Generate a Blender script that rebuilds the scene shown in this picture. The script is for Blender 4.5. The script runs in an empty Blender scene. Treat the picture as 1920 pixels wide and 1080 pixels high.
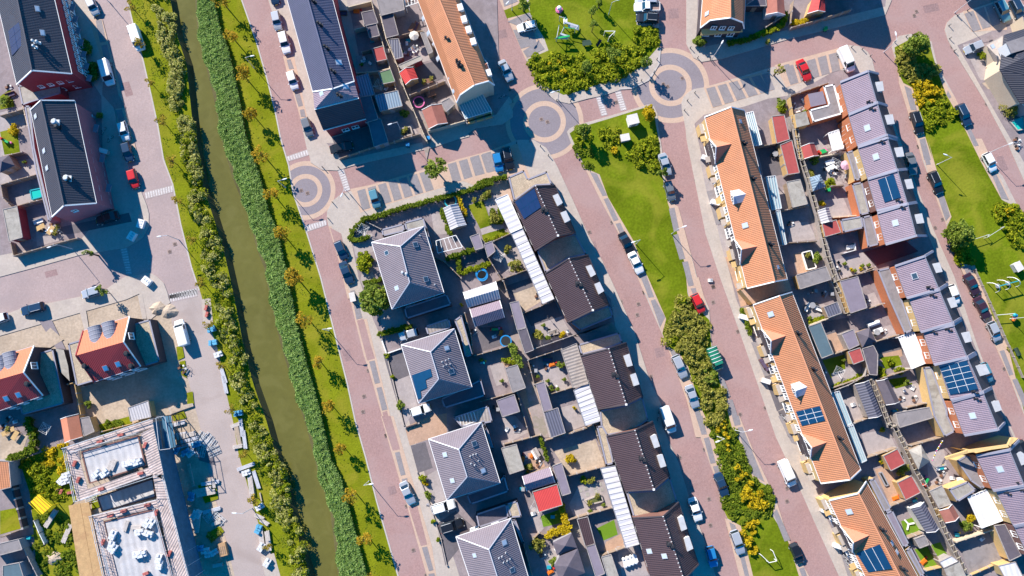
import bpy, math, random
import numpy as np
from math import radians, sin, cos, pi, atan2, hypot
from mathutils import Vector, Matrix
random.seed(7); RNG = np.random.default_rng(7)
C = bpy.context.scene.collection
scene = bpy.context.scene
# ------------------------------------------------ camera, sky, sun, exposure
CAM_H, TILT, FPX = 150.0, radians(6.0), 1450.0
cd = bpy.data.cameras.new('camera'); cam = bpy.data.objects.new('camera', cd); C.objects.link(cam)
cam.location = (0, 0, CAM_H); cam.rotation_euler = (TILT, 0, 0)
cd.sensor_width = 36; cd.lens = 36 * FPX / 1920; cd.clip_end = 3000; cd.clip_start = 1
scene.camera = cam
w = bpy.data.worlds.new('World'); scene.world = w; w.use_nodes = True
nt = w.node_tree; sky = nt.nodes.new('ShaderNodeTexSky'); sky.sky_type = 'NISHITA'; sky.sun_disc = False
SUN_EL, SUN_DIR = radians(32), radians(-49.5)
sky.sun_elevation = SUN_EL; sky.sun_rotation = atan2(-cos(SUN_DIR), -sin(SUN_DIR))
sky.ozone_density = 10.0; sky.air_density = 0.6; sky.dust_density = 0.0
hs = nt.nodes.new('ShaderNodeHueSaturation'); hs.inputs['Saturation'].default_value = 1.6; hs.inputs['Hue'].default_value = 0.485
nt.links.new(sky.outputs[0], hs.inputs['Color']); nt.links.new(hs.outputs[0], nt.nodes['Background'].inputs[0]); nt.nodes['Background'].inputs[1].default_value = 0.15
sl = bpy.data.lights.new('sun', 'SUN'); sl.energy = 5.0; sl.angle = radians(0.5); sl.color = (1.0, 0.93, 0.84)
so = bpy.data.objects.new('sun', sl); C.objects.link(so); so.location = (0, 0, 200)
sd = Vector((cos(SUN_DIR) * cos(SUN_EL), sin(SUN_DIR) * cos(SUN_EL), -sin(SUN_EL)))
so.rotation_euler = sd.to_track_quat('-Z', 'Y').to_euler()
scene.view_settings.view_transform = 'Standard'; scene.view_settings.look = 'None'
scene.view_settings.exposure = 0.92; scene.view_settings.gamma = 1
scene.cycles.max_bounces = 5
# ------------------------------------------------ plan: survey point -> world at a height
def G(px, py, z=0.0):
    dx = (px - 960) / FPX; dy = -(py - 540) / FPX; dz = -1.0
    y = dy * cos(TILT) - dz * sin(TILT); zz = dy * sin(TILT) + dz * cos(TILT)
    k = (z - CAM_H) / zz
    return Vector((dx * k, y * k, z))
SH = dict(A=(0,0,3.6),B=(400,0,3.6),C=(720,0,3.6),D=(1080,0,3.6),E=(1480,0,3.6),F=(0,260,3.6),O=(520,260,3.6),H=(880,260,3.6),
 I=(1240,260,3.6),J=(1540,260,3.789),K=(0,520,3.6),L=(360,480,3.6),M=(660,520,3.6),N=(960,520,3.6),P=(1300,520,3.6),Q=(1560,500,4.0),
 R=(0,780,3.6),S=(240,780,3.6),T=(560,780,3.6),U=(900,780,3.6),V=(1220,780,3.6),W=(1520,780,3.6),X=(0,0,1.0))
def toks(s, n):
    out = []; cur = SH['X']; buf = []
    for t in s.replace(',', ' ').split():
        if t in SH: cur = SH[t]; continue
        buf.append(float(t))
        if len(buf) == n:
            out.append((cur[0] + buf[0] / cur[2], cur[1] + buf[1] / cur[2]) + tuple(buf[2:])); buf = []
    return out
def p2(s): return toks(s, 2)                     # survey points
def pw(s, z=0.0): return [G(x, y, z) for x, y in toks(s, 2)]
def q3(s): return [G(x, y, z) for x, y, z in toks(s, 3)]
# ------------------------------------------------ materials
MATS = {}
def lin(c):
    return tuple(((v/255)/12.92 if v/255 <= .04045 else ((v/255+.055)/1.055)**2.4) for v in c)
def mat(name, col, rough=.85, var=.12, scale=.35, fine=.08, fscale=4.0, spec=.25, metal=0.0, stripes=None, cols=None, bump=0.0, emit=None, coat=0.0, cell=None, stain=None):
    """col linear albedo; stripes=(axis, period m, contrast) in uv metres; cols=list for random-per-island leaf colours"""
    if name in MATS: return MATS[name]
    m = bpy.data.materials.new(name); m.use_nodes = True; n = m.node_tree.nodes; l = m.node_tree.links
    b = n['Principled BSDF']; b.inputs['Roughness'].default_value = rough; b.inputs['Specular IOR Level'].default_value = spec
    b.inputs['Metallic'].default_value = metal; b.inputs['Coat Weight'].default_value = coat
    geo = n.new('ShaderNodeNewGeometry')
    if cols:
        ramp = n.new('ShaderNodeValToRGB'); e = ramp.color_ramp.elements
        while len(e) < len(cols): e.new(0.5)
        for i, c in enumerate(cols): e[i].position = i / (len(cols) - 1); e[i].color = (*c, 1)
        l.new(geo.outputs['Random Per Island'], ramp.inputs[0]); src = ramp.outputs[0]
    else:
        rgb = n.new('ShaderNodeRGB'); rgb.outputs[0].default_value = (*col, 1); src = rgb.outputs[0]
    def mul(src, fac):
        v = n.new('ShaderNodeVectorMath'); v.operation = 'SCALE'; l.new(src, v.inputs[0]); l.new(fac, v.inputs['Scale']); return v.outputs[0]
    def noisef(sc, amt, det=4):
        t = n.new('ShaderNodeTexNoise'); t.inputs['Scale'].default_value = sc; t.inputs['Detail'].default_value = det
        l.new(geo.outputs['Position'], t.inputs['Vector'])
        r = n.new('ShaderNodeMapRange'); r.inputs[1].default_value = .25; r.inputs[2].default_value = .75
        r.inputs[3].default_value = 1 - amt; r.inputs[4].default_value = 1 + amt; l.new(t.outputs[0], r.inputs[0]); return r.outputs[0], t
    if var: f, t = noisef(scale, var); src = mul(src, f)
    if fine:
        f, t2 = noisef(fscale, fine, 3); src = mul(src, f)
    if cell:
        vo = n.new('ShaderNodeTexVoronoi'); vo.inputs['Scale'].default_value = cell[0]; l.new(geo.outputs['Position'], vo.inputs['Vector'])
        bw = n.new('ShaderNodeRGBToBW'); l.new(vo.outputs['Color'], bw.inputs[0])
        r = n.new('ShaderNodeMapRange'); r.inputs[3].default_value = 1 - cell[1]; r.inputs[4].default_value = 1 + cell[1]
        l.new(bw.outputs[0], r.inputs[0]); src = mul(src, r.outputs[0])
    if stain:
        t = n.new('ShaderNodeTexNoise'); t.inputs['Scale'].default_value = stain[0]; t.inputs['Detail'].default_value = 5; t.inputs['Distortion'].default_value = 1.2
        l.new(geo.outputs['Position'], t.inputs['Vector'])
        r = n.new('ShaderNodeMapRange'); r.inputs[1].default_value = stain[3] if len(stain) > 3 else .52; r.inputs[2].default_value = .66; r.inputs[3].default_value = 0; r.inputs[4].default_value = stain[1]
        l.new(t.outputs[0], r.inputs[0]); mx = n.new('ShaderNodeMix'); mx.data_type = 'RGBA'
        l.new(r.outputs[0], mx.inputs['Factor']); l.new(src, mx.inputs['A']); mx.inputs['B'].default_value = (*stain[2], 1); src = mx.outputs['Result']
    if stripes:
        uv = n.new('ShaderNodeUVMap'); sp = n.new('ShaderNodeSeparateXYZ'); l.new(uv.outputs[0], sp.inputs[0])
        facs = []
        for ax, per, con in (stripes if isinstance(stripes[0], tuple) else (stripes,)):
            md = n.new('ShaderNodeMath'); md.operation = 'MULTIPLY'; md.inputs[1].default_value = 2 * pi / per; l.new(sp.outputs[ax], md.inputs[0])
            sn = n.new('ShaderNodeMath'); sn.operation = 'SINE'; l.new(md.outputs[0], sn.inputs[0])
            r = n.new('ShaderNodeMapRange'); r.inputs[1].default_value = -1; r.inputs[2].default_value = .6; r.inputs[3].default_value = 1 - con; r.inputs[4].default_value = 1 + con * .35
            l.new(sn.outputs[0], r.inputs[0]); src = mul(src, r.outputs[0]); facs.append(sn)
        bp = n.new('ShaderNodeBump'); bp.inputs['Strength'].default_value = .5; bp.inputs['Distance'].default_value = .05
        l.new(facs[0].outputs[0], bp.inputs['Height']); l.new(bp.outputs[0], b.inputs['Normal'])
    elif bump:
        bp = n.new('ShaderNodeBump'); bp.inputs['Strength'].default_value = bump; bp.inputs['Distance'].default_value = .1
        t = n.new('ShaderNodeTexNoise'); t.inputs['Scale'].default_value = fscale; t.inputs['Detail'].default_value = 4; l.new(geo.outputs['Position'], t.inputs['Vector'])
        l.new(t.outputs[0], bp.inputs['Height']); l.new(bp.outputs[0], b.inputs['Normal'])
    l.new(src, b.inputs['Base Color'])
    MATS[name] = m; return m
# ------------------------------------------------ mesh builder
class MB:
    def __init__(s): s.v = []; s.f = []; s.m = []; s.uv = []
    def poly(s, pts, m=0, ud=None):
        i = len(s.v); s.v += [tuple(p) for p in pts]; s.f.append(tuple(range(i, i + len(pts)))); s.m.append(m)
        if ud is None: s.uv += [(0, 0)] * len(pts)
        else:
            n = (Vector(pts[1]) - Vector(pts[0])).cross(Vector(pts[2]) - Vector(pts[0]))
            u = Vector(ud).normalized(); vv = n.normalized().cross(u) if n.length > 1e-6 else Vector((0, 1, 0))
            s.uv += [(Vector(p).dot(u), Vector(p).dot(vv)) for p in pts]
        return s
    def up(s, pts):
        n = Vector((0, 0, 0))
        for i in range(len(pts)):
            a = Vector(pts[i]); b = Vector(pts[(i + 1) % len(pts)]); n += Vector(((a.y - b.y) * (a.z + b.z), (a.z - b.z) * (a.x + b.x), (a.x - b.x) * (a.y + b.y)))
        return list(pts) if n.z >= 0 else list(reversed(pts))
    def slab(s, pts, t=.15, m=0, ud=None, ms=None, drop=True):
        pts = s.up(pts); lo = [Vector(p) - Vector((0, 0, t)) for p in pts]
        s.poly(pts, m, ud or (Vector(pts[1]) - Vector(pts[0]))); s.poly(lo[::-1], m if ms is None else ms)
        for i in range(len(pts)):
            j = (i + 1) % len(pts); s.poly([pts[j], pts[i], lo[i], lo[j]], m if ms is None else ms)
        return s
    def prism(s, pts, z0, z1, m=0, mt=None, ud=None, bottom=False):
        top = s.up([Vector((p[0], p[1], z1)) for p in pts]); bot = [Vector((p[0], p[1], z0)) for p in top]
        s.poly(top, m if mt is None else mt, ud or (Vector(top[1]) - Vector(top[0])))
        if bottom: s.poly(bot[::-1], m)
        for i in range(len(top)):
            j = (i + 1) % len(top); s.poly([top[j], top[i], bot[i], bot[j]], m, top[j] - top[i])
        return s
    def box(s, c, sz, rz=0, m=0, mt=None):
        x, y, z = c; a, b, h = sz[0] / 2, sz[1] / 2, sz[2]; ca, sa = cos(rz), sin(rz)
        pts = [(x + u * ca - v * sa, y + u * sa + v * ca) for u, v in ((-a, -b), (a, -b), (a, b), (-a, b))]
        return s.prism(pts, z, z + h, m, mt, bottom=True)
    def beam(s, p0, p1, w_=.08, h=.08, m=0):
        p0 = Vector(p0); p1 = Vector(p1); d = (p1 - p0); 
        if d.length < 1e-5: return s
        d.normalize(); up = Vector((0, 0, 1)) if abs(d.z) < .95 else Vector((1, 0, 0))
        a = d.cross(up).normalized(); b = a.cross(d).normalized(); a *= w_ / 2; b *= h / 2
        r0 = [p0 - a - b, p0 + a - b, p0 + a + b, p0 - a + b]; r1 = [p + (p1 - p0) for p in r0]
        s.poly(r0, m); s.poly(r1[::-1], m)
        for i in range(4):
            j = (i + 1) % 4; s.poly([r0[j], r0[i], r1[i], r1[j]], m)
        return s
    def tube(s, p0, p1, r0, r1=None, n=8, m=0, caps=True):
        r1 = r0 if r1 is None else r1; p0 = Vector(p0); p1 = Vector(p1); d = (p1 - p0).normalized()
        up = Vector((0, 0, 1)) if abs(d.z) < .95 else Vector((1, 0, 0)); a = d.cross(up).normalized(); b = a.cross(d).normalized()
        A = [p0 + a * cos(2 * pi * i / n) * r0 + b * sin(2 * pi * i / n) * r0 for i in range(n)]
        B = [p1 + a * cos(2 * pi * i / n) * r1 + b * sin(2 * pi * i / n) * r1 for i in range(n)]
        for i in range(n):
            j = (i + 1) % n; s.poly([A[j], A[i], B[i], B[j]], m)
        if caps: s.poly(A, m); s.poly(B[::-1], m)
        return s
    def loft(s, rings, m=0, caps=True):
        n = len(rings[0])
        for a, b in zip(rings, rings[1:]):
            for i in range(n):
                j = (i + 1) % n; s.poly([a[i], a[j], b[j], b[i]], m)
        if caps: s.poly(rings[0][::-1], m); s.poly(rings[-1], m)
        return s
    def ball(s, c, r, n=8, k=5, m=0, sz=1.0):
        rings = []
        for i in range(k + 1):
            t = -pi / 2 + pi * i / k; rr = max(r * cos(t), .001)
            rings.append([(c[0] + rr * cos(2 * pi * j / n), c[1] + rr * sin(2 * pi * j / n), c[2] + r * sz * sin(t)) for j in range(n)])
        return s.loft(rings, m)
    def build(s, name, mats, parent=None, smooth=False):
        if not isinstance(mats, (list, tuple)): mats = [mats]
        me = bpy.data.meshes.new(name); off = Vector((0, 0, 0))
        if parent is not None:
            q = parent
            while q is not None: off += Vector(q.location); q = q.parent
        vs = [(a[0] - off.x, a[1] - off.y, a[2] - off.z) for a in s.v]
        me.from_pydata(vs, [], s.f); me.polygons.foreach_set('material_index', s.m)
        ul = me.uv_layers.new(name='UVMap'); ul.data.foreach_set('uv', np.array(s.uv, dtype='f').ravel())
        for mt in mats: me.materials.append(mt)
        if smooth: me.polygons.foreach_set('use_smooth', [True] * len(s.f))
        o = bpy.data.objects.new(name, me); C.objects.link(o)
        if parent is not None: o.parent = parent
        return o
REG = []
def tag(o, label, cat, group=None, pos=None, kind=None):
    o['label'] = label; o['category'] = cat
    if group: o['group'] = group
    if kind: o['kind'] = kind
    REG.append((o, label, pos or (o.location.x, o.location.y))); return o
def thing(name, label, cat, loc, rz=0, group=None):
    o = bpy.data.objects.new(name, None); C.objects.link(o); o.empty_display_size = .3
    o.location = (loc[0], loc[1], loc[2] if len(loc) > 2 else 0); o.rotation_euler = (0, 0, rz)
    return tag(o, label, cat, group)
def dup(r, loc, rz, label, group=None, scale=1.0):
    c = r.copy(); C.objects.link(c); c.location = loc; c.rotation_euler = (0, 0, rz); c.scale = (scale,) * 3
    def rec(a, b):
        for ch in list(a.children):
            d = ch.copy(); C.objects.link(d); d.parent = b; rec(ch, d)
    rec(r, c)
    return tag(c, label, r['category'], group or r.get('group'))
def struct(name, mb, m):
    o = mb.build(name, m); o['kind'] = 'structure'; return o
def cen(pts): return sum((Vector((p[0], p[1], 0)) for p in pts), Vector((0, 0, 0))) / len(pts)
def quadmesh(name, cs, us, vs, m, parent=None):
    """numpy: centres, half-axis u, half-axis v -> one mesh of separate quads"""
    n = len(cs); V = np.stack([cs - us - vs, cs + us - vs, cs + us + vs, cs - us + vs], 1).reshape(-1, 3)
    off = np.zeros(3); q = parent
    while q is not None: off += np.array(q.location); q = q.parent
    V = V - off
    me = bpy.data.meshes.new(name); me.vertices.add(4 * n); me.vertices.foreach_set('co', V.astype('f').ravel())
    me.loops.add(4 * n); me.loops.foreach_set('vertex_index', np.arange(4 * n, dtype='i'))
    me.polygons.add(n); me.polygons.foreach_set('loop_start', np.arange(0, 4 * n, 4, dtype='i')); me.polygons.foreach_set('loop_total', np.full(n, 4, dtype='i'))
    me.update(calc_edges=True); me.materials.append(m)
    o = bpy.data.objects.new(name, me); C.objects.link(o)
    if parent is not None: o.parent = parent
    return o
def leaves(cs, size, flat=.6):
    n = len(cs); a = RNG.uniform(0, 2 * pi, n); tl = RNG.normal(0, flat, n); s_ = size * RNG.uniform(.6, 1.3, n)
    u = np.stack([np.cos(a), np.sin(a), np.zeros(n)], 1); w_ = np.stack([-np.sin(a) * np.cos(tl), np.cos(a) * np.cos(tl), np.sin(tl)], 1)
    return cs, u * s_[:, None], w_ * (s_ * .6)[:, None]
def inpoly(P, poly):
    x, y = P[:, 0], P[:, 1]; c = np.zeros(len(P), bool); n = len(poly)
    for i in range(n):
        x1, y1 = poly[i][:2]; x2, y2 = poly[i - 1][:2]
        if y1 == y2: continue
        t = ((y1 > y) != (y2 > y)) & (x < (x2 - x1) * (y - y1) / (y2 - y1) + x1); c ^= t
    return c
def scatter(poly, dens):
    P = np.array([(p[0], p[1]) for p in poly]); lo = P.min(0); hi = P.max(0); n = int((hi - lo).prod() * dens)
    S = RNG.uniform(lo, hi, (n, 2)); return S[inpoly(S, poly)]
# ------------------------------------------------ palette
ROAD = mat('brick_road', (.335, .205, .188), var=.07, scale=.12, fine=.07, fscale=2.5, cell=(5, .12), stain=(.09, .5, (.36, .25, .235), .46))
WROAD = mat('worn_brick_road', (.365, .275, .26), var=.09, scale=.12, fine=.08, fscale=2.5, cell=(5, .1), stain=(.09, .55, (.30, .235, .23), .45))
ASPH = mat('grey_brick', (.235, .20, .215), var=.08, scale=.2, fine=.06, cell=(5, .08))
CONC = mat('pale_paving', (.43, .365, .315), var=.07, scale=.3, fine=.07, fscale=3, cell=(3, .06), stain=(.35, .3, (.33, .27, .25)))
CREAM = mat('cream_paving', (.49, .345, .26), var=.05, fine=.06, cell=(4, .06))
BAYM = mat('bay_paving', (.245, .22, .225), var=.07, scale=.6, fine=.08, cell=(5, .08), stain=(.6, .4, (.19, .17, .175)))
DRIVE = mat('site_road', (.38, .31, .285), var=.10, scale=.15, fine=.08, stain=(.12, .55, (.30, .235, .21)))
SAND = mat('sand', (.42, .33, .25), var=.15, scale=.4, fine=.16, fscale=2.2, bump=.5, stain=(.18, .6, (.33, .25, .18)))
PLOT = mat('garden_paving', (.25, .205, .21), var=.12, scale=.35, fine=.1, cell=(1.8, .10), stain=(.3, .5, (.19, .15, .15)))
PATIO = mat('patio_paving', (.35, .30, .29), var=.08, scale=.5, fine=.08, cell=(1.6, .08))
DARKP = mat('dark_paving', (.13, .115, .125), var=.1, fine=.1, cell=(2.5, .08))
TANP = mat('tan_paving', (.42, .27, .19), var=.08, fine=.08, cell=(3, .1))
WHITE = mat('white_paint', (.78, .76, .74), rough=.5, var=.04, fine=.03)
KERB = mat('kerb_stone', (.45, .40, .37), var=.06)
GRASS = mat('grass', (.165, .185, .008), rough=1, var=.22, scale=.25, fine=.20, fscale=3.0, spec=.05, bump=.6, stain=(.16, .8, (.235, .215, .02), .46))
GRASS2 = mat('mown_grass', (.115, .155, .006), rough=1, var=.28, scale=.16, fine=.22, fscale=2.4, spec=.05, bump=.6, stain=(.13, .6, (.25, .24, .025), .46))
TURF = mat('artificial_turf', (.13, .23, .02), rough=1, var=.08, fine=.08, spec=.05)
MUD = mat('bank_soil', (.09, .08, .03), var=.3, fine=.2)
# water
WATER = mat('canal_water', (.125, .115, .026), rough=.16, var=.16, scale=.06, fine=.06, fscale=.8, spec=.4, bump=.06, stain=(.25, .35, (.17, .155, .045), .5))
# roofs (stripes run down the slope, u is along the eave)
def rf(n, c, per=.33, con=.20, **k): return mat(n, c, rough=k.pop('rough', .7), var=.07, scale=.5, fine=.06, stripes=((0, per, con), (1, .42, .07)), **k)
R_ORANGE = rf('orange_roof_tile', (.50, .21, .105), stain=(.35, .35, (.42, .19, .11)))
R_ORANGE2 = mat('smooth_orange_tile', (.52, .20, .12), var=.05)
R_PURPLE = rf('mauve_roof_tile', (.27, .205, .245), con=.14)
R_BROWN = rf('dark_brown_roof_tile', (.074, .046, .05), con=.18, rough=.5)
R_BLUE = rf('blue_grey_roof_tile', (.085, .088, .14), con=.25)
R_VILLA = rf('grey_mauve_roof_tile', (.205, .17, .19), con=.13)
R_SLATE = mat('slate_roof', (.045, .045, .06), rough=.55, var=.1, fine=.1, stripes=(1, .4, .15))
R_NAVY = rf('navy_roof_tile', (.05, .05, .065), con=.15, rough=.5)
R_REDT = mat('red_roof_tile', (.58, .065, .06), rough=.65, var=.06, fine=.06, stripes=(0, .3, .1))
R_SALMON = mat('salmon_roof_tile', (.56, .185, .095), rough=.7, var=.04, stripes=(0, .3, .08))
FLATG = mat('grey_felt', (.24, .215, .215), rough=.9, var=.1, scale=.8, fine=.06, stain=(.7, .5, (.17, .15, .15)))
FLATD = mat('dark_felt', (.11, .095, .115), rough=.9, var=.12, scale=.8, fine=.06, stain=(.7, .4, (.15, .125, .14)))
FLATP = mat('mauve_felt', (.22, .185, .225), rough=.85, var=.08, scale=.8, fine=.05)
FLATR = mat('red_felt', (.36, .075, .07), rough=.9, var=.1, scale=.9, fine=.07)
FLATB = mat('russet_felt', (.33, .13, .10), rough=.9, var=.1, scale=.9, fine=.07)
FLATGR = mat('green_felt', (.11, .19, .10), rough=.9, var=.1, scale=.9, fine=.06)
FLATT = mat('teal_felt', (.09, .14, .17), rough=.9, var=.1, scale=.9, fine=.05)
GRAVEL = mat('gravel_roof', (.42, .335, .24), rough=1, var=.14, scale=.7, fine=.28, fscale=6, cell=(4, .15))
RIBW = mat('white_ribbed_sheet', (.62, .60, .62), rough=.45, var=.04, fine=0, stripes=(0, 1.05, .03))
RIBG = mat('pale_ribbed_sheet', (.45, .43, .45), rough=.5, var=.05, stripes=(0, .5, .22))
RIBD = mat('dark_ribbed_sheet', (.13, .13, .17), rough=.5, var=.05, stripes=(0, .5, .35))
RIBB = mat('blue_ribbed_sheet', (.20, .27, .34), rough=.45, var=.05, stripes=(0, .5, .3))
DECKR = mat('weathered_boards', (.33, .28, .25), var=.15, scale=1.2, fine=.12, stripes=(0, .6, .18))
FLATY = mat('old_concrete_roof', (.34, .31, .27), var=.18, scale=.9, fine=.1, stain=(.5, .6, (.2, .17, .14)))
# walls
W_PINK = mat('pink_brick', (.36, .13, .15), var=.08, fine=.08, cell=(6, .1))
W_RED = mat('red_brick', (.30, .04, .05), var=.08, fine=.08, cell=(6, .1))
W_ORANGE = mat('orange_brick', (.48, .17, .08), var=.08, fine=.08, cell=(6, .1))
W_YELLOW = mat('yellow_brick', (.58, .39, .17), var=.07, fine=.07, cell=(6, .1))
W_BROWN = mat('brown_brick', (.20, .10, .08), var=.08, fine=.08)
W_DARK = mat('dark_brick', (.07, .055, .06), var=.1, fine=.1)
W_CREAM = mat('cream_render', (.55, .45, .33), var=.06)
W_GREY = mat('grey_render', (.30, .29, .31), var=.06)
TIMB = mat('fence_timber', (.30, .22, .16), var=.2, scale=2, fine=.12)
TIMBG = mat('grey_timber', (.34, .30, .28), var=.2, scale=2, fine=.12)
TIMBY = mat('new_timber', (.50, .33, .15), var=.12, scale=2, fine=.08)
SLATEW = mat('slate_cladding', (.12, .11, .13), var=.1)
GLASS = mat('window_glass', (.04, .07, .10), rough=.08, var=0, fine=0, spec=.6)
GLASSL = mat('skylight_glass', (.45, .52, .60), rough=.12, var=0, fine=0, spec=.6)
FRAMEW = mat('white_frame', (.80, .78, .75), rough=.5, var=0, fine=0)
ZINC = mat('zinc', (.50, .50, .54), rough=.45, var=.06, fine=.04)
ZINCD = mat('dark_zinc', (.22, .22, .26), rough=.5, var=.06, fine=.04)
PARA = mat('parapet_coping', (.28, .27, .32), rough=.6, var=.05, fine=.04)
LDORM = mat('dormer_membrane', (.46, .46, .47), rough=.6, var=.1, scale=1.5, fine=.05, fscale=7)
BLACKM = mat('black_metal', (.03, .03, .035), rough=.5, var=0, fine=0)
STEEL = mat('galvanised_steel', (.55, .56, .57), rough=.4, var=.05, fine=0)
LAMPM = mat('lamp_white', (.75, .75, .74), rough=.4, var=0, fine=0)
SOLAR = mat('solar_cell', (.015, .03, .09), rough=.22, var=.1, scale=1, fine=0, spec=.5)
SOLARB = mat('blue_solar_cell', (.008, .042, .10), rough=.22, var=.1, scale=1, fine=0, spec=.5)
RUBBER = mat('tyre_rubber', (.02, .02, .02), rough=.8, var=0, fine=0)
CARGL = mat('car_glass', (.015, .025, .035), rough=.06, var=0, fine=0, spec=.7)
HLAMP = mat('headlight_lens', (.75, .78, .8), rough=.15, var=0, fine=0)
TLAMP = mat('tail_light_lens', (.45, .015, .02), rough=.2, var=0, fine=0)
def leafm(n, *cols):
    m = mat(n, (0, 0, 0), rough=.8, var=.18, scale=.6, fine=0, spec=.1, cols=[tuple(min(.9, c * 1.25) for c in q) for q in cols]); nn, l = m.node_tree.nodes, m.node_tree.links
    b = nn['Principled BSDF']; tr = nn.new('ShaderNodeBsdfTranslucent'); mx = nn.new('ShaderNodeMixShader'); mx.inputs[0].default_value = .38
    l.new(b.inputs['Base Color'].links[0].from_socket, tr.inputs['Color']); l.new(b.outputs[0], mx.inputs[1]); l.new(tr.outputs[0], mx.inputs[2]); l.new(mx.outputs[0], nn['Material Output'].inputs[0]); return m
L_HEDGE = leafm('hedge_leaves', (.06, .10, .008), (.12, .17, .012), (.20, .23, .02))
L_GREEN = leafm('green_leaves', (.06, .10, .012), (.16, .21, .025), (.28, .33, .06))
L_BUSH = leafm('bush_leaves', (.07, .11, .006), (.20, .24, .010), (.36, .36, .02))
L_OLIVE = leafm('olive_leaves', (.10, .11, .015), (.25, .24, .04), (.38, .34, .08))
L_YEL = leafm('yellow_leaves', (.25, .20, .01), (.45, .33, .01), (.58, .42, .02))
L_ORG = leafm('autumn_leaves', (.15, .17, .015), (.36, .21, .015), (.42, .26, .02), (.30, .27, .03))
L_REED = leafm('reed_blades', (.08, .15, .025), (.18, .28, .06), (.32, .42, .14))
L_TAN = leafm('willow_scrub_leaves', (.13, .16, .02), (.31, .31, .07), (.50, .46, .18))
BARK = mat('bark', (.10, .075, .05), var=.2)
PLASTIC = {n: mat('plastic_' + n, c, rough=.4, var=0, fine=0) for n, c in dict(blue=(.02, .22, .5), teal=(.02, .32, .38), green=(.02, .35, .10), red=(.55, .04, .03), orange=(.7, .17, .02), yellow=(.75, .55, .02), white=(.8, .8, .78), pink=(.65, .15, .35), grey=(.3, .3, .32), black=(.03, .03, .03), brown=(.2, .1, .06)).items()}
POOLW = mat('pool_water', (.02, .45, .38), rough=.1, var=.05, fine=0, spec=.5)
# ------------------------------------------------ ground sheets
def sheet(name, polys, z, m, ud=None):
    mb = MB()
    for i, s in enumerate(polys):
        pts = pw(s, z + i * .0004) if isinstance(s, str) else [Vector((p[0], p[1], z)) for p in s]
        mb.poly(mb.up(pts), 0, ud)
    return struct(name, mb, m)
def raised(name, polys, z0, z1, m):
    mb = MB()
    for s in polys:
        pts = pw(s, z1) if isinstance(s, str) else s
        mb.prism(pts, z0, z1)
    return struct(name, mb, [m])
WL = "X 300 -60 320 0 330 60 350 120 358 200 366 270 378 340 398 400 420 470 438 550 455 640 475 720 500 790 522 870 545 950 565 1030 580 1080 590 1140"
WR = "X 362 -60 370 0 375 60 385 100 405 180 420 260 440 330 465 390 478 430 486 465 500 500 512 560 530 640 545 690 560 740 580 800 600 880 625 960 635 1040 640 1080 645 1140"
GL = "X 236 -60 240 0 252 50 270 115 285 180 297 235 308 300 325 345 340 420 360 500 375 545 390 600 410 660 425 740 437 790 447 850 467 920 490 1000 510 1040 525 1080 545 1140"
RR = "X 395 -60 402 0 412 50 430 100 450 190 462 260 490 340 505 400 522 440 530 480 540 520 555 600 575 680 600 770 620 860 641 900 667 1000 688 1080 700 1140"
GR = "X 440 -60 452 0 480 80 500 150 515 210 525 260 540 310 548 360 565 410 575 440 600 520 615 580 630 640 650 720 665 790 685 860 705 940 725 1010 745 1080 765 1140"
wl, wr, gl, rr, gr = [pw(s) for s in (WL, WR, GL, RR, GR)]
def far(pts, s):                                     # carry an edge line on out of the picture
    a, b = pts[0], pts[-1]; c = pts[1]; d = pts[-2]
    ka = (a.x - c.x) / (a.y - c.y); kb = (b.x - d.x) / (b.y - d.y)
    return [Vector((a.x + ka * (260 - a.y), 260, 0))] + pts + [Vector((b.x + kb * (-260 - b.y), -260, 0))]
fl, fr = far(wl, -1), far(wr, 1)
def xat(line, y):
    for p, q in zip(line, line[1:]):
        if q.y <= y <= p.y: return p.x + (q.x - p.x) * (y - p.y) / (q.y - p.y + 1e-9)
    return line[0].x if y > line[0].y else line[-1].x
YS = [260, 160, 110] + [86 - 2 * i for i in range(68)] + [-60, -80, -110, -160, -260]
def sband(name, fa, fb, z, m):
    mb = MB()
    for y0, y1 in zip(YS, YS[1:]):
        mb.poly([(fa(y1), y1, z), (fb(y1), y1, z), (fb(y0), y0, z), (fa(y0), y0, z)])
    return struct(name, mb, m)
sband('ground', lambda y: -600, lambda y: xat(fl, y), 0, ROAD); sband('ground', lambda y: xat(fr, y), lambda y: 600, 0, ROAD)
mb = MB(); mb.poly([Vector((-140, -400, -1.1)), Vector((80, -400, -1.1)), Vector((80, 400, -1.1)), Vector((-140, 400, -1.1))]); struct('canal_water', mb, WATER)
mb = MB()
for a, b in list(zip(fl, fl[1:])): mb.poly([a, b, Vector((b.x + 1.2, b.y, -1.5)), Vector((a.x + 1.2, a.y, -1.5))])
for a, b in list(zip(fr, fr[1:])): mb.poly([b, a, Vector((a.x - 1.2, a.y, -1.5)), Vector((b.x - 1.2, b.y, -1.5))])
struct('canal_bank', mb, MUD)
fgl, frr, fgr = far(gl, -1), far(rr, 1), far(gr, 1)
sband('west_road', lambda y: -500, lambda y: xat(fgl, y), .004, WROAD); sband('canal_verge', lambda y: xat(fgl, y), lambda y: xat(fl, y) - .01, .03, GRASS); sband('riverside_lawn', lambda y: xat(frr, y), lambda y: xat(fgr, y), .03, GRASS); sband('reed_bed_soil', lambda y: xat(fr, y) + .01, lambda y: xat(frr, y), .02, MUD)
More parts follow.
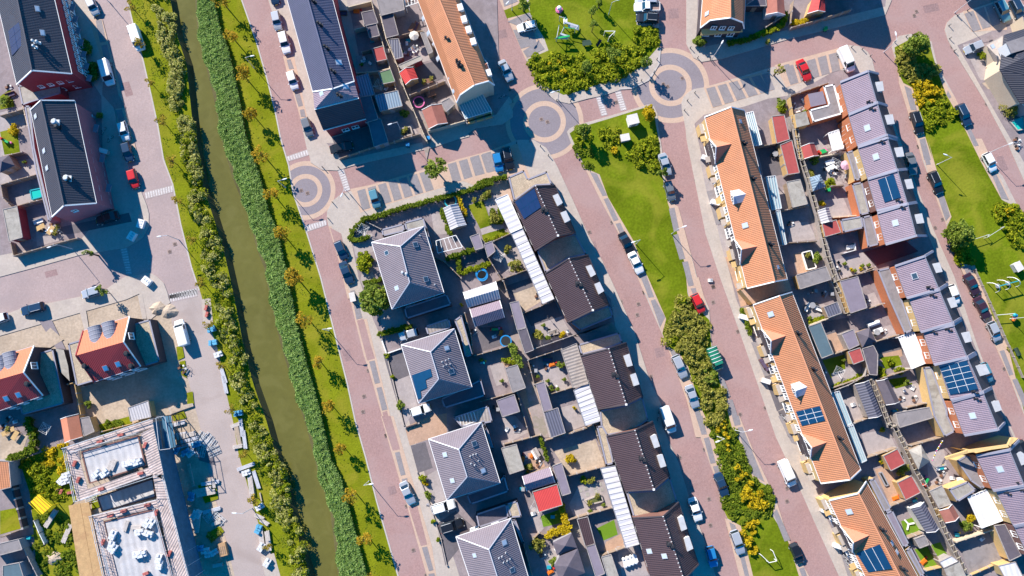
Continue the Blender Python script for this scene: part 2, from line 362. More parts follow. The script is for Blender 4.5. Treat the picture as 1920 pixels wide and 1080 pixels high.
# pale strips along both canal roads
def offs(line, d, z): return [Vector((p.x + d, p.y, z)) for p in line]
def strip(name, line, d0, d1, z, m): 
    mb = MB(); mb.poly(mb.up(offs(line, d0, z) + offs(line, d1, z)[::-1])); return struct(name, mb, m)
strip('kerb_strip', gr, 0, .28, .035, KERB); strip('kerb_strip', gl[:11], -.28, 0, .035, KERB)
# south-west: building site ground
sheet('site_ground', ["X -80 620 0 606 60 590 140 570 235 545 300 540 318 565 322 600 350 700 375 800 390 880 410 960 440 1080 450 1140 -80 1140"], .008, SAND)
sheet('site_road', ["X 318 562 376 548 392 600 412 660 427 740 439 790 449 850 469 920 492 1000 512 1040 527 1080 545 1140 455 1140 440 1080 412 960 392 880 375 800 350 700 322 605"], .012, DRIVE)
sheet('site_pavement', ["K 1360 150 1420 140 1440 320 1372 300", "S 895 950 985 925 1030 1085 925 1080"], .05, CONC)
# roundabouts
def disc(px, py, r0, r1, z, m, name):
    c = G(px, py, z); k = 1 / 9.62; mb = MB(); n = 64
    for i in range(n):
        a, b = 2 * pi * i / n, 2 * pi * (i + 1) / n
        P_ = lambda r, t: (c.x + r * k * cos(t), c.y + r * k * sin(t), z)
        mb.poly([P_(r0, a), P_(r1, a), P_(r1, b), P_(r0, b)] if r0 > 0 else [(c.x, c.y, z), P_(r1, a), P_(r1, b)])
    return struct(name, mb, m)
for (x, y, rs) in ((572.8, 357, (23, 32, 48, 57)), (1021, 228, (31, 41, 66, 75)), (1257, 160, (31, 41.5, 65, 75))):
    disc(x, y, rs[2], rs[3], .008, CREAM, 'roundabout_ring'); disc(x, y, 0, rs[2], .012, ASPH, 'roundabout_paving')
    disc(x, y, rs[0], rs[1], .016, CREAM, 'roundabout_ring')
# ------------------------------------------------ pavements (kerb height .10)
Z1 = .10
PAV = dict(
 west_block="X 172 -60 172 0 180 60 192 100 203 160 212 200 222 240 235 290 245 330 262 352 275 385 279 400 279 425 268 445 255 455 235 465 190 472 150 478 60 503 -60 535 -60 -60",
 site_front="K -200 470 -200 270 0 262 130 215 540 130 700 95 790 25 850 -5 F 960 915 1010 905 1060 930 1105 975 1130 1040 1140 1085 K 1150 170 1000 300 940 110 850 150 0 395",
 tree_side="X 490 -60 503 0 539 111 575 278 580 292 O 225 160 300 210 400 215 430 208 500 185 X 811 277 850 264 880 256 C 570 900 620 865 800 840 870 790 870 750 X 955 195 C 870 690 800 590 700 330 660 240 640 130 600 0 600 -200",
 villa_block="X 613 410 613 396 623 377 639 364 659 357 698 346 787 320 920 282 955 268 972 262 1000 262 1024 277 1036 296 1044 310 1075 377 1102 438 1130 490 1160 555 1190 623 1218 712 1240 759 1241 797 1273 869 1294 938 1317 1002 1342 1080 1365 1140 812 1140 799 1074 763 947 752 894 718 774 682 666 654 552 650 540 631 474 616 424",
 island="X 1063 247 1068 241 1080 235 1137 219 1205 199 1218 195 1226 199 1233 214 1234 236 1241 278 1248 340 1262 388 1296 477 1310 530 1330 580 1334 640 1344 692 1375 770 1390 810 1414 849 1442 908 1455 938 1478 1010 1517 1080 1530 1140 1400 1140 1387 1080 1364 974 1356 952 1339 891 1317 830 1300 780 1288 750 1252 650 1240 623 1208 549 1180 482 1160 438 1124 371 1097 315 1072 272",
 east_block="D 740 870 715 740 712 690 725 655 760 620 800 600 860 590 1000 550 1170 500 1300 460 1440 420 E 100 400 330 330 400 305 470 310 530 350 560 400 575 470 590 500 X 1655 180 1680 240 1715 340 1750 430 1790 520 1830 640 1870 750 1900 810 1940 900 2000 1140 1600 1140 X 1573 1080 1525 974 1492 899 1455 820 1392 637 1350 520 1323 438 1298 315 1287 260",
 park_east="E 693 320 700 285 740 243 820 228 880 245 960 280 1000 440 1120 660 1210 860 1330 1080 X 1880 330 1925 420 2000 580 2000 1140 1935 900 X 1925 790 1895 712 1850 612 1826 558 1804 508 1775 423 1759 381 1730 300 X 1699 194 1686 136",
 corner_east="E 1190 75 1120 100 1065 150 1050 200 1070 270 1110 340 1330 700 1480 980 X 1925 350 2000 440 2000 -60 1700 -60 E 1800 60 1390 10 ",
 park_north="C 780 -200 780 0 850 160 955 400 1050 570 1085 620 1160 680 1250 700 1440 650 D 0 685 200 640 380 580 480 540 540 470 563 400 565 320 560 190 560 0 560 -200",
 corner_north="X 1287 -60 1287 0 1287 83 1300 108 1316 116 1355 110 1480 73 1575 50 1660 28 1672 0 1680 -60",
)
mb = MB()
for k, s in PAV.items(): mb.prism(pw(s, Z1), 0, Z1)
struct('pavement', mb, [CONC])
# ------------------------------------------------ parking bays
def lerp(a, b, t): return a + (b - a) * t
def bays(specs, m=BAYM, z=Z1 + .022, name='parking_bay_paving'):
    mb = MB(); edge = MB()
    for k, (s, n, g) in enumerate(specs):
        a, b, c, d = pw(s, z + .0003 * k)
        for i in range(n):
            t0, t1 = (i + g / 2) / n, (i + 1 - g / 2) / n
            mb.poly(mb.up([lerp(a, b, t0), lerp(a, b, t1), lerp(d, c, t1), lerp(d, c, t0)]))
    return struct(name, mb, m)
# cream border strips the bays lie in
sheet('parking_border', ["B 470 380 545 380 640 820 600 840 495 480", "O 490 340 640 310 1440 80 H 235 40 275 190 O 560 500 540 430", "H 780 200 870 240 940 380 1060 610 1110 690 1190 900 1270 1080 1180 1040 1080 800 1010 640 880 400",
 "N 860 0 925 0 1045 290 1015 380 1000 340", "N 1050 470 1130 510 1185 590 1275 850 1345 1080 1240 1080 1180 830", "I -10 380 115 460 200 780 265 1050 190 1070 100 700 30 440", "N 1260 0 1190 0 1200 130 1270 240 1330 250", "P 95 480 160 620 270 900 330 1080 270 1080 210 860 140 640 80 560",
 "V 290 0 385 0 490 330 520 500 480 560 430 400 350 180", "V 500 690 610 740 660 900 695 1080 600 1080", "V 530 0 600 0 700 250 800 470 690 420 620 200", "V 820 650 855 590 930 830 1070 1080 1000 1080 930 850",
 "E 735 490 830 590 870 720 910 900 970 1080 900 1080 740 560", "J 680 0 755 0 870 380 925 555 890 610 830 460", "J 890 630 960 860 1160 1080 1060 1080 1000 940", "E 990 470 1040 540 1120 660 1210 860 1330 1080 1285 1080 1140 780 1060 640", "J 1055 0 1140 0 1340 430 1270 420", "Q 960 0 1070 0 1200 330 1320 600 1440 820 1440 1060 1340 850 1160 450",
 "A 600 130 690 130 760 400 870 830 940 1080 830 1080 780 740 690 420", "O 345 590 365 590 420 760 480 1010 510 1080 475 1080 405 780", "L 1060 260 1090 250 1160 440 1320 1060 1290 1060 1160 670", "M 20 290 100 280 290 1060 240 1070", "T 555 0 640 0 900 880 930 1080 865 1080 730 600",
 "D 860 590 1250 490 1330 610 920 730", "E -100 440 330 325 370 460 -20 590", "C 780 0 870 -60 930 10 960 80 1080 330 955 400 850 160", "E 1170 75 1230 65 1460 150 1470 200 1230 215", "C 480 1080 900 970 940 1080 1080 1440 480 1200"], Z1 + .004, CREAM)
bays([("A 645 135 675 290 717 285 685 130", 1, .04), ("A 683 305 705 410 747 400 722 298", 1, .04), ("A 780 742 800 825 843 815 823 735", 1, .05),
 ("B 495 403 512 470 545 465 520 398", 1, .05), ("B 548 635 575 722 607 716 583 630", 1, .05), ("B 583 740 592 790 625 790 612 735", 1, .05),
 ("O 530 355 1020 215 1065 340 565 485", 7, .24), ("O 1140 175 1440 92 1480 210 1175 300", 4, .24), ("H -5 130 235 60 285 190 30 255", 3, .26),
 ("H 812 222 900 390 930 385 860 235", 1, .03), ("H 905 405 975 560 1008 550 935 398", 1, .03), ("H 985 573 1020 650 1055 645 1018 565", 1, .05), ("H 1155 925 1210 1075 1245 1070 1190 915", 1, .03),
 ("N 860 -20 925 140 960 135 900 -30", 1, .03), ("N 935 155 1000 340 1035 270 965 145", 1, .03), ("N 1065 490 1085 540 1120 520 1095 490", 1, .05), ("N 1225 885 1280 1062 1312 1058 1262 880", 1, .03),
 ("I 50 470 85 630 122 622 88 462", 1, .03), ("I 75 650 125 820 162 812 112 640", 1, .03), ("I 140 830 185 1000 220 992 178 825", 1, .03), ("N 1170 -20 1190 58 1228 55 1210 -20", 1, .03), ("N 1205 75 1225 125 1250 120 1240 70", 1, .03),
 ("P 175 670 220 812 252 805 200 665", 1, .03), ("P 228 828 280 1005 318 998 262 820", 1, .03), ("P 298 1012 320 1080 355 1080 330 1008", 1, .03),
 ("V 315 0 345 128 380 125 350 -5", 1, .03), ("V 357 148 405 325 440 318 392 140", 1, .03), ("V 420 340 435 390 470 385 455 335", 1, .03), ("V 530 715 545 770 590 790 570 735", 1, .04), ("V 600 935 635 1080 665 1080 628 930", 1, .03),
 ("V 568 0 578 62 608 55 595 -5", 1, .04), ("V 585 85 690 400 770 450 620 75", 1, .02), ("V 825 650 905 850 945 840 850 625", 1, .03), ("V 1000 1030 1020 1080 1055 1080 1035 1020", 1, .03),
 ("E 775 575 820 745 862 745 822 598", 1, .03), ("E 877 940 910 1080 955 1080 915 930", 1, .03), ("J 700 5 745 190 778 185 735 0", 1, .03), ("J 820 390 885 590 915 550 865 385", 1, .03),
 ("E 1060 640 1080 665 1095 655 1070 610", 1, .03), ("E 1190 860 1245 985 1280 985 1215 850", 1, .03), ("J 1060 -5 1090 55 1115 50 1090 -5", 1, .03), ("J 1205 240 1280 425 1335 440 1235 235", 1, .03),
 ("Q 1255 630 1330 820 1362 810 1290 622", 1, .03), ("Q 1350 845 1440 1060 1490 1060 1385 835", 1, .03), ("Q 985 0 1005 50 1070 50 1040 -5", 1, .03),
 ("O 490 1030 515 1085 545 1080 520 1020", 1, .05), ("L 1090 320 1110 430 1150 420 1125 330", 1, .03), ("L 1195 710 1235 865 1270 858 1232 702", 1, .03), ("L 1245 888 1283 1045 1320 1038 1278 880", 1, .03),
 ("T 648 245 690 405 722 398 680 238", 1, .03), ("T 695 425 703 465 738 462 732 418", 1, .03), ("T 830 885 880 1050 910 1042 866 878", 1, .03), ("T 875 1065 880 1090 920 1085 915 1060", 1, .03),
 ("D 870 600 1250 505 1318 610 915 728", 5, .22), ("D 1250 505 1300 490 1345 600 1300 615", 1, .1), ("E -40 455 330 350 352 470 0 575", 5, .22), ("D 1400 440 1440 430 1480 560 1440 560", 1, .1),
 ("C 832 145 905 175 1000 110 975 85", 1, .02), ("C 870 200 925 330 1030 300 1010 190", 2, .05), ("C 938 345 965 390 1085 330 1045 272", 1, .03), ("C 800 -10 812 45 905 10 880 -30", 1, .05), ("E 1175 95 1390 20 1430 160 1235 215", 3, .15)])
bays([("L 1113 435 1190 705 1230 690 1160 428", 1, .0), ("M 33 292 102 560 155 548 72 280", 1, .0), ("T 560 0 635 235 685 225 620 0", 1, .0), ("M 205 912 250 1075 285 1070 235 900", 1, .0), ("T 742 612 825 878 868 868 800 605", 1, .0), ("O 355 600 425 830 470 820 430 640", 1, 0), ("A 690 640 775 735 850 725 800 640", 1, 0),("A 690 640 700 420 760 420 800 640",1,0)], ROAD, Z1 + .018, 'brick_parking_paving')
# humps with shark teeth
HUMPS = [("F 975 360 1165 310 1170 362 985 410", 11), ("F 1140 1045 1330 1005 1340 1050 1145 1085", 11), ("O 45 125 205 70 215 112 60 160", 9), ("O 170 590 330 545 335 585 190 635", 9), ("O 405 215 450 200 495 345 455 360", 9),
 ("F 810 745 860 735 895 915 850 915", 10), ("D 130 645 170 640 215 775 170 785", 9), ("D 258 610 300 600 345 740 300 750", 9), ("K 1140 115 1330 75 1335 130 1150 172", 11)]
m1 = MB(); m2 = MB()
for s, n in HUMPS:
    a, b, c, d = pw(s, 0)
    long_ab = (b - a).length > (c - b).length
    if not long_ab: a, b, c, d = b, c, d, a
    z = .022
    P_ = lambda u, v, zz: Vector((*(lerp(lerp(a, b, u), lerp(d, c, u), v)).xy, zz))
    m1.poly(m1.up([P_(0, 0, z), P_(1, 0, z), P_(1, 1, z), P_(0, 1, z)]))
    for i in range(n):
        u0, u1 = (i + .12) / n, (i + .68) / n; um = (u0 + u1) / 2
        m2.poly(m2.up([P_(u0, .12, z + .006), P_(u1, .12, z + .006), P_(um + .18 / n, .9, z + .006), P_(um - .18 / n, .9, z + .006)]))
        m2.poly(m2.up([P_(u1 + .10 / n, .12, z + .006), P_(u1 + .2 / n, .12, z + .006), P_(u1 + .2 / n, .9, z + .006), P_(u1 + .10 / n, .9, z + .006)]))
struct('road_hump', m1, mat('hump_paving', (.36, .29, .275), var=.08)); struct('hump_marking', m2, mat('worn_white_marking', (.56, .52, .50), var=.15, scale=2, fine=.15))
# ------------------------------------------------ grass areas
ZG = Z1 + .02
sheet('island_lawn', ["X 1068 250 1080 241 1137 224 1205 203 1218 200 1226 206 1230 236 1237 270 1240 320 1252 380 1268 430 1285 500 1289 550 1293 563 1330 600 1334 650 1340 680 1360 755 1372 800 X 1392 836 1412 897 1442 913 1455 938 1448 966 1478 1016 1498 1080 1510 1140 1425 1140 1412 1080 1400 1030 1389 986 1364 972 1353 947 1364 919 1353 872 1327 791 1312 760 1290 687 1274 662 1252 650 1242 625 1249 598 1215 520 1210 510 1188 452 1140 370 1124 327 1097 315"], ZG, GRASS2)
sheet('park_lawn', ["E 710 320 820 262 940 260 970 380 1000 480 1060 640 1140 780 1290 1085 X 1878 374 1920 400 2000 560 2000 1140 X 1942 860 1890 650 1860 590 1842 540 J 1160 1080 1090 900 1000 890 960 860 890 630 925 555 870 400 755 0 E 970 1080 910 900 870 720 830 590 770 560 735 490"], ZG, GRASS2)
sheet('play_lawn', ["C 960 -200 X 1190 -60 1190 0 D 410 170 560 190 560 310 430 460 290 520 0 622 C 1210 640 1170 620 1110 592 1060 570 970 400 1110 340 1080 255 1000 130 985 85", "C 810 70 900 32 930 0 962 0 985 85 830 125"], ZG, GRASS2)
sheet('kerb_strip', ["D 560 320 575 320 565 430 500 540 380 600 290 605 290 595 380 585 480 540 550 440"], ZG + .004, KERB)
# ------------------------------------------------ plots behind the houses (one base per block, then patches)
sheet('garden_ground', ["O 490 640 570 550 800 480 1210 370 1440 290 H 0 330 250 255 300 430 X 970 385 1145 560 1160 650 1300 1080 1320 1140 880 1140 855 1060 800 900 770 800 740 690 700 600 672 520",
 "X 1302 232 1320 215 1395 200 1440 185 1485 178 1570 130 1640 140 1740 440 1900 820 1960 1140 1620 1140 1600 1080 1545 960 1520 880 1440 700 1380 560 1340 400",
 "X 600 190 690 190 640 -60 930 -60 935 100 955 180 930 215 810 240 800 265 645 300 O 330 30 480 30",
 "X -60 -60 0 -60 150 120 190 180 195 400 150 450 -60 490", "X 1308 -60 1308 90 1460 60 1660 12 1665 -60", "X 1795 85 2000 0 2000 430 1935 330 1860 200", "X -60 760 140 700 150 860 40 1140 -60 1140"], Z1 + .004, PLOT)
PATCH = [  # (material, polygon)
 (PATIO, "O 490 640 640 640 660 760 530 800"), (DARKP, "M 210 520 335 470 440 860 350 1010 320 900"), (PATIO, "M 290 700 390 660 440 860 360 1000"), (TANP, "M 360 1010 560 920 640 1040 640 1085 380 1090"), (TANP, "T 720 90 910 0 1000 -20 1000 115 870 160 750 200"),
 (DARKP, "T 755 200 855 175 905 350 805 385"), (PATIO, "T 870 400 940 360 990 560 900 600"), (DARKP, "T 930 730 1060 640 1190 760 1060 800 1080 900 990 1010"), (PATIO, "O 600 760 700 1080 620 1080 560 960"),
 (PATIO, "M 190 215 330 200 380 340 200 370"), (PATIO, "O 1040 510 1130 500 1150 640 1060 650"),
 (GRASS2, "O 1290 450 1390 415 1440 560 1370 610"), (GRASS2, "O 1380 650 1440 630 1440 680 1390 690"), (GRASS2, "H -10 455 70 420 145 585 75 608"), (PATIO, "H 75 610 225 565 235 600 85 650"), (GRASS2, "H 85 650 235 605 245 640 100 690"), (PATIO, "H 100 400 240 360 270 420 225 480 130 500"),
 (DARKP, "O 1210 820 1420 740 1440 870 1230 900"), (PATIO, "H 185 690 290 640 380 870 250 900"), (DARKP, "M 1030 60 1210 0 1220 60 1120 160"), (SAND, "M 1090 110 1230 60 1280 160 1150 240"), (PATIO, "N 150 310 330 260 400 380 180 460"), (DARKP, "N 80 240 290 160 340 260 130 330"),
 (TANP, "M 990 560 1190 560 1290 700 1240 1080 1130 780 1180 740"), (PATIO, "M 930 600 1020 575 1055 705 975 735"), (PATIO, "N 160 630 330 590 400 740 250 790"), (PATIO, "N 330 880 440 850 490 1000 370 1045"), (DARKP, "M 840 340 1000 330 1080 440 880 500"),
 (SAND, "U 500 240 780 160 845 335 600 395"), (PATIO, "U 660 480 840 440 890 620 640 690 600 600"), (TURF, "U 785 760 905 700 930 800 835 840"), (TANP, "U 850 850 960 790 980 880 830 935"), (TURF, "U 400 680 540 630 560 720 425 750"), (PATIO, "U 340 600 400 640 430 760 390 800 350 700"),
 (PATIO, "U 150 0 240 0 330 110 190 180"), (TANP, "U 320 250 400 240 440 340 340 380"), (PATIO, "U 920 880 1080 870 1140 1080 960 1080"), (PATIO, "U 420 920 520 880 560 1010 480 1030"), (PATIO, "N 110 880 220 860 260 1080 200 1080"),
 # front gardens of the orange rows
 (PATIO, "I 260 140 330 120 350 350 305 355"), (BAYM, "I 305 355 360 345 420 560 370 585"), (PATIO, "I 375 590 425 575 470 800 425 800"), (TANP, "I 430 800 470 790 540 1010 500 1010"), (TANP, "P 290 80 480 50 510 130 390 180 320 200"), (BAYM, "P 390 440 440 430 520 650 480 670"), (DARKP, "P 480 670 540 650 640 860 565 905"), (DARKP, "P 570 905 640 880 720 1080 640 1080"), (BAYM, "V 860 0 920 0 1000 200 950 180"), (BAYM, "W 130 700 230 800 330 1080 250 1080"),
 # back gardens, east
 (PATIO, "I 740 80 800 60 850 240 760 250"), (PATIO, "I 795 360 850 340 890 460 820 480"), (PATIO, "I 880 570 990 560 1050 680 850 700"), (TANP, "I 890 780 960 760 1000 900 920 910"), (PATIO, "I 1110 190 1240 160 1290 290 1120 330"), (PATIO, "I 1060 420 1230 400 1280 520 1080 560"), (PATIO, "I 1170 820 1400 760 1430 880 1210 950"), (DARKP, "I 650 60 800 40 840 240 690 260"),
 (PATIO, "P 780 190 880 180 960 250 790 300"), (DARKP, "P 880 300 1050 270 1060 370 900 390"), (TANP, "P 900 390 960 370 1040 470 950 510"), (GRASS2, "P 870 560 1020 520 1030 660 930 680"), (PATIO, "P 930 650 1080 600 1140 690 950 740"), (GRASS2, "P 1250 550 1390 530 1410 590 1300 620"), (PATIO, "P 1200 360 1330 320 1380 390 1230 440"), (PATIO, "P 1140 130 1220 100 1260 180 1180 210"),
 (PATIO, "P 1010 830 1110 790 1180 950 1080 980"), (GRASS2, "P 1310 690 1440 670 1440 790 1400 790"), (DARKP, "P 1210 440 1400 400 1420 520 1240 560"), (GRASS2, "Q 510 890 600 870 615 930 530 955"), (PATIO, "Q 460 920 720 850 750 1000 520 1070"), (TANP, "Q 350 660 520 620 530 670 360 720"), (GRASS2, "Q 355 680 500 665 520 740 420 760"),
 (PATIO, "W 340 120 520 90 580 215 390 285"), (TANP, "W 430 360 530 330 630 560 540 610"), (TURF, "W 610 710 700 680 750 790 640 820"), (TURF, "W 810 870 910 840 950 940 870 970"), (TURF, "W 700 900 830 870 860 1000 780 1040"), (PATIO, "W 780 250 900 225 940 450 800 480"), (FLATG, "W 985 850 1230 790 1320 970 1080 1075"), (PATIO, "E 60 700 130 690 150 760 70 770"), (PATIO, "E 180 960 260 940 280 1000 200 1020"), (PATIO, "J 0 200 130 150 200 310 60 330"),
 # gardens between the two northern rows
 (PATIO, "B 900 0 1060 0 1070 60 910 50"), (PATIO, "B 950 180 1020 160 1030 190 960 200"), (PATIO, "B 960 380 1080 360 1110 480 970 490"), (TANP, "B 1080 500 1130 480 1170 610 1090 620"), (PATIO, "C 190 350 330 290 340 400 230 430"), (DARKP, "C 190 450 400 400 400 530 180 620"), (PATIO, "C 380 680 450 650 490 700 420 750"), (DARKP, "C 200 620 420 560 450 640 260 740"), (PATIO, "C 640 -80 500 -100 600 0 620 0"),
 (ASPH, "B 1060 0 1130 0 1260 420 1330 640 1440 860 1440 1000 1380 880 1260 600 1160 280"), (PATIO, "B 1250 860 1340 840 1380 900 1260 940"), (DARKP, "B 800 930 1060 850 1090 990 850 1060"),
 # west
 (PATIO, "A 0 760 150 720 170 860 115 880 135 1030 0 1060"), (GRASS2, "A 0 890 115 860 135 1030 30 1045"), (GRASS2, "A 0 650 70 600 100 720 0 740"), (PATIO, "F 0 170 240 130 250 240 0 310"), (PATIO, "F 90 400 200 370 290 400 120 450"), (PATIO, "F 240 600 330 560 440 640 430 680 250 730"), (SAND, "R 0 110 190 130 150 250 0 300"), (GRASS, "R 130 300 440 190 520 560 480 600 540 1085 250 1085 220 700 200 520"), (GRASS, "R 0 640 110 620 140 760 0 800"), (GRASS, "R 620 530 690 540 700 600 620 640"),
 (DARKP, "F 300 620 870 500 890 560 500 640 300 660"), (ASPH, "K 260 290 350 290 460 520 430 560"), (PATIO, "E 1170 300 1300 280 1400 560 1290 540"), (SAND, "E 1300 560 1400 540 1440 620 1340 600"),
 # site
 (DARKP, "S 430 130 560 250 590 330 480 300"), (GRASS, "R 660 60 880 0 890 60 700 110"), (CONC, "K 540 240 580 220 600 350 570 360"), (CONC, "K 930 120 960 110 990 280 960 280"), (GRASS, "K 1190 470 1230 460 1245 540 1200 560"), (GRASS, "K 1210 570 1250 560 1260 680 1225 660"), (GRASS, "K 1260 780 1300 770 1310 860 1265 860"), (GRASS, "S 470 470 590 430 610 560 520 590"), (GRASS, "S 540 790 620 740 650 780 560 860"), (GRASS, "K 1160 930 1240 900 1260 950 1170 970"), (SAND, "K 260 420 340 340 430 420 330 480"),
]
by = {}
for i, (m, s) in enumerate(PATCH): by.setdefault(m.name, (m, []))[1].append((i, s))
for nm, (m, L) in by.items():
    mb = MB()
    for i, s in L: mb.poly(mb.up(pw(s, Z1 + .008 + .0002 * i)))
    struct('garden_patch' if m not in (GRASS, GRASS2, TURF) else 'garden_lawn', mb, m)
# the long alleys
sheet('alley', ["B 1060 -60 1130 -60 1240 350 1330 640 1480 900 1440 1080 1400 920 1290 700 1170 320", "M 980 30 1040 20 1060 170 1115 355 1165 520 1190 560 1330 1080 1240 1080 1170 740 1130 600 1080 430 1030 230", "N 100 520 410 395 560 360 720 370 680 300 440 400 420 380 150 490", "N 590 900 620 1080 560 1000", "U 600 700 660 690 710 880 780 1080 700 1080 640 860", "I 890 0 930 0 1000 270 1080 560 1150 830 1200 1080 1150 1080 1090 860 1010 560", "P 1140 430 1180 560 1250 750 1330 1000 1390 1080 1300 1080 1200 700", "W 500 0 560 0 680 240 850 600 1000 960 1060 1080 1000 1080 880 860 740 530 600 220"], Z1 + .05, mat('alley_paving', (.31, .25, .23), var=.12, fine=.1, stain=(.6, .5, (.2, .19, .12))))

sheet('road_repair', ["A 820 560 870 550 900 640 850 655", "L 1010 640 1060 630 1085 700 1035 712", "H 800 700 850 690 870 760 822 770", "N 960 480 1020 470 1035 530 975 545", "P 60 330 130 320 145 380 80 392", "V 640 500 700 490 715 560 655 570", "E 900 40 1000 20 1015 70 915 90", "J 1240 130 1290 120 1330 220 1280 230", "F 300 900 380 880 392 920 312 940", "C 760 210 820 195 835 250 775 262", "T 600 480 650 470 662 520 615 535", "D 620 60 690 55 695 120 628 126"], .006, mat('patched_brick', (.27, .175, .17), var=.1, fine=.1, cell=(5, .15)))
# ------------------------------------------------ buildings
ZE, ZR = 5.5, 9.5
def wall_ring(mb, ring, m=0, z0=0.0, inset=.3, drop=.12):
    """ring of 3D points (roof outline, incl. gable peaks) -> walls down to z0, pulled in under the roof"""
    c = cen(ring)
    P = []
    for p in ring:
        p = Vector(p); d = Vector((c.x - p.x, c.y - p.y, 0)); 
        q = p + d.normalized() * inset if d.length > .5 else p.copy(); q.z = p.z - drop; P.append(q)
    # orientation: counter clockwise
    ar = sum(P[i].x * P[(i + 1) % len(P)].y - P[(i + 1) % len(P)].x * P[i].y for i in range(len(P)))
    if ar < 0: P.reverse()
    for i in range(len(P)):
        a = P[i]; b = P[(i + 1) % len(P)]
        mb.poly([Vector((a.x, a.y, z0)), Vector((b.x, b.y, z0)), b, a], m, Vector((b.x - a.x, b.y - a.y, 0)))
    return P
def bar_line(pts, w_, h, name, m, root, lift=0.0):
    mb = MB()
    for a, b in zip(pts, pts[1:]):
        mb.beam(Vector(a) + Vector((0, 0, lift)), Vector(b) + Vector((0, 0, lift)), w_, h)
    return mb.build(name, m, root)
class Roof:
    """ribbon roof: sections across, each a list of 3D points"""
    def __init__(s, root, secs, m, wallm, trim=FRAMEW, wm=None, ridge=True, flat_end=False):
        s.root = root; s.secs = secs; mb = MB()
        for a, b in zip(secs, secs[1:]):
            for k in range(len(a) - 1):
                mb.slab([a[k], a[k + 1], b[k + 1], b[k]], .16, 0, ud=(b[k] - a[k]))
        s.roof = mb.build('roof', m, root)
        ring = [q[0] for q in secs] + secs[-1][1:-1] + [q[-1] for q in secs[::-1]] + secs[0][1:-1][::-1]
        wmb = MB(); s.P = wall_ring(wmb, ring); s.wall = wmb.build('wall', wallm, root)
        for nm, e in (('barge_board', secs[0]), ('barge_board', secs[-1])):
            bar_line(e, .22, .2, nm, trim, root, .02)
        for k in (0, -1): bar_line([q[k] for q in secs], .16, .14, 'gutter', trim, root, -.08)
        if ridge:
            k = len(secs[0]) // 2; bar_line([q[k] for q in secs], .22, .12, 'ridge_tiles', MATS.get('ridge_' + m.name) or ridgemat(m), root, .05)
def ridgemat(m):
    rgb = [n for n in m.node_tree.nodes if n.type == 'RGB'][0].outputs[0].default_value[:3]
    return mat('ridge_' + m.name, tuple(min(1, c * 1.25 + .02) for c in rgb), var=.05)
def on_plane(px, py, pl, lift=0.0):
    """point where the sight line of a surveyed point meets the plane through 3 points"""
    o = Vector((0, 0, CAM_H)); g = G(px, py, 0); d = g - o; n = (pl[1] - pl[0]).cross(pl[2] - pl[0]).normalized()
    if n.z < 0: n = -n
    t = (pl[0] - o).dot(n) / d.dot(n); return o + d * t + n * lift
def roof_patch(s, pl, lift): return [on_plane(x, y, pl, lift) for x, y in p2(s)]
def panel_on(root, s, pl, name, m, lift=.12, t=.08, frame=None, grid=None, gm=FRAMEW):
    pts = roof_patch(s, pl, lift); mb = MB(); mb.slab(pts, t, 0, ms=0); ms = [m, frame or m]
    if frame:
        q = roof_patch(s, pl, lift + .012)
        for a, b in zip(q, q[1:] + q[:1]): mb.beam(a, b, .10, .06, 1)
    if grid:
        a, b, c, d = roof_patch(s, pl, lift + .012); nu, nv = grid
        for i in range(1, nu): mb.beam(lerp(a, b, i / nu), lerp(d, c, i / nu), .06, .02, 1)
        for j in range(1, nv): mb.beam(lerp(a, d, j / nv), lerp(b, c, j / nv), .06, .02, 1)
        ms = [m, gm]
    return mb.build(name, ms, root)
def skylight(root, px, py, pl, w_=.9, h=1.2, m=GLASSL, ang=None):
    c = on_plane(px, py, pl, .1); n = (pl[1] - pl[0]).cross(pl[2] - pl[0]).normalized(); n = n if n.z > 0 else -n
    u = (pl[1] - pl[0]).normalized(); v = n.cross(u); P_ = lambda a, b, k: c + u * a + v * b + n * k
    fr = MB(); fr.slab([P_(-w_/2, -h/2, .03), P_(w_/2, -h/2, .03), P_(w_/2, h/2, .03), P_(-w_/2, h/2, .03)], .14)
    f = fr.build('skylight', mat('skylight_frame', (.42, .42, .45), var=0, fine=0), root)
    g = MB(); k = .12; g.slab([P_(-w_/2+k, -h/2+k, .05), P_(w_/2-k, -h/2+k, .05), P_(w_/2-k, h/2-k, .05), P_(-w_/2+k, h/2-k, .05)], .015); g.build('pane', m, f)
def vent(root, px, py, pl, h=.7, m=BLACKM, n=1, r=.16):
    c = on_plane(px, py, pl, -.1)
    for i in range(n):
        mb = MB(); q = c + Vector((i * .55, -i * .35, -.1)); mb.tube(q, q + Vector((0, 0, h + .2)), r, n=8); mb.tube(q + Vector((0, 0, h + .2)), q + Vector((0, 0, h + .42)), r * 1.7, r * 1.1, n=8)
        mb.box((q.x, q.y, q.z), (r * 3.4, r * 3.4, .25)); mb.build('vent_pipe', m, root)
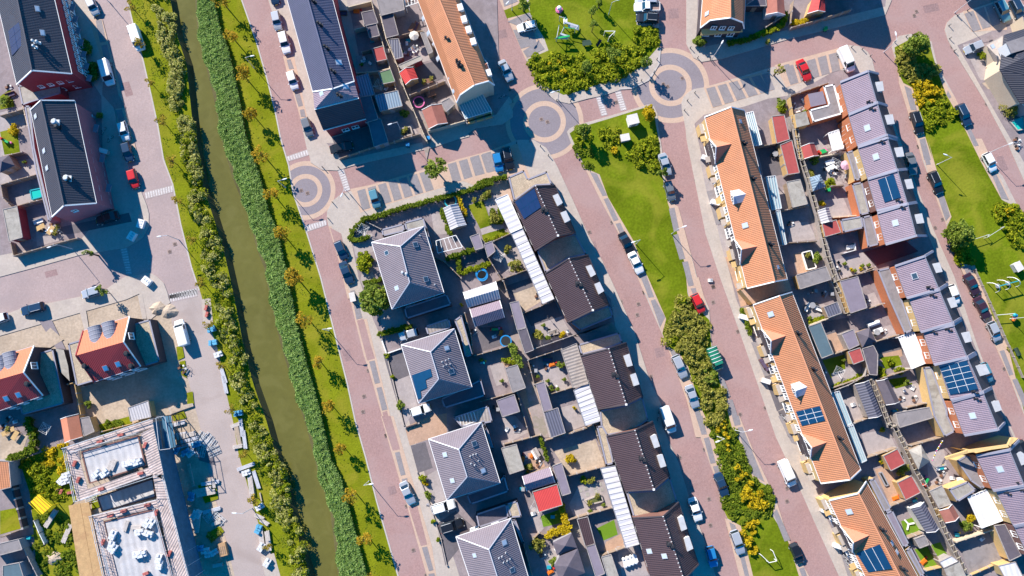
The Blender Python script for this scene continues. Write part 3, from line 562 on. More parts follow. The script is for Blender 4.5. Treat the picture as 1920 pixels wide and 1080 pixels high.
def windows(root, a, b, z, n, w_=1.0, h=1.3, t0=.08, t1=.92, fm=FRAMEW, name='window', panes=2, out=.05):
    """n windows on the wall from a to b (walls run counter-clockwise, outside on the right)"""
    a = Vector((a[0], a[1], 0)); b = Vector((b[0], b[1], 0)); d = (b - a); L = d.length; d.normalize(); nn = Vector((d.y, -d.x, 0))
    for i in range(n):
        t = t0 + (t1 - t0) * ((i + .5) / n); c = a + d * (L * t) + nn * (out - .06)
        mb = MB(); P_ = lambda u, v, k: c + d * u + Vector((0, 0, z + v)) + nn * k
        mb.beam(P_(-w_/2, 0, 0), P_(w_/2, 0, 0), .12, .14); mb.beam(P_(-w_/2, h, 0), P_(w_/2, h, 0), .12, .12)
        for k in range(panes + 1): u = -w_/2 + w_ * k / panes; mb.beam(P_(u, .05, 0), P_(u, h - .05, 0), .12, .12)
        mb.poly([P_(-w_/2 - .1, -.08, .20), P_(w_/2 + .1, -.08, .20), P_(w_/2 + .1, -.02, -.02), P_(-w_/2 - .1, -.02, -.02)][::-1])
        f = mb.build(name, fm, root)
        g = MB(); g.poly([P_(-w_/2 + .04, .04, .015), P_(w_/2 - .04, .04, .015), P_(w_/2 - .04, h - .04, .015), P_(-w_/2 + .04, h - .04, .015)]); g.build('pane', GLASS, f)
def door(root, a, b, z, t, m=FRAMEW, w_=1.0, h=2.2):
    a = Vector((a[0], a[1], 0)); b = Vector((b[0], b[1], 0)); d = (b - a); L = d.length; d.normalize(); nn = Vector((d.y, -d.x, 0)); c = a + d * L * t
    mb = MB(); P_ = lambda u, v, k: c + d * u + Vector((0, 0, z + v)) + nn * k
    mb.slab([P_(-w_/2, 0, .05), P_(w_/2, 0, .05), P_(w_/2, h, .06), P_(-w_/2, h, .06)], .05); o = mb.build('door', m, root)
    k = MB(); k.beam(P_(w_/2 - .15, 1.0, .12), P_(w_/2 - .03, 1.0, .12), .05, .05); k.build('handle', STEEL, o)
def cross_gable(root, eA, eB, rA, t, w_, d0, zb, zs, za, m, wm, frontm=None, win=True, name='dormer', trim=FRAMEW, slope=None):
    """gabled dormer; eA->eB the eave line (3D), rA a ridge point, t position along it"""
    eA, eB, rA = Vector(eA), Vector(eB), Vector(rA); L = (eB - eA).length; u = (eB - eA).normalized(); u.z = 0; u.normalize()
    v = Vector((-u.y, u.x, 0)); 
    if (rA - eA).dot(v) < 0: v = -v
    run = (rA - eA).dot(v); sl = (rA.z - eA.z) / run; c = lerp(eA, eB, t); ze = c.z
    P_ = lambda a, d, z: Vector((c.x, c.y, 0)) + u * a + v * d + Vector((0, 0, z))
    ds = max((zs - ze) / sl, d0); da = (za - ze) / sl; o = .12
    fl_, fr_, fa = P_(-w_/2 - o, d0 - .25, zs), P_(w_/2 + o, d0 - .25, zs), P_(0, d0 - .25, za)
    bl, br, ba = P_(-w_/2 - o, ds, zs + .02), P_(w_/2 + o, ds, zs + .02), P_(0, da, za)
    mb = MB(); mb.slab([fl_, fa, ba, bl], .1, ud=v); mb.slab([fr_, br, ba, fa], .1, ud=v); D = mb.build(name, m, root)
    wb = MB(); a_, b_, p_ = P_(-w_/2, d0, zs - .1), P_(w_/2, d0, zs - .1), P_(0, d0, za - .15)
    front = [P_(-w_/2, d0, zb), P_(w_/2, d0, zb), b_, p_, a_]; wb.poly(front if (front[1] - front[0]).cross(front[2] - front[0]).dot(v) < 0 else front[::-1])
    if d0 > .1: wb.poly([P_(-w_/2, d0, zb), a_, P_(-w_/2, ds, zs)]); wb.poly([P_(w_/2, d0, zb), b_, P_(w_/2, ds, zs)])
    wb.build('dormer_wall', frontm or wm, D)
    tb = MB()
    for s0, s1 in ((fl_, fa), (fa, fr_)): tb.beam(s0, s1, .16, .2)
    tb.build('barge_board', trim, D)
    if win:
        n_ = -v
        for k in ((-.25, .25) if w_ > 3 else (0,)):
            x = MB(); cc = P_(k * w_, d0, 0) + n_ * .06; hw = .45; z0, z1 = (ze - .2 if d0 < .1 else zb + .3), (zs + (za - zs) * .35 if d0 < .1 else zs - .15)
            Q_ = lambda a, z: cc + u * a + Vector((0, 0, z))
            for zz in (z0, z1): x.beam(Q_(-hw, zz), Q_(hw, zz), .1, .12)
            for aa in (-hw, 0, hw): x.beam(Q_(aa, z0), Q_(aa, z1), .1, .12)
            f = x.build('window', FRAMEW, D); g = MB(); g.poly([Q_(-hw, z0), Q_(hw, z0), Q_(hw, z1), Q_(-hw, z1)]); g.build('pane', GLASS, f)
    return D
def box_dormer(root, s, ztop, m, fm, lo=None, name='dormer'):
    """flat roofed dormer surveyed by the four corners of its top"""
    pts = pw(s, ztop); mb = MB(); mb.prism(pts, ztop - .18, ztop); D = mb.build(name, m, root)
    c = cen(pts); ins = [Vector((p.x + (c.x - p.x) * .07, p.y + (c.y - p.y) * .07, 0)) for p in pts]
    b = MB(); b.prism(ins, lo or ztop - 1.7, ztop - .19); b.build('dormer_wall', fm, D)
    return D
def flat_block(root, s, z, roofm, wallm, para=PARA, name='extension', z0=0.0, pw_=.28, ph=.16):
    pts = MB().up(pw(s, z)); mb = MB(); mb.prism(pts, z0, z - .02, 0); W_ = mb.build(name, wallm, root)
    r = MB(); r.poly(pts, 0, pts[1] - pts[0]); r.build('flat_roof', roofm, W_)
    if para is not None:
        p = MB(); c = cen(pts)
        for a, b in zip(pts, pts[1:] + pts[:1]):
            d = (b - a).normalized(); nn = Vector((-d.y, d.x, 0)) * (pw_ / 2); p.beam(a + nn, b + nn, pw_, ph)
        p.build('coping', para, W_)
    return W_
def house(name, label, cat, s, group=None):
    p = pw(s); c = cen(p); return thing(name, label, cat, (c.x, c.y, 0), 0, group)
# ---- orange terraces east of the middle street
def orange_row(label, ends, gables, smalls, skys, vents, solars, wallcols):
    (a0, r0, b0), (a1, r1, b1) = [q3(e) for e in ends]; c = (a0 + a1 + b0 + b1) / 4
    root = thing('terraced_houses', label, 'terraced houses', (c.x, c.y, 0), 0, 'orange roofed terraces')
    R_ = Roof(root, [[a0, r0, b0], [lerp(a0, a1, .5), lerp(r0, r1, .5), lerp(b0, b1, .5)], [a1, r1, b1]], R_ORANGE, W_YELLOW)
    PW_, PE = [a0, a1, r0], [b0, b1, r0]
    def tpos(px, py):                                 # position along the row of a surveyed point
        g = on_plane(px, py, PW_); return (g - a0).dot((a1 - a0).normalized()) / (a1 - a0).length
    for s in gables:
        (x0, y0), (x1, y1) = p2(s); t0, t1 = tpos(x0, y0), tpos(x1, y1)
        cross_gable(root, a0, a1, r0, (t0 + t1) / 2, abs(t1 - t0) * (a1 - a0).length, 0, 1.0, ZE, ZR - 1.1, R_ORANGE2, W_DARK)
    for s in smalls:
        (x0, y0), = p2(s); cross_gable(root, a0, a1, r0, tpos(x0, y0), 2.3, .9, ZE + .7, ZE + 2.3, ZE + 3.1, ZINC, FRAMEW)
    for s in skys[0]: skylight(root, *p2(s)[0], PW_, 1.0, 1.2)
    for s in skys[1]: skylight(root, *p2(s)[0], PE, .8, 1.0)
    for s in vents: vent(root, *p2(s)[0], PE, 1.0, n=2)
    for s, g in solars: panel_on(root, s, PW_, 'solar_panel', SOLARB, grid=g)
    # west facade: coloured bays of brick, windows in two storeys, porches
    L = (a1 - a0).length; n = len(wallcols); u = (a1 - a0).normalized(); v = Vector((u.y, -u.x, 0)); v = v if v.x < 0 else -v
    A, B = a0 + (-v) * .3, a1 + (-v) * .3; A.z = B.z = 0
    for i, wm in enumerate(wallcols):
        p, q = lerp(A, B, (i + .02) / n), lerp(A, B, (i + .98) / n)
        mb = MB(); e = v * .05
        mb.prism([p, q, q + v * .12, p + v * .12], 0, ZE - .3); o = mb.build('facade_bay', wm, root)
        pp, qq = (q + v * .12, p + v * .12)
        if (qq - pp).cross(Vector((0, 0, 1))).dot(v) < 0: pp, qq = qq, pp
        windows(o, pp, qq, 3.2, 2, 1.1, 1.4); windows(o, pp, qq, .7, 1, 1.8, 1.6, .05, .55, panes=3); door(o, pp, qq, .1, .8, PLASTIC['white'])
        # porch canopy / bay box
        k = lerp(p, q, .8) + v * .55; b2 = MB(); b2.box((k.x, k.y, 2.35), (1.1, 1.3, .12), atan2(u.y, u.x)); b2.build('porch_roof', CONC if i % 3 else W_YELLOW, o)
        if i % 2 == 0:
            k = lerp(p, q, .32) + v * .45; b3 = MB(); b3.box((k.x, k.y, .1), (2.0, .9, 2.6), atan2(u.y, u.x), 0, 1); b3.build('bay_window', [W_YELLOW, CONC], o)
    return root
Yw, Dk, Or, Gy = W_YELLOW, W_DARK, W_ORANGE, W_GREY
orange_row('orange tiled terrace facing the corner roundabout, two big gables and one zinc dormer', ("D 870 790 5.5 1045 723 9.5 1135 745 5.5", "I 580 1010 5.5 765 965 9.5 850 950 5.5"),
    ["I 330 5 368 165", "I 500 680 540 845"], ["I 478 405"], (["I 568 585"], ["D 1108 820", "I 785 868"]), ["I 548 25", "I 608 262", "I 725 705"], [], [Yw, Dk, Yw, Yw, Yw, Dk, Dk, Yw])
orange_row('long orange tiled terrace in the middle of the row with nine panel solar array', ("P 405 185 5.5 580 125 9.5 665 100 5.5", "V 1150 455 5.5 1345 430 9.5 1418 362 5.5"),
    ["P 465 352 525 510", "V 1022 120 1090 280"], ["P 670 762"], (["P 525 248"], []), ["P 695 370", "P 798 612", "V 1262 140"], [("P 695 905 855 868 892 965 735 1002", (3, 3))], [Dk, Yw, Dk, Yw, Dk, Yw, Yw, Dk, Yw])
orange_row('lowest orange tiled terrace at the bottom edge with a dark blue solar array', ("W 125 570 5.5 322 522 9.5 375 442 5.5", "W 420 1190 5.5 655 1190 9.5 770 1170 5.5"),
    ["W 215 742 298 912"], [], (["W 262 645"], ["W 547 860", "W 580 920"]), ["W 470 755", "W 610 1020"], [("W 312 925 468 865 552 1028 390 1052", (3, 1))], [Yw, Dk, Gy, Dk, Yw])
# ---- top orange mansard terrace and the corner house
def mansard(label, secs, skys, vents, wallm, nm='terraced_houses', winw=None):
    S_ = [q3(s) for s in secs]; c = cen([S_[0][0], S_[0][-1], S_[-1][0], S_[-1][-1]])
    root = thing(nm, label, 'terraced houses' if nm == 'terraced_houses' else 'house', (c.x, c.y, 0), 0, 'orange roofed terraces')
    r = Roof(root, S_, R_ORANGE, wallm)
    pls = [[S_[0][k], S_[-1][k], S_[0][k + 1]] for k in range(len(S_[0]) - 1)]
    for s, k, w_, h in skys: skylight(root, *p2(s)[0], pls[k], w_, h)
    for s, k in vents: vent(root, *p2(s)[0], pls[k], .8, n=2)
    return root, S_, pls
t, S_, pl = mansard('long orange mansard terrace with slatted glass veranda at its lower end', ["C 180 -180 6 240 -180 8.6 320 -180 10.5 430 -180 8.8 460 -180 6.2", "C 228 0 6 278 0 8.6 376 0 10.5 482 0 8.8 515 0 6.2", "C 490 692 6 515 640 8.6 610 575 10.5 705 548 8.8 745 575 6.2"],
    [("C 270 120", 0, .9, 1.4), ("C 303 222", 0, .9, 1.5), ("C 368 392", 0, .9, 1.5), ("C 475 610", 0, .8, 1.5), ("C 255 32", 0, .7, .7), ("C 335 297", 0, .5, .6), ("C 443 525", 0, .5, .7)], [("C 415 262", 1), ("C 490 415", 1), ("C 500 440", 1)], W_CREAM)
a, b = S_[2][3], S_[1][3]; cross_gable(t, S_[2][4], S_[1][4], S_[2][2], .22, 2.2, .1, 3.5, 6.2, 7.4, R_ORANGE2, FRAMEW, name='dormer')
for x, y in p2("C 535 140 565 210 597 290 510 60 700 500"):
    g = on_plane(x, y, [S_[1][4], S_[2][4], S_[1][3]], .2); mb = MB(); mb.box((g.x, g.y, g.z - .3), (1.0, 1.3, .9), .3); mb.build('dormer', FRAMEW, t)
mansard('orange mansard terrace standing just beyond the top edge of the picture', ['X 1480 -260 5.5 1500 -275 8 1537 -300 10 1562 -285 8 1572 -275 5.5', 'X 1541 -21 5.5 1560 -40 8 1597 -64 10 1622 -48 8 1632 -35 5.5'], [], [], W_BROWN)
gs = [q3('X 1730 -260 6 1770 -262 9 1805 -240 6'), q3('X 1787 -83 6 1830 -80 9 1865 -49 6')]; gr_ = thing('house', 'orange roofed house just beyond the top right corner', 'house', cen([gs[0][0], gs[1][2]])); Roof(gr_, gs, R_ORANGE, W_BROWN)
# veranda with glass slats at the south end
def veranda(name, label, s, z, n, fm, gm, group=None, solid=False, cat='veranda'):
    a, b, c, d = pw(s, z); root = thing(name, label, cat, cen([a, b, c, d]), 0, group); fr = MB()
    for p, q in ((a, b), (b, c), (c, d), (d, a)): fr.beam(p, q, .12, .14)
    fr.build('frame', fm, root)
    for i in range(1, n):
        k = MB(); k.beam(lerp(a, b, i / n) + Vector((0, 0, .02)), lerp(d, c, i / n) + Vector((0, 0, .02)), .09, .16); k.build('rafter', fm, root)
    for p in (a, b, c, d):
        k = MB(); q = lerp(p, cen([a, b, c, d]) + Vector((0, 0, z)), .04); k.box((q.x, q.y, 0), (.12, .12, z - .06)); k.build('post', fm, root)
    if gm is not None: g = MB(); g.slab([x - Vector((0, 0, .1)) for x in (a, b, c, d)], .03); g.build('roof_sheet', gm, root)
    return root
TG = mat('veranda_glass', (.30, .42, .46), rough=.15, var=.05, fine=0, spec=.5)
veranda('veranda', 'white framed glass veranda with many slats at the orange terrace end', "C 500 692 655 618 728 748 548 802", 2.8, 10, FRAMEW, TG)
t, S_, pl = mansard('orange mansard corner house above the right hand roundabout with dark gable', ["D 868 -180 4.5 930 -180 7.2 1040 -180 9.5 1130 -180 7.2 1150 -180 4.5", "D 840 188 4.5 905 138 7.2 1042 120 9.5 1125 152 7.2 1135 193 4.5"],
    [("D 887 92", 0, .9, 1.2)], [], W_DARK, 'corner_house')
windows(t, S_[1][0], S_[1][4], 1.0, 3, 1.2, 1.4); windows(t, S_[1][0], S_[1][4], 4.0, 3, 1.0, 1.3, .2, .8)
mb = MB(); mb.slab(q3("D 850 195 3.2 1120 185 3.2 1125 215 2.6 840 240 2.6"), .2); mb.build('porch_roof', W_YELLOW, t)
# ---- blue-grey long terrace with hipped end
secs = [q3("B 455 -200 9.4 595 -200 12.4 760 -200 9.4"), q3("B 500 0 9.4 640 0 12.4 805 0 9.4"), q3("B 672 620 9.4 806 600 12.4 950 550 9.4")]
root = thing('terraced_houses', 'long blue grey tiled terrace beside the canal road with a red brick end', 'terraced houses', cen([secs[0][0], secs[2][2]]), 0)
Roof(root, secs, R_BLUE, W_RED)
e = q3("B 683 738 9.4 832 700 9.45 982 662 9.4"); lo = q3("B 742 880 5.2 1030 803 5.2")
mb = MB(); mb.slab([secs[2][0], e[0], secs[2][1]], .14, ud=e[0] - secs[2][0]); mb.slab([secs[2][1], e[2], secs[2][2]], .14, ud=e[2] - secs[2][2]); mb.slab([secs[2][1], e[0], e[2]], .14, ud=e[2] - e[0]); mb.build('hip_roof', R_PURPLE, root)
mb = MB(); mb.slab([e[0], lo[0], lo[1], e[2]], .14, ud=lo[1] - lo[0]); mb.build('lower_roof', R_SLATE, root)
mb = MB(); q = [Vector((lo[0].x + .3, lo[0].y + .3, 0)), Vector((lo[1].x - .3, lo[1].y + .3, 0)), Vector((secs[2][2].x - .4, secs[2][2].y, 0)), Vector((secs[2][0].x + .4, secs[2][0].y, 0))]; mb.prism(q, 0, 5.1); mb.prism([lerp(q[0], q[3], .4), lerp(q[1], q[2], .4), q[2], q[3]], 5.1, 9.1); mb.build('end_wall', W_RED, root)
windows(root, q[0], q[1], 1.0, 2, 1.3, 1.3, .3, .8)
bar_line([e[0], e[1], e[2]], .2, .15, 'gutter', FRAMEW, root); bar_line([lo[0], lo[1]], .2, .15, 'gutter', FRAMEW, root)
plW, plE = [secs[1][0], secs[2][0], secs[1][1]], [secs[1][2], secs[2][2], secs[1][1]]
skylight(root, *p2("B 733 632")[0], plW, .9, 1.1); skylight(root, *p2("B 845 422")[0], plE, 1.1, 1.3); skylight(root, *p2("B 890 585")[0], plE, 1.1, 1.3)
for s in ("B 712 160", "B 757 318", "B 802 477", "B 845 640", "B 670 5"): vent(root, *p2(s)[0], plE, .8, n=2)
# ---- north-west dark roofed block with red gable
secs = [q3("A -60 -160 7.8 85 -160 12 330 -160 7.8"), q3("A 113 572 7.8 216 476 12 484 498 7.8")]
root = thing('apartment_block', 'dark roofed block in the top left corner with a dark red gable', 'building', cen([secs[0][0], secs[1][2]]), 0)
Roof(root, secs, R_NAVY, W_RED); plE = [secs[0][2], secs[1][2], secs[0][1]]; plW = [secs[0][0], secs[1][0], secs[0][1]]
windows(root, secs[1][0] + Vector((.3, .3, 0)), secs[1][2] + Vector((-.3, .3, 0)), 4.2, 4, .9, 1.0, .15, .9); windows(root, secs[1][0] + Vector((.3, .3, 0)), secs[1][2] + Vector((-.3, .3, 0)), 1.2, 3, 1.0, 1.2)
skylight(root, *p2("A 250 60")[0], plE, 1.2, .8); skylight(root, *p2("A 285 222")[0], plE, 1.2, .8)
for s in ("A 240 285", "A 268 290", "A 245 320"): vent(root, *p2(s)[0], plE, .9, m=STEEL)
windows(root, secs[1][2], secs[0][2], 3.3, 12, 1.0, 1.4); windows(root, secs[1][2], secs[0][2], .8, 12, 1.2, 1.6)
panel_on(root, "A 60 210 130 150 165 290 85 378", plW, 'solar_panel', SOLAR, grid=(2, 3), gm=SOLAR)
for i in range(7):
    p = lerp(secs[1][2], secs[0][2], (i + .5) / 8); mb = MB(); mb.box((p.x + .7, p.y, 2.4), (.9, 1.3, .15), -.25); mb.build('porch_roof', ZINCD, root)
r2 = flat_block(root, "A 122 578 240 560 400 560 410 632 210 690 150 712", 3.0, FLATY, W_RED)
# ---- pink brick block
secs = [q3("A 207 742 7.2 277 678 10.8 503 680 7.2"), q3("F 352 528 7.2 432 452 10.8 650 436 7.2")]
root = thing('apartment_block', 'pink brick block with a dark roof and white windows above the street', 'building', cen([secs[0][0], secs[1][2]]), 0)
Roof(root, secs, R_NAVY, W_PINK); plE = [secs[0][2], secs[1][2], secs[0][1]]; plW = [secs[0][0], secs[1][0], secs[0][1]]
for z in (4.6, 1.2): windows(root, secs[1][2] + Vector((-.3, .1, 0)), secs[0][2] + Vector((-.3, -.1, 0)), z, 10, 1.0, 1.5, .03, .97)
windows(root, secs[1][0] + Vector((.3, .3, 0)), secs[1][2] + Vector((-.3, .3, 0)), 5.6, 1, .9, 1.0, .25, .6)
for s, k in (("A 243 785", plW), ("A 300 1018", plW), ("F 320 198", plW)): skylight(root, *p2(s)[0], k, .9, 1.3)
for s in ("A 382 828", "F 463 270"): vent(root, *p2(s)[0], plE, .8, m=STEEL, n=1, r=.35)
for s in ("A 400 860", "F 480 275"): vent(root, *p2(s)[0], plE, 1.0, n=1, r=.25)
flat_block(root, "A 165 715 205 712 F 235 60 350 545 328 562 240 215", 3.1, FLATY, W_PINK, PARA)
for i in range(3):
    p = lerp(secs[1][2], secs[0][2], .2 + .3 * i); mb = MB(); mb.box((p.x + .8, p.y, 2.6), (.9, 1.6, .15), -.2); mb.build('porch_roof', ZINCD, root)
# ---- hipped villas
def villa(label, nw, ne, se, sw, r1, r2, skys, annex, zr=9.5):
    P = [G(*p2(s)[0], ZE) for s in (nw, ne, se, sw)]; r1, r2 = G(*p2(r1)[0], zr), G(*p2(r2)[0], zr); c = cen(P)
    root = thing('villa', label, 'house', c, 0, 'hipped roof villas'); mb = MB(); nw, ne, se, sw = P
    for f, u in (([nw, sw, r2, r1], sw - nw), ([ne, r1, r2, se], se - ne), ([nw, r1, ne], ne - nw), ([sw, se, r2], se - sw)): mb.slab(f, .16, ud=u)
    mb.build('roof', R_VILLA, root); w_ = MB(); Pn = wall_ring(w_, P, inset=.5); w_.build('wall', W_YELLOW if 0 else W_DARK, root)
    for a, b in ((nw, r1), (ne, r1), (se, r2), (sw, r2), (r1, r2)): bar_line([a, b], .15, .1, 'ridge_tiles', ZINCD if b is r2 and a in (se,) else FRAMEW if a is nw else ZINC, root, .04)
    bar_line([nw, ne, se, sw, nw], .16, .16, 'gutter', FRAMEW, root, -.06)
    pl = {'w': [nw, sw, r1], 'e': [ne, se, r1], 'n': [nw, ne, r1], 's': [sw, se, r2]}
    for s, k, wd, h, m in skys: skylight(root, *p2(s)[0], pl[k], wd, h, m)
    for i in range(4): a, b = Pn[i], Pn[(i + 1) % 4]; windows(root, a, b, 3.2, 2, 1.2, 1.3); windows(root, a, b, .6, 2, 1.6, 1.7)
    door(root, Pn[0], Pn[1], 0, .5, W_BROWN)
    for s, z, rm, wm in annex: flat_block(root, s, z, rm, wm, PARA)
    return root, pl
FY = FLATY
v1, p1 = villa('hipped villa by the round hedge garden, topmost of the four', "O 637 700", "O 988 592", "M 620 104", "M 270 215", "O 830 727", "O 893 970",
    [("O 740 770", 'w', .9, 1.1, GLASS), ("O 808 1008", 'w', .9, 1.1, GLASSL), ("O 930 715", 'e', 1.0, 1.1, GLASS), ("O 1000 948", 'e', 1.0, 1.1, GLASS)], [("O 700 612 850 572 862 625 712 660", 2.9, PATIO, W_DARK), ("O 855 565 985 530 1045 720 1030 790 1000 600 870 622", 2.9, FLATY, W_DARK), ("M 350 205 640 110 672 185 368 282", 2.9, FLATD, W_DARK)])
for s in ("O 845 905", "O 870 915"): vent(v1, *p2(s)[0], p1['w'], .6, m=STEEL, n=1)
for s in ("O 965 655", "O 1065 985"): vent(v1, *p2(s)[0], p1['e'], .5, m=STEEL, n=1, r=.08)
v2, p2_ = villa('hipped villa with L shaped blue solar panels on its left roof slope', "M 332 456", "M 690 346", "M 810 742", "M 450 850", "M 530 503", "M 585 686",
    [("M 637 478", 'e', .9, 1.1, GLASSL), ("M 668 635", 'e', 1.0, 1.2, GLASS)], [("M 492 328 655 276 672 340 512 392", 2.9, DECKR, W_DARK), ("M 690 290 738 255 815 525 765 545 735 400", 2.9, GRAVEL, W_DARK), ("M 600 820 870 688 900 800 625 885", 2.9, FLATD, W_DARK)])
panel_on(v2, "M 405 660 532 615 545 668 500 690 500 700 510 745 465 765 472 812 448 822", p2_['w'], 'solar_panel', SOLARB)
v3, p3 = villa('hipped villa with two white skylights and steel pipes beside the tan driveway', "T 877 156", "T 1232 42", "T 1360 453", "T 1000 568", "T 1080 225", "T 1137 411",
    [("T 990 260", 'w', .9, 1.1, GLASSL), ("T 1040 435", 'w', .9, 1.1, GLASSL), ("T 1183 187", 'e', 1.0, 1.1, GLASS), ("T 1243 370", 'e', .9, 1.1, GLASSL)], [("M 680 945 920 865 950 975 900 985 740 1010", 2.9, DECKR, W_DARK), ("T 1240 30 1280 100 1320 225 1300 225", 2.9, FLATY, W_DARK), ("T 1330 460 1130 530 1160 600 1420 510 1390 400", 2.9, FLATD, W_DARK)])
v4, p4 = villa('hipped villa cut by the bottom edge of the picture', "T 1062 816", "U 208 692", "U 332 1108", "U -25 1222", "T 1283 900", "U 117 1085",
    [("T 1190 940", 'w', .8, .9, GLASSL), ("U 162 855", 'e', 1.0, 1.1, GLASSL), ("U 215 1040", 'e', .9, 1.1, GLASS)], [("T 1195 662 1410 590 1440 680 1215 755", 2.9, FLATD, W_DARK), ("U 170 595 250 570 282 680 185 690", 2.9, GRAVEL, W_DARK), ("U 215 700 240 695 300 860 285 860", 2.9, FLATD, W_DARK)])
for v, pl, pts in ((v2, p2_, "M 610 570 620 600 635 560 655 550 640 590 665 585"), (v3, p3, "T 1160 270 1180 260 1165 320 1215 300 1200 255 1190 330"), (v4, p4, "U 130 955 150 945 175 920 160 985 185 975 205 960")):
    for x, y in p2(pts): vent(v, x, y, pl['e'], .5, m=STEEL, n=1, r=.07)
# ---- dark brown houses along the middle street
def brown(label, A, B, dorm, skys=(), vents=(), solar=None):
    S_ = [q3(A), q3(B)]; root = thing('brown_roofed_house', label, 'house', cen([S_[0][0], S_[1][2]]), 0, 'brown roofed houses along the middle street')
    Roof(root, S_, R_BROWN, W_BROWN, trim=W_DARK, ridge=True)
    a, b = S_[0][1], S_[1][1]; n = 15; mb = MB()
    for i in range(n + 1): p = lerp(a, b, i / n); mb.box((p.x, p.y, p.z + .06), (.22, .12, .1), .4)
    mb.box((b.x, b.y, b.z), (.35, .35, .3)); mb.build('ridge_clip', FRAMEW, root)
    for s in dorm: 
        D = box_dormer(root, s, 7.6, LDORM, FRAMEW, 5.3)
    plW, plE = [S_[0][0], S_[1][0], S_[0][1]], [S_[0][2], S_[1][2], S_[0][1]]
    for s in vents:
        x, y = p2(s)[0]; vent(root, x, y, plW, .7, n=2, r=.24)
    for s in skys: skylight(root, *p2(s)[0], plW, .9, 1.1)
    if solar: panel_on(root, solar[0], plW, 'solar_panel', SOLAR, grid=solar[1], gm=SOLARB)
    e0, e1 = S_[0][2] + Vector((-.3, 0, 0)), S_[1][2] + Vector((-.3, 0, 0)); windows(root, e1, e0, 3, 3); windows(root, e1, e0, .6, 3, 1.4, 1.8); windows(root, S_[0][0] + Vector((.3, 0, 0)), S_[1][0] + Vector((.3, 0, 0)), 3.2, 3)
    return root
k1 = brown('brown roofed house with dark solar panels, topmost of its street', "H 298 430 5.5 447 320 9.5 578 315 5.5", "H 445 755 5.5 598 655 9.5 717 635 5.5", ["H 562 385 598 370 630 432 595 455", "H 614 500 652 485 682 548 645 568"], vents=["H 497 480"], solar=("H 310 425 440 335 486 462 372 542", (4, 2)))
k2 = brown('brown roofed house opposite the two parked cars on the lawn edge', "H 512 910 5.5 672 810 9.5 800 785 5.5", "N 380 302 5.5 545 222 9.5 655 182 5.5", ["H 785 862 822 850 855 915 820 935", "H 842 980 880 965 910 1035 872 1055"][:1] + ["N 556 45 592 30 622 92 585 115"], vents=["H 728 978"])
k3 = brown('brown roofed house beside the weathered board roof with two grey dormers', "N 465 530 5.5 652 482 9.5 770 440 5.5", "N 582 890 5.5 770 858 9.5 882 800 5.5", ["N 752 530 792 515 815 595 778 605", "N 798 658 835 645 860 722 822 735"], vents=["N 685 655"])
k4 = brown('brown roofed house right of the sandy unfinished garden', "U 856 135 5.5 1045 97 9.5 1165 36 5.5", "U 980 507 5.5 1172 495 9.5 1280 402 5.5", ["U 1148 138 1188 122 1215 205 1178 218", "U 1194 268 1232 258 1258 338 1220 350"], vents=["U 1085 285"])
k5 = brown('brown roofed house with two small skylights, lowest of its street', "U 1033 688 5.5 1235 678 9.5 1340 582 5.5", "U 1160 1110 5.5 1375 1105 9.5 1475 1000 5.5", ["U 1335 690 1372 675 1398 762 1360 778", "U 1378 828 1412 812 1440 895 1400 915"], vents=["U 1272 862"], skys=["U 1247 945", "U 1145 912"])
# gravel roofed garages between them
def garage(label, s, z=3.0, m=GRAVEL, wm=W_DARK, para=PARA, cat='garage', name='garage', group=None):
    pts = pw(s, z); root = thing(name, label, cat, cen(pts), 0, group); mb = MB(); P = mb.up(pts); mb.prism(P, 0, z - .02); mb.build('wall', wm, root)
    r = MB(); r.poly(P, 0, P[1] - P[0]); r.build('roof', m, root)
    if para is not None:
        p = MB()
        for a, b in zip(P, P[1:] + P[:1]):
            d = (b - a).normalized(); nn = Vector((-d.y, d.x, 0)) * .15; p.beam(a + nn, b + nn, .3, .18)
        p.build('coping', para, root)
    return root
GG = 'gravel roofed garages between the brown roofed houses'
garage('gravel roofed garage with a stepped edge above the topmost brown house', "H 262 258 368 212 395 270 522 220 560 312 447 318 302 425", group=GG)
garage('gravel roofed garage between the two topmost brown houses', "H 455 752 598 662 717 642 792 782 670 808 512 905", group=GG)
garage('shaded gravel garage under the second brown house', "N 392 300 545 228 658 188 686 265 462 358", group=GG)
garage('gravel roofed garage left of a passage, above the board roof house', "N 445 452 722 372 748 440 652 478 468 524", group=GG)
garage('gravel roofed garage beside the white van', "N 590 898 770 862 882 806 922 960 820 1035 640 1068 600 1000", group=GG)
garage('gravel roofed garage above the lowest brown house', "U 985 512 1172 500 1282 410 1332 572 1235 668 1035 682", group=GG)
garage('narrow gravel roof strip left of the fourth brown house', "U 785 70 850 60 985 110 860 132 905 320 850 335", z=2.8, group=GG)
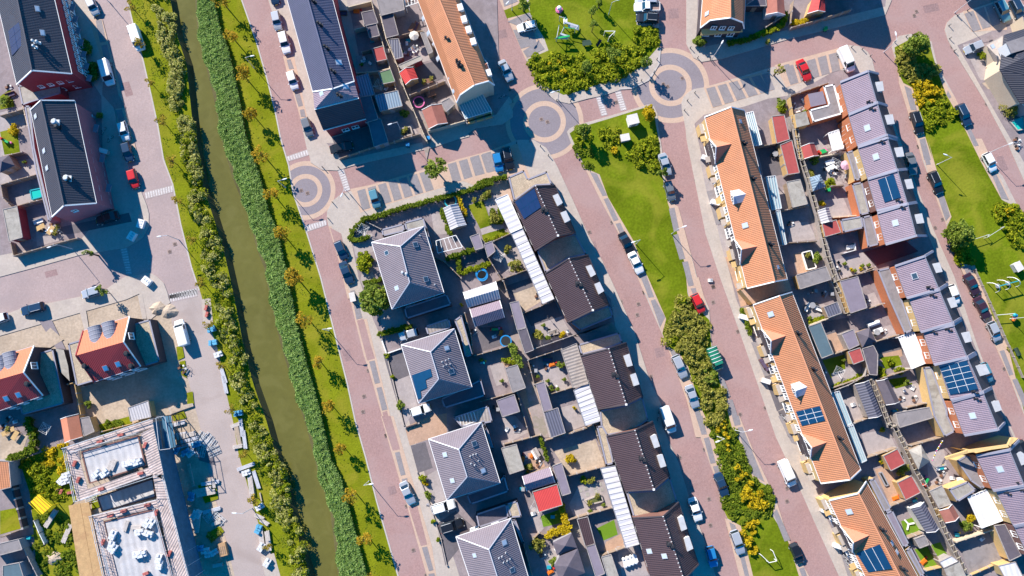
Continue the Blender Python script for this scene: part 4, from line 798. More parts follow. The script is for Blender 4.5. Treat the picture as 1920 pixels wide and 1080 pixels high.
# white ribbed garden roofs
CP = 'long white sheet roofs behind the brown houses'
def lean(label, s, z, m, n=0, fm=FRAMEW, grp=None, name='sheet_roof', cat='sheet roof', post=True, ud=None):
    a, b, c, d = pw(s, z); root = thing(name, label, cat, cen([a, b, c, d]), 0, grp); mb = MB(); mb.slab([a, b, c, d], .12, 0, ud=(d - a)); mb.build('roof', m, root)
    f = MB()
    for p, q in ((a, b), (b, c), (c, d), (d, a)): f.beam(p, q, .1, .18)
    for i in range(1, n): f.beam(lerp(a, d, i / n) + Vector((0, 0, .02)), lerp(b, c, i / n) + Vector((0, 0, .02)), .06, .06)
    f.build('frame', fm, root); w_ = MB(); ctr = cen([a, b, c, d]) + Vector((0, 0, z))
    for i, p in enumerate((a, b, c, d)):
        k = lerp(p, ctr, .05); pm = MB(); pm.box((k.x, k.y, 0), (.14, .14, z - .12)); pm.build('post', fm, root)
    k = MB(); A_, D_ = lerp(b, ctr, .05), lerp(c, ctr, .05); k.prism([A_, D_, D_ + (ctr - D_) * .03, A_ + (ctr - A_) * .03], 0, z - .14); k.build('back_wall', W_CREAM, root)
    return root
GREYJ = mat('grey_joint', (.28, .28, .3), var=0, fine=0)
lean('smooth white sheet roof left of the solar panel house', "H 175 412 258 376 358 602 280 636", 2.8, RIBW, 1, FRAMEW, CP)
lean('long white sheet roof running past two brown houses', "H 282 640 358 604 N 285 145 205 180", 2.7, RIBW, 11, GREYJ, CP)
lean('white sheet roof below the weathered board roof', "N 415 762 517 716 602 968 495 1002", 2.7, RIBW, 8, GREYJ, CP)
lean('longest white sheet roof beside the sandy garden and turf lawn', "U 812 352 912 335 1075 865 985 890", 2.7, RIBW, 15, GREYJ, CP)
lean('weathered grey board roof beside the brown house', "N 330 490 435 445 515 718 412 746", 2.9, DECKR, 1, TIMBG, CP)
# ---- mauve stepped terrace houses on the right
MG = 'mauve roofed terrace houses with grey party walls'
def mauve(label, A, B, wm, dorm, skys=(), vents=(), solar=None, ends=(True, True), wins=((.25, 2),)):
    S_ = [q3(A), q3(B)]; root = thing('terrace_house', label, 'house', cen([S_[0][0], S_[1][2]]), 0, MG); a, b = S_
    mb = MB(); mb.slab([a[0], a[1], b[1], b[0]], .16, 0, ud=b[0] - a[0]); mb.build('roof', R_PURPLE, root)
    mb = MB(); mb.slab([a[1], a[2], b[2], b[1]], .16, 0, ud=b[1] - a[1]); mb.build('street_roof', R_SLATE, root)
    w_ = MB(); P = wall_ring(w_, [a[0], b[0], b[1], b[2], a[2], a[1]], inset=.25); w_.build('wall', wm, root)
    for e, on in zip((a, b), ends):
        if on: bar_line(e, .42, .34, 'party_wall', PARA, root, .08)
    bar_line([a[0], b[0]], .14, .12, 'gutter', ZINCD, root, -.06); bar_line([a[1], b[1]], .18, .08, 'ridge_tiles', ZINCD, root, .03)
    for s in dorm: box_dormer(root, s, 8.3, LDORM, ZINC, 5.5)
    plW = [a[0], b[0], a[1]]
    for s, m in skys: skylight(root, *p2(s)[0], plW, 1.2, 1.1, m)
    for s in vents: vent(root, *p2(s)[0], plW, .6, n=2, r=.13)
    if solar: panel_on(root, solar[0], plW, 'solar_panel', SOLARB, grid=solar[1])
    o, i_ = a[0] + Vector((.25, 0, 0)), b[0] + Vector((.25, 0, 0)); windows(root, o, i_, 3.7, 2, 1.1, 1.3, .1, .9); windows(root, o, i_, .4, 2, 1.6, 2.1, .08, .92)
    return root
mauve('mauve house at the top end of the right terrace next to the parking bays', "E 345 556 6.0 530 482 10 598 500 6.0", "E 402 770 6.0 590 692 10 655 712 6.0", W_ORANGE, ["E 573 555 630 548 640 612 585 620"], vents=["E 527 690"])
mauve('second mauve house from the top with one white skylight', "E 402 776 6.0 592 696 10 658 716 6.0", "E 462 985 6.0 656 912 10 725 932 6.0", W_ORANGE, ["E 640 778 698 770 712 835 652 842"], [("E 528 863", GLASSL)], ["E 545 738"])
mauve('third mauve house from the top with a white skylight near a red shed', "J 262 62 6.0 468 -5 10 535 12 6.0", "J 330 283 6.0 538 222 10 605 216 6.0", W_YELLOW, ["J 515 65 575 58 590 125 528 132"], [("J 390 128", GLASSL)], ["J 412 25"])
mauve('mauve house with one square dark blue solar array', "J 332 288 6.0 540 226 10 607 220 6.0", "J 395 512 6.0 610 462 10 675 450 6.0", W_BROWN, ["J 583 292 640 285 658 352 598 360"], [], ["J 535 440"], ("J 402 292 515 252 568 415 452 452", (2, 1)))
mauve('mauve house above the dark courtyard gap, fifth from the top', "J 400 530 6.0 612 466 10 677 456 6.0", "J 458 752 6.0 672 690 10 745 690 6.0", W_ORANGE, ["J 655 540 715 530 732 598 670 606"], [("J 528 598", GLASSL)], ["J 555 490"])
mauve('mauve house just below the dark courtyard gap with a blue skylight', "J 524 905 6.0 733 835 10 790 800 6.0", "Q 562 236 6.0 800 168 10 860 130 6.0", W_ORANGE, ["J 782 890 840 878 862 945 798 958"], [("J 665 975", GLASS)], ["Q 715 155"])
mauve('plain mauve house behind the silver car by the wall', "Q 582 242 6.0 802 175 10 862 136 6.0", "Q 667 490 6.0 906 420 10 966 383 6.0", W_YELLOW, ["Q 858 240 918 225 942 298 880 315"], [], ["Q 740 215"])
mauve('plain mauve house above the large solar array house', "Q 687 492 6.0 908 438 10 968 400 6.0", "Q 767 736 6.0 1012 678 10 1075 640 6.0", W_ORANGE, ["Q 966 498 1030 485 1050 560 990 574"], [], ["Q 745 490", "Q 855 470"])
mauve('mauve house with the large fifteen panel solar array', "Q 805 742 6.0 1016 690 10 1080 655 6.0", "Q 892 1000 6.0 1127 940 10 1192 905 6.0", W_YELLOW, ["Q 1074 745 1150 730 1185 800 1100 825"], [], ["Q 1050 935"], ("Q 808 742 1012 695 1098 915 890 960", (3, 5)))
mauve('last mauve house of the middle terrace beside the shaded yellow wall', "Q 900 1010 6.0 1130 945 10 1195 912 6.0", "W 1038 130 6.0 1263 90 10 1308 42 6.0", W_ORANGE, ["Q 1190 1015 1250 1003 1275 1075 1215 1095"], [("W 1095 -3", GLASSL)], ["Q 1070 990"])
h1 = mauve('mauve house beneath the yellow gable wall at lower right', "W 1118 268 6.0 1340 228 10 1402 165 6.0", "W 1232 503 6.0 1440 468 10 1515 400 6.0", W_ORANGE, ["W 1388 255 1420 240 1455 265 1460 320 1420 335 1388 300"], [("W 1280 358", GLASSL)], ["W 1380 448"])
mauve('second last mauve house at the right edge of the picture', "W 1256 512 6.0 1450 480 10 1525 410 6.0", "W 1370 740 6.0 1575 700 10 1650 640 6.0", W_YELLOW, [], [], ["W 1310 515", "W 1420 500"])
mauve('last mauve house in the bottom right corner', "W 1376 745 6.0 1580 708 10 1655 650 6.0", "W 1480 960 6.0 1690 920 10 1765 860 6.0", W_BROWN, [], [], [])
bar_line(q3("W 910 285 3.2 1060 238 6.2 1335 200 9.8 1358 150 9.6"), .5, .5, 'gable_coping', W_YELLOW, h1)
mb = MB(); g = q3("W 910 285 3.1 1060 240 6.0 1118 262 6.0 1340 222 9.9 1402 160 6.0"); 
for a_, b_ in zip(g[1:], g[2:]): mb.poly([Vector((a_.x, a_.y + .3, 0)), Vector((b_.x, b_.y + .3, 0)), b_ + Vector((0, .3, 0)), a_ + Vector((0, .3, 0))][::-1])
mb.build('gable_wall', W_YELLOW, h1)
# ---- red roofed pair on the building site
def redhouse(label, L1, L2, base, base_r, dorm, skys, wins):
    n0, n1, r0, r1, s0, s1 = q3(L1 + ' ' + L2); root = thing('red_roofed_house', label, 'house', cen([n0, s1]), 0, 'red roofed houses on the building site')
    mb = MB(); mb.slab([n0, n1, r1, r0], .16, ud=n1 - n0); mb.build('front_roof', R_SALMON, root)
    mb = MB(); mb.slab([r0, r1, s1, s0], .16, ud=r1 - r0); mb.build('rear_roof', R_REDT, root)
    w_ = MB(); P = wall_ring(w_, [n0, r0, s0, s1, r1, n1], inset=.2); w_.build('wall', W_DARK, root)
    bar_line([n1, r1, s1], .18, .22, 'barge_board', FRAMEW, root, .03); bar_line([n0, r0, s0], .18, .22, 'barge_board', W_RED, root, .03); bar_line([s0, s1], .16, .15, 'gutter', ZINC, root, -.08); bar_line([n0, n1], .16, .15, 'gutter', ZINC, root, -.08)
    windows(root, s1, n1, 5.8, 1, 1.2, 1.6, .4, .8, panes=2)
    windows(root, s0, s1, 1.0, 3, 1.8, 2.0); windows(root, s0, s1, 3.4, 3, 1.0, 1.2)
    flat_block(root, base, 3.1, GRAVEL, W_DARK, PARA, 'flat_wing')
    pn, ps = [n0, n1, r0], [r0, r1, s0]
    u = (n1 - n0).normalized()
    for x, y in p2(dorm):
        c = on_plane(x, y, pn, 0); v = Vector((-u.y, u.x, 0)); v = v if v.y > 0 else -v; k = 10; rings = []
        for d in (1.5, -1.6):
            rings.append([c + u * (1.25 * cos(pi * i / k)) + v * d + Vector((0, 0, (.95 * sin(pi * i / k)) - (.25 if d > 0 else 0))) for i in range(k + 1)] + [c + v * d + Vector((0, 0, -1.2))])
        mb = MB(); mb.loft(rings); o = mb.build('barrel_dormer', ZINCD, root, True)
        b2 = MB()
        for j in range(5):
            t_ = j / 4; rr = [lerp(p, q, t_) + Vector((0, 0, .03)) for p, q in zip(rings[0][:-1], rings[1][:-1])]
            for p, q in zip(rr, rr[1:]): b2.beam(p, q, .07, .05)
        b2.build('seam', ZINC, o)
    for x, y in p2(skys): skylight(root, x, y, ps, .9, 1.1, mat('blue_glass', (.10, .38, .60), rough=.1, var=0, fine=0))
    return root, pn, ps
r_, pn, ps = redhouse('red roofed house nearest the parked white pickup on the building site', "K 562 360 5.5 875 264 5.5 512 528 8.3 835 436 8.3", "635 706 5.6 950 600 5.6", "K 458 448 1012 282 1080 568 515 735", None, "K 645 385 738 355", "K 712 612 797 585", None)
for s in ("K 578 600", "K 860 515", "K 890 600"): vent(r_, *p2(s)[0], ps, .5, n=1, r=.3)
r_, pn, ps = redhouse('red roofed house cut by the left edge of the building site', "K -90 560 5.5 230 463 5.5 -165 735 8.3 160 642 8.3", "-35 910 5.6 290 797 5.6", "K -200 650 358 482 434 852 150 930 130 850 -150 900", None, "K -5 590 68 560", "K 42 817 125 792", None)
vent(r_, *p2("K 190 720")[0], ps, .5, n=1, r=.3)
mb = flat_block(r_, "K 375 480 430 490 460 600 470 700 410 640", 2.6, FLATY, W_DARK, None, 'bin_store')
# ---- corner houses at the right edge
root = house('corner_house', 'grey roofed corner house at the right edge with pale front and flat dormer', 'house', "E 1400 250 1560 250 1700 500 1440 520")
mb = MB(); mb.slab(q3("E 1450 235 6.0 1600 190 6.0 1690 330 9 1560 400 9"), .15); mb.slab(q3("E 1450 235 6.0 1560 400 9 1640 520 9 1420 470 6.0"), .15); mb.slab(q3("E 1420 470 6.0 1640 520 9 1780 700 9 1560 700 6.0"), .15); mb.slab(q3("E 1560 400 9 1690 330 9 1900 640 9 1780 700 9"), .15); mb.build('roof', R_SLATE, root)
mb = MB(); mb.prism(pw("E 1470 255 1600 205 1900 600 1570 680 1440 465", 6), 0, 5.8); mb.build('wall', W_CREAM, root)
mb = MB(); mb.slab(q3("E 1330 300 3 1440 240 5.9 1455 430 5.9 1410 460 3"), .15); mb.build('front_roof', CONC, root); mb = MB(); mb.prism(pw("E 1345 305 1470 255 1450 460 1410 455", 3), 0, 2.9); mb.build('porch_wall', W_CREAM, root)
box_dormer(root, "E 1465 285 1600 240 1640 320 1500 360", 8.6, FLATG, FRAMEW, 5.5)
g = [G(*p, 5.95) for p in p2("E 1330 300 1440 240 1455 430")]; skylight(root, *p2("E 1372 315")[0], [g[0], g[1], g[2]], .7, .9)
flat_block(root, "E 1575 110 1700 60 1740 160 1600 190", 4, FLATD, W_CREAM, PARA, 'extension')
root = house('house', 'dark roofed house at the right edge with white pergola beams', 'house', "E 1440 500 1700 440 1800 640 1520 620")
flat_block(root, "E 1470 520 1590 470 1680 640 1560 640", 3.2, FLATD, W_GREY, PARA, 'extension'); flat_block(root, "E 1500 620 1584 560 1700 700 1620 760", 3.4, FLATP, W_GREY, FRAMEW, 'extension')
# ------------------------------------------------ sheds, extensions, garden roofs
def shed(label, s, z=2.5, m=FLATG, wm=TIMB, style='flat', grp='garden sheds', name='garden_shed', cat='shed', trim=None, zr=1.0):
    P = pw(s, z); 
    root = thing(name, label, cat, cen(P), 0, grp); c = cen(P)
    ins = [Vector((p.x + (c.x - p.x) * .06, p.y + (c.y - p.y) * .06, 0)) for p in P]; w_ = MB(); w_.prism(ins, 0, z - .1); w_.build('wall', wm, root)
    r = MB(); trim = trim or (TIMBG if style == 'flat' else FRAMEW)
    if style == 'flat':
        r.slab(P, .12, 0, ud=P[1] - P[0]); r.build('roof', m, root); t = MB()
        for a, b in zip(P, P[1:] + P[:1]): t.beam(a, b, .13, .16)
        t.build('roof_edge', trim, root)
    else:
        up = Vector((0, 0, zr))
        if style == 'gable':                          # ridge halfway, parallel to side 1-2
            a, b, c_, d = P; m0, m1 = (a + b) / 2 + up, (d + c_) / 2 + up
            r.slab([a, m0, m1, d], .1, ud=d - a); r.slab([m0, b, c_, m1], .1, ud=d - a); r.build('roof', m, root)
            g = MB(); g.poly([ins[0] + Vector((0, 0, z - .1)), ins[1] + Vector((0, 0, z - .1)), lerp(ins[0], ins[1], .5) + Vector((0, 0, z + zr - .15))]); g.build('gable', wm, root); g = MB(); g.poly([ins[2] + Vector((0, 0, z - .1)), ins[3] + Vector((0, 0, z - .1)), lerp(ins[2], ins[3], .5) + Vector((0, 0, z + zr - .15))]); g.build('gable', wm, root)
            for k in (((a, m0), (m0, b)), ((c_, m1), (m1, d))):
                t = MB(); [t.beam(x, y, .1, .14) for x, y in k]; t.build('barge_board', trim, root)
        else:
            ap = c + Vector((0, 0, z + zr))
            for a, b in zip(P, P[1:] + P[:1]): r.slab([a, b, ap], .08, ud=b - a)
            r.build('roof', m, root)
    # door on the side facing the middle of the garden strip
    if len(P) == 4 and (P[1] - P[0]).length > 1.4:
        q = MB().up(P); a, b = ins[2], ins[3]; dd = MB(); mid = (a + b) / 2; u = (b - a).normalized(); nn = Vector((u.y, -u.x, 0)); 
        if nn.dot(mid - c) < 0: nn = -nn
        dd.prism([mid - u * .45 + nn * .02, mid + u * .45 + nn * .02, mid + u * .45 + nn * .07, mid - u * .45 + nn * .07], .1, 2.0); dd.build('door', TIMBG if wm is TIMB else TIMB, root)
    return root
GA, PY = 'gable', 'pyramid'
NG = 'in the gardens between the two northern rows'
CG = 'behind the brown roofed houses'
VG = 'in the villa gardens'
EG = 'behind the orange terraces'
RG = 'behind the mauve terrace'
for a in [
 ('dark flat shed with a pale edge, uppermost ' + NG, "B 1000 85 1080 68 1112 155 1022 175", 2.5, FLATD), ('small dark shed with leaning pale boards ' + NG, "B 1033 177 1100 160 1122 240 1055 256", 2.4, FLATD),
 ('dark grey flat shed right of the alley ' + NG, "B 1130 102 1210 85 1250 235 1168 256", 2.6, FLATD), ('dark ribbed shed east of the alley ' + NG, "B 1180 265 1250 262 1282 385 1228 400", 2.4, RIBD, TIMB),
 ('bright red flat shed ' + NG, "B 1070 330 1145 310 1172 400 1100 416", 2.5, FLATR), ('green flat shed ' + NG, "B 1115 490 1195 465 1226 550 1145 567", 2.5, FLATGR, TIMBY),
 ('pink edged grey strip shed ' + NG, "B 1250 440 1398 374 1412 402 1270 466", 2.5, FLATY, W_RED), ('dark blue lean to roof touching the blue terrace', "B 958 520 1045 495 1090 640 982 656", 2.8, RIBB, W_GREY),
 ('large teal ribbed garden roof ' + NG, "B 1090 645 1245 610 1276 715 1125 752", 2.9, RIBB, TIMB), ('dark flat garage beside the red brick terrace end', "B 1045 822 1130 802 1180 960 1085 990", 2.7, FLATT, W_GREY),
 ('blue grey flat extension behind the hipped terrace end', "B 990 657 1062 645 1112 802 1028 830", 3.0, FLATT, W_GREY), ('broad pale grey extension roof at the top edge', "B 1090 -60 1270 -60 1290 65 1130 106", 3.0, FLATG, W_GREY),
 ('narrow grey extension along the orange mansard terrace', "C 245 220 275 215 330 350 300 365", 2.8, FLATG, W_CREAM), ('pale flat extension beside the russet gable shed', "C 385 690 440 660 480 700 420 755", 2.8, FLATG, W_CREAM),
 ('dark flat shed at the top edge right of the orange corner house', "D 1215 -10 1280 -10 1285 40 1140 40", 2.8, FLATD, W_DARK),
 ('long red felt shed beside the alley ' + EG, "D 1322 785 1405 776 1442 940 1355 968", 2.6, FLATR, TIMBY), ('second long red felt shed beside the alley ' + EG, "I 803 42 880 10 932 230 855 242", 2.6, FLATR, TIMBY),
 ('brown grey ribbed shed with pale edge ' + EG, "I 845 292 935 275 987 440 886 464", 2.6, FLATY, TIMB), ('red felt shed below the small silver gable shed', "I 1085 575 1180 548 1212 632 1105 662", 2.5, FLATR, TIMBY), ('flat grey shed with a small vent ' + EG, "I 910 922 1110 862 1145 950 937 1015", 2.7, FLATG, TIMBY),
 ('tall mauve flat extension ' + EG, "P 990 25 1110 -5 1172 205 1060 242", 2.9, FLATP, TIMBY), ('small square dark shed among garden chairs ' + EG, "P 880 200 972 165 1000 240 912 272", 2.4, RIBD), ('large teal flat extension against the orange terrace', "P 775 332 860 303 945 515 866 546", 2.9, FLATT, W_GREY),
 ('pale mauve glazed shed roof above a red shed', "P 1000 382 1080 350 1120 455 1050 487", 2.5, FLATP, TIMBG), ('small square red shed ' + EG, "P 1045 502 1125 475 1152 560 1080 587", 2.5, FLATR, TIMBY), ('dark crooked flat shed beside the small square red shed', "P 1140 482 1215 460 1245 520 1240 660 1190 655", 2.5, FLATD),
 ('dark flat extension at the lower garden corner ' + RG, "P 1365 925 1440 897 1450 990 1387 1006", 2.6, FLATG, TIMBG), ('broad grey extension roof beside the alley ' + RG, "W 575 -20 800 -60 828 10 600 78", 2.7, FLATG, W_GREY),
 ('upper of two red felt sheds by the lower alley', "W 490 270 585 222 637 320 540 370", 2.6, FLATR, TIMBY), ('lower of two red felt sheds by the lower alley', "W 585 450 680 403 742 515 640 567", 2.6, FLATR, TIMBY),
 ('grey flat shed right of the lower alley', "W 803 507 885 470 948 597 866 622", 2.6, FLATY, TIMB), ('small grey six sided shed left of the lower alley', "W 700 830 770 805 798 868 735 892", 2.4, FLATG, TIMBG), ('grey flat shed at the bottom edge by the lower alley', "W 900 1025 1000 980 1050 1090 930 1100", 2.6, FLATY, TIMB),
 ('white sheet shed roof at the lower alley', "W 868 985 950 945 998 982 900 1028", 2.6, RIBW, TIMBG), ('dark flat extension of the yellow brick house', "W 1240 740 1310 732 1420 940 1342 978", 3.0, FLATD, W_YELLOW), ('white and blue sheet roof in the bottom right corner', "W 1268 1012 1380 985 1432 1085 1310 1090", 2.8, RIBW, W_YELLOW),
 ('mauve flat shed at the left of the two top villa sheds', "O 1300 662 1360 640 1392 735 1337 752", 2.5, FLATP), ('mauve flat shed left of the turf lawn', "O 1395 712 1450 692 1470 760 H 125 800 100 715", 2.5, FLATP),
 ('tall mauve shed strip below the dark garden', "M 1065 172 1125 160 1175 335 1115 357", 2.6, FLATP, W_BROWN), ('dark brown flat shed joined below the mauve strip', "M 1118 358 1178 340 1226 490 1167 512", 2.6, FLATD, W_BROWN), ('grey flat shed below the tall garden hedge', "M 1035 612 1115 590 1172 745 1085 777", 2.6, FLATG),
 ('square mauve shed ' + VG, "M 975 832 1095 790 1132 905 1015 942", 2.6, FLATP), ('tall mauve shed right of the wide sandy alley', "M 1240 720 1298 704 1352 888 1295 912", 2.6, FLATP, W_GREY), ('dark ribbed roof joined below the tall mauve shed', "N 215 912 310 880 360 1050 265 1082", 2.6, RIBD, W_GREY),
 ('old grey flat shed with one vent pipe ' + VG, "U 145 217 245 190 297 360 200 392", 2.7, FLATY, W_DARK), ('grey mauve shed right of the double roofed shed', "U 490 337 550 315 612 520 555 538", 2.6, FLATP), ('square red ribbed roof beside the yellow hedge', "U 353 512 520 460 557 600 397 650", 2.8, R_REDT, TIMB),
 ('brown ribbed shed beside the turf lawn garden', "U 655 697 727 680 776 862 712 882", 2.6, R_BROWN, W_GREY), ('mauve flat shed joined below the brown ribbed shed', "U 717 882 776 865 842 1062 782 1090", 2.6, FLATP, W_GREY), ('grey brown flat shed at the bottom left of the white bench', "U 820 952 885 935 937 1090 862 1090", 2.6, FLATY, W_GREY),
 ('flat grey shed with red brick side in the left hand garden', "F 20 478 115 455 152 665 62 692", 3.0, FLATY, W_RED), ('small pale flat shed beside the orange tiled shed', "K 537 952 602 940 637 1040 566 1072", 2.5, FLATG, TIMBY), ('grey corrugated shed behind the red roofed house', "K 865 880 1000 832 1020 942 882 972", 2.6, RIBG, TIMBY),
 ('long dark flat building roof at the left edge', "R -80 300 60 305 75 480 -80 520", 3.5, R_ORANGE, W_GREY), ('lower grey flat roof at the left edge', "R -80 880 125 830 150 900 -80 960", 2.8, FLATG, W_GREY), ('blue grey flat roof at the bottom left corner', "R 20 1010 130 990 160 1090 20 1090", 2.8, FLATT, W_GREY),
 ('dark roof strip beside the slate extension by the white bench', "W 755 595 765 590 862 755 785 785 690 640", 2.6, FLATD, TIMB),
 ]: shed(*a)
for a in [
 ('small russet gable shed by the alley ' + NG, "B 1255 490 1350 452 1382 530 1297 572", 2.4, R_REDT, TIMBY, GA), ('large russet gable shed beside the pink pool', "C 255 742 388 700 430 830 302 870", 2.5, FLATB, TIMB, GA),
 ('red gable shed with dark lower half at the top edge', "D 1285 -20 1402 -20 1412 100 1285 98", 2.6, FLATB, FRAMEW, GA), ('dark red gable shed at the top edge', "E 155 -10 240 -10 242 80 122 92", 2.6, R_REDT, TIMBY, GA),
 ('red gable shed next to green playthings ' + RG, "I 945 52 1030 30 1062 115 965 136", 2.4, FLATR, TIMBY, GA), ('small silver gable shed ' + RG, "I 1055 487 1130 465 1157 560 1080 572", 2.4, RIBG, TIMBG, GA), ('blue pyramid roofed shed ' + EG, "I 1000 262 1072 240 1112 322 1025 356", 2.6, RIBB, TIMBG, PY),
 ('black pyramid roofed garden house ' + RG, "P 1100 372 1190 340 1232 430 1142 476", 2.6, FLATD, TIMB, PY), ('long dark ribbed gable shed ' + EG, "P 1090 722 1185 695 1272 930 1182 952", 2.6, RIBD, TIMBG, GA), ('black gable garden house beside small turf lawn ' + RG, "P 1235 700 1310 680 1392 840 1300 862", 2.7, FLATD, TIMB, GA),
 ('brown pyramid roofed garden house near the string of lights', "W 662 232 745 193 806 305 728 362", 2.7, FLATY, TIMB, PY), ('russet roofed shed beside the lime green tree', "W 866 637 955 595 1002 680 910 722", 2.5, FLATB, TIMBY, GA), ('long dark gable shed with white edge by the turf garden', "W 675 622 765 580 866 760 780 787", 2.7, RIBD, FRAMEW, GA),
 ('white and grey ribbed gable shed in the hedge garden', "O 1120 472 1218 440 1277 580 1167 615", 2.7, RIBG, TIMBG, GA), ('pale double pitched roof behind the topmost villa', "M 785 205 750 100 970 28 1000 145", 2.6, RIBG, TIMBG, GA), ('mauve double pitched roof above the play garden', "M 832 335 795 215 997 155 1030 270", 2.6, R_PURPLE, TIMBG, GA),
 ('mauve double pitched shed above the square red roof', "U 315 507 285 407 470 345 507 450", 2.6, R_PURPLE, TIMB, GA), ('orange tiled gable shed on the building site', "R 408 20 530 -15 557 140 436 182", 2.7, R_ORANGE2, TIMBY, GA), ('black pyramid roof building beneath the yellow hedge', "U 490 855 620 790 657 890 520 940", 3.0, FLATD, W_GREY, PY), ('black pitched building at the bottom edge', "U 500 1010 540 945 660 895 710 1060 540 1120", 3.2, FLATD, W_GREY, PY), ('small black pyramid shelter at the left edge', "F -20 130 60 110 100 180 0 230", 2.5, FLATD, TIMB, PY),
 ]: shed(*a)
# rear extensions of the mauve terrace
for a in [
 ('L shaped grey extension roof with white edges behind the top mauve house', "E 228 582 303 567 357 770 160 826 132 742 265 707", 3.1, FLATG, W_ORANGE, FRAMEW), ('grey extension with square rooflight beside the dark yard', "E 125 635 225 615 250 700 145 722", 3.0, FLATP, W_ORANGE, None), ('old grey flat extension behind the red gable shed', "E 35 770 112 750 138 838 50 860", 2.8, FLATY, W_YELLOW, None),
 ('long grey extension of the third mauve house', "J 175 95 228 80 280 290 238 300 205 180", 3.1, FLATG, W_YELLOW, PARA), ('brown grey extension with dark edges behind the solar array house', "J 215 322 288 305 345 530 275 546", 3.1, FLATY, W_ORANGE, PARA), ('grey extension above the sunk blue terrace', "J 132 575 285 548 300 635 155 668", 3.1, FLATY, W_ORANGE, PARA), ('pale extension with crossed shadows', "J 290 556 352 540 412 752 330 772", 3.1, FLATG, W_ORANGE, PARA),
 ('long pale grey extension roof behind two mauve houses', "Q 340 25 435 5 520 235 606 478 545 505 430 250", 3.2, FLATG, W_ORANGE, PARA), ('sandy flat extension behind the large solar array house', "Q 682 755 745 748 862 1065 W 925 0 975 105 902 142 830 0", 3.1, FLATY, W_YELLOW, PARA), ('grey flat extension with slate edge by the string of lights', "W 985 300 1045 265 1082 282 1190 470 1155 492 1080 440", 3.1, FLATG, W_YELLOW, PARA), ('sandy flat extension with dark frame by the string of lights', "W 930 492 1058 440 1118 500 990 582", 3.1, FLATY, W_YELLOW, PARA),
 ('grey extension strip of the lowest orange terrace, upper part', "W 388 430 428 418 547 628 500 652", 3.0, FLATG, W_YELLOW, PARA), ('grey extension strip of the lowest orange terrace, middle part', "W 502 655 550 632 667 868 627 890", 3.0, FLATP, W_YELLOW, PARA), ('grey extension strip of the lowest orange terrace, lowest part', "W 640 905 672 880 772 1070 745 1090", 3.0, FLATG, W_YELLOW, PARA),
 ('dark flat garage between the two upper orange terraces', "P 320 85 480 50 640 15 665 85 510 135 400 180", 2.8, TANP, W_YELLOW, None), ('red brown courtyard block between the mauve terraces', "J 300 805 600 725 690 800 400 900", .35, mat('courtyard_brick', (.13, .05, .06)), W_BROWN, None),
 ]: garage(a[0], a[1], a[2], a[3], a[4], a[5], 'extension', 'extension', 'rear extensions')
# verandas and pergolas
for a in [
 ('white barred veranda beside the red gable shed', "E 262 898 332 875 365 1000 292 1018", 2.7, 7, FRAMEW, RIBW), ('white sheet veranda behind the plain mauve houses', "Q 497 528 612 485 710 720 597 767", 2.8, 6, FRAMEW, RIBW), ('white and blue sheet veranda beside the lime tree', "W 1058 548 1185 495 1297 705 1152 757", 2.8, 5, FRAMEW, RIBW),
 ('glass veranda strip along the upper orange terrace', "I 705 258 770 250 812 470 745 482", 2.7, 4, STEEL, TG), ('narrow glass canopy along the upper orange terrace', "I 772 488 800 480 846 712 820 718", 2.6, 2, STEEL, TG), ('long glass canopy beside the middle orange terrace', "P 935 780 985 768 1075 1000 1030 1010", 2.6, 3, STEEL, TG), ('grey glass canopy at the lower end of the middle orange terrace', "W 245 65 282 50 378 300 340 318", 2.6, 3, STEEL, TG),
 ('white frame pergola at the top edge beside the mansard terrace', "C 135 -5 228 -5 230 18 145 45", 2.7, 4, FRAMEW, None), ('white pergola beams over the terrace by the top red shed', "D 1145 765 1195 752 1255 975 1205 985", 2.6, 4, FRAMEW, TG), ('white pergola with boards in the hedge garden', "O 1070 690 1205 652 1250 732 1082 772", 2.4, 5, FRAMEW, None), ('dark framed pergola by the tan driveway', "M 720 935 820 905 840 970 738 1005", 2.9, 5, FRAMEW, None),
 ('white pergola beams at the right edge', "E 1468 540 1540 510 1590 590 1500 630", 2.6, 3, FRAMEW, None)]: veranda('veranda', *a, group='verandas and pergolas')
# ------------------------------------------------ vegetation
def clumps(S, r, n_per, h, size, flat=.7, z0=ZG):
    """leaf quads on little mounds round each seed point"""
    n = len(S); k = n_per; R_ = RNG.uniform(.4, 1.35, n) * r; H_ = RNG.uniform(.4, 1.1, n) * h
    u = RNG.normal(0, 1, (n, k, 3)); u /= np.linalg.norm(u, axis=2, keepdims=True); u[:, :, 2] = np.abs(u[:, :, 2]); rad = RNG.uniform(.55, 1, (n, k, 1)) ** .5
    P = u * rad; P[:, :, 0] = P[:, :, 0] * R_[:, None] + S[:, 0][:, None]; P[:, :, 1] = P[:, :, 1] * R_[:, None] + S[:, 1][:, None]; P[:, :, 2] = z0 + P[:, :, 2] * H_[:, None]
    return leaves(P.reshape(-1, 3), size, flat)
def thicket(name, label, cat, s, m, dens=.55, r=.9, h=1.5, n_per=60, size=.17, kind='stuff', z0=ZG):
    poly = pw(s, h * .5) if isinstance(s, str) else s; S = scatter(poly, dens * 1.6); h = h * .8; n_per = int(n_per * 1.15)
    if len(S) == 0: S = np.array([[cen(poly).x, cen(poly).y]])
    o = quadmesh(name, *clumps(S, r, n_per, h, size, z0=z0), m); o['kind'] = kind; o['label'] = label; o['category'] = cat; return o
def linepoly(a, b): return a + b[::-1]
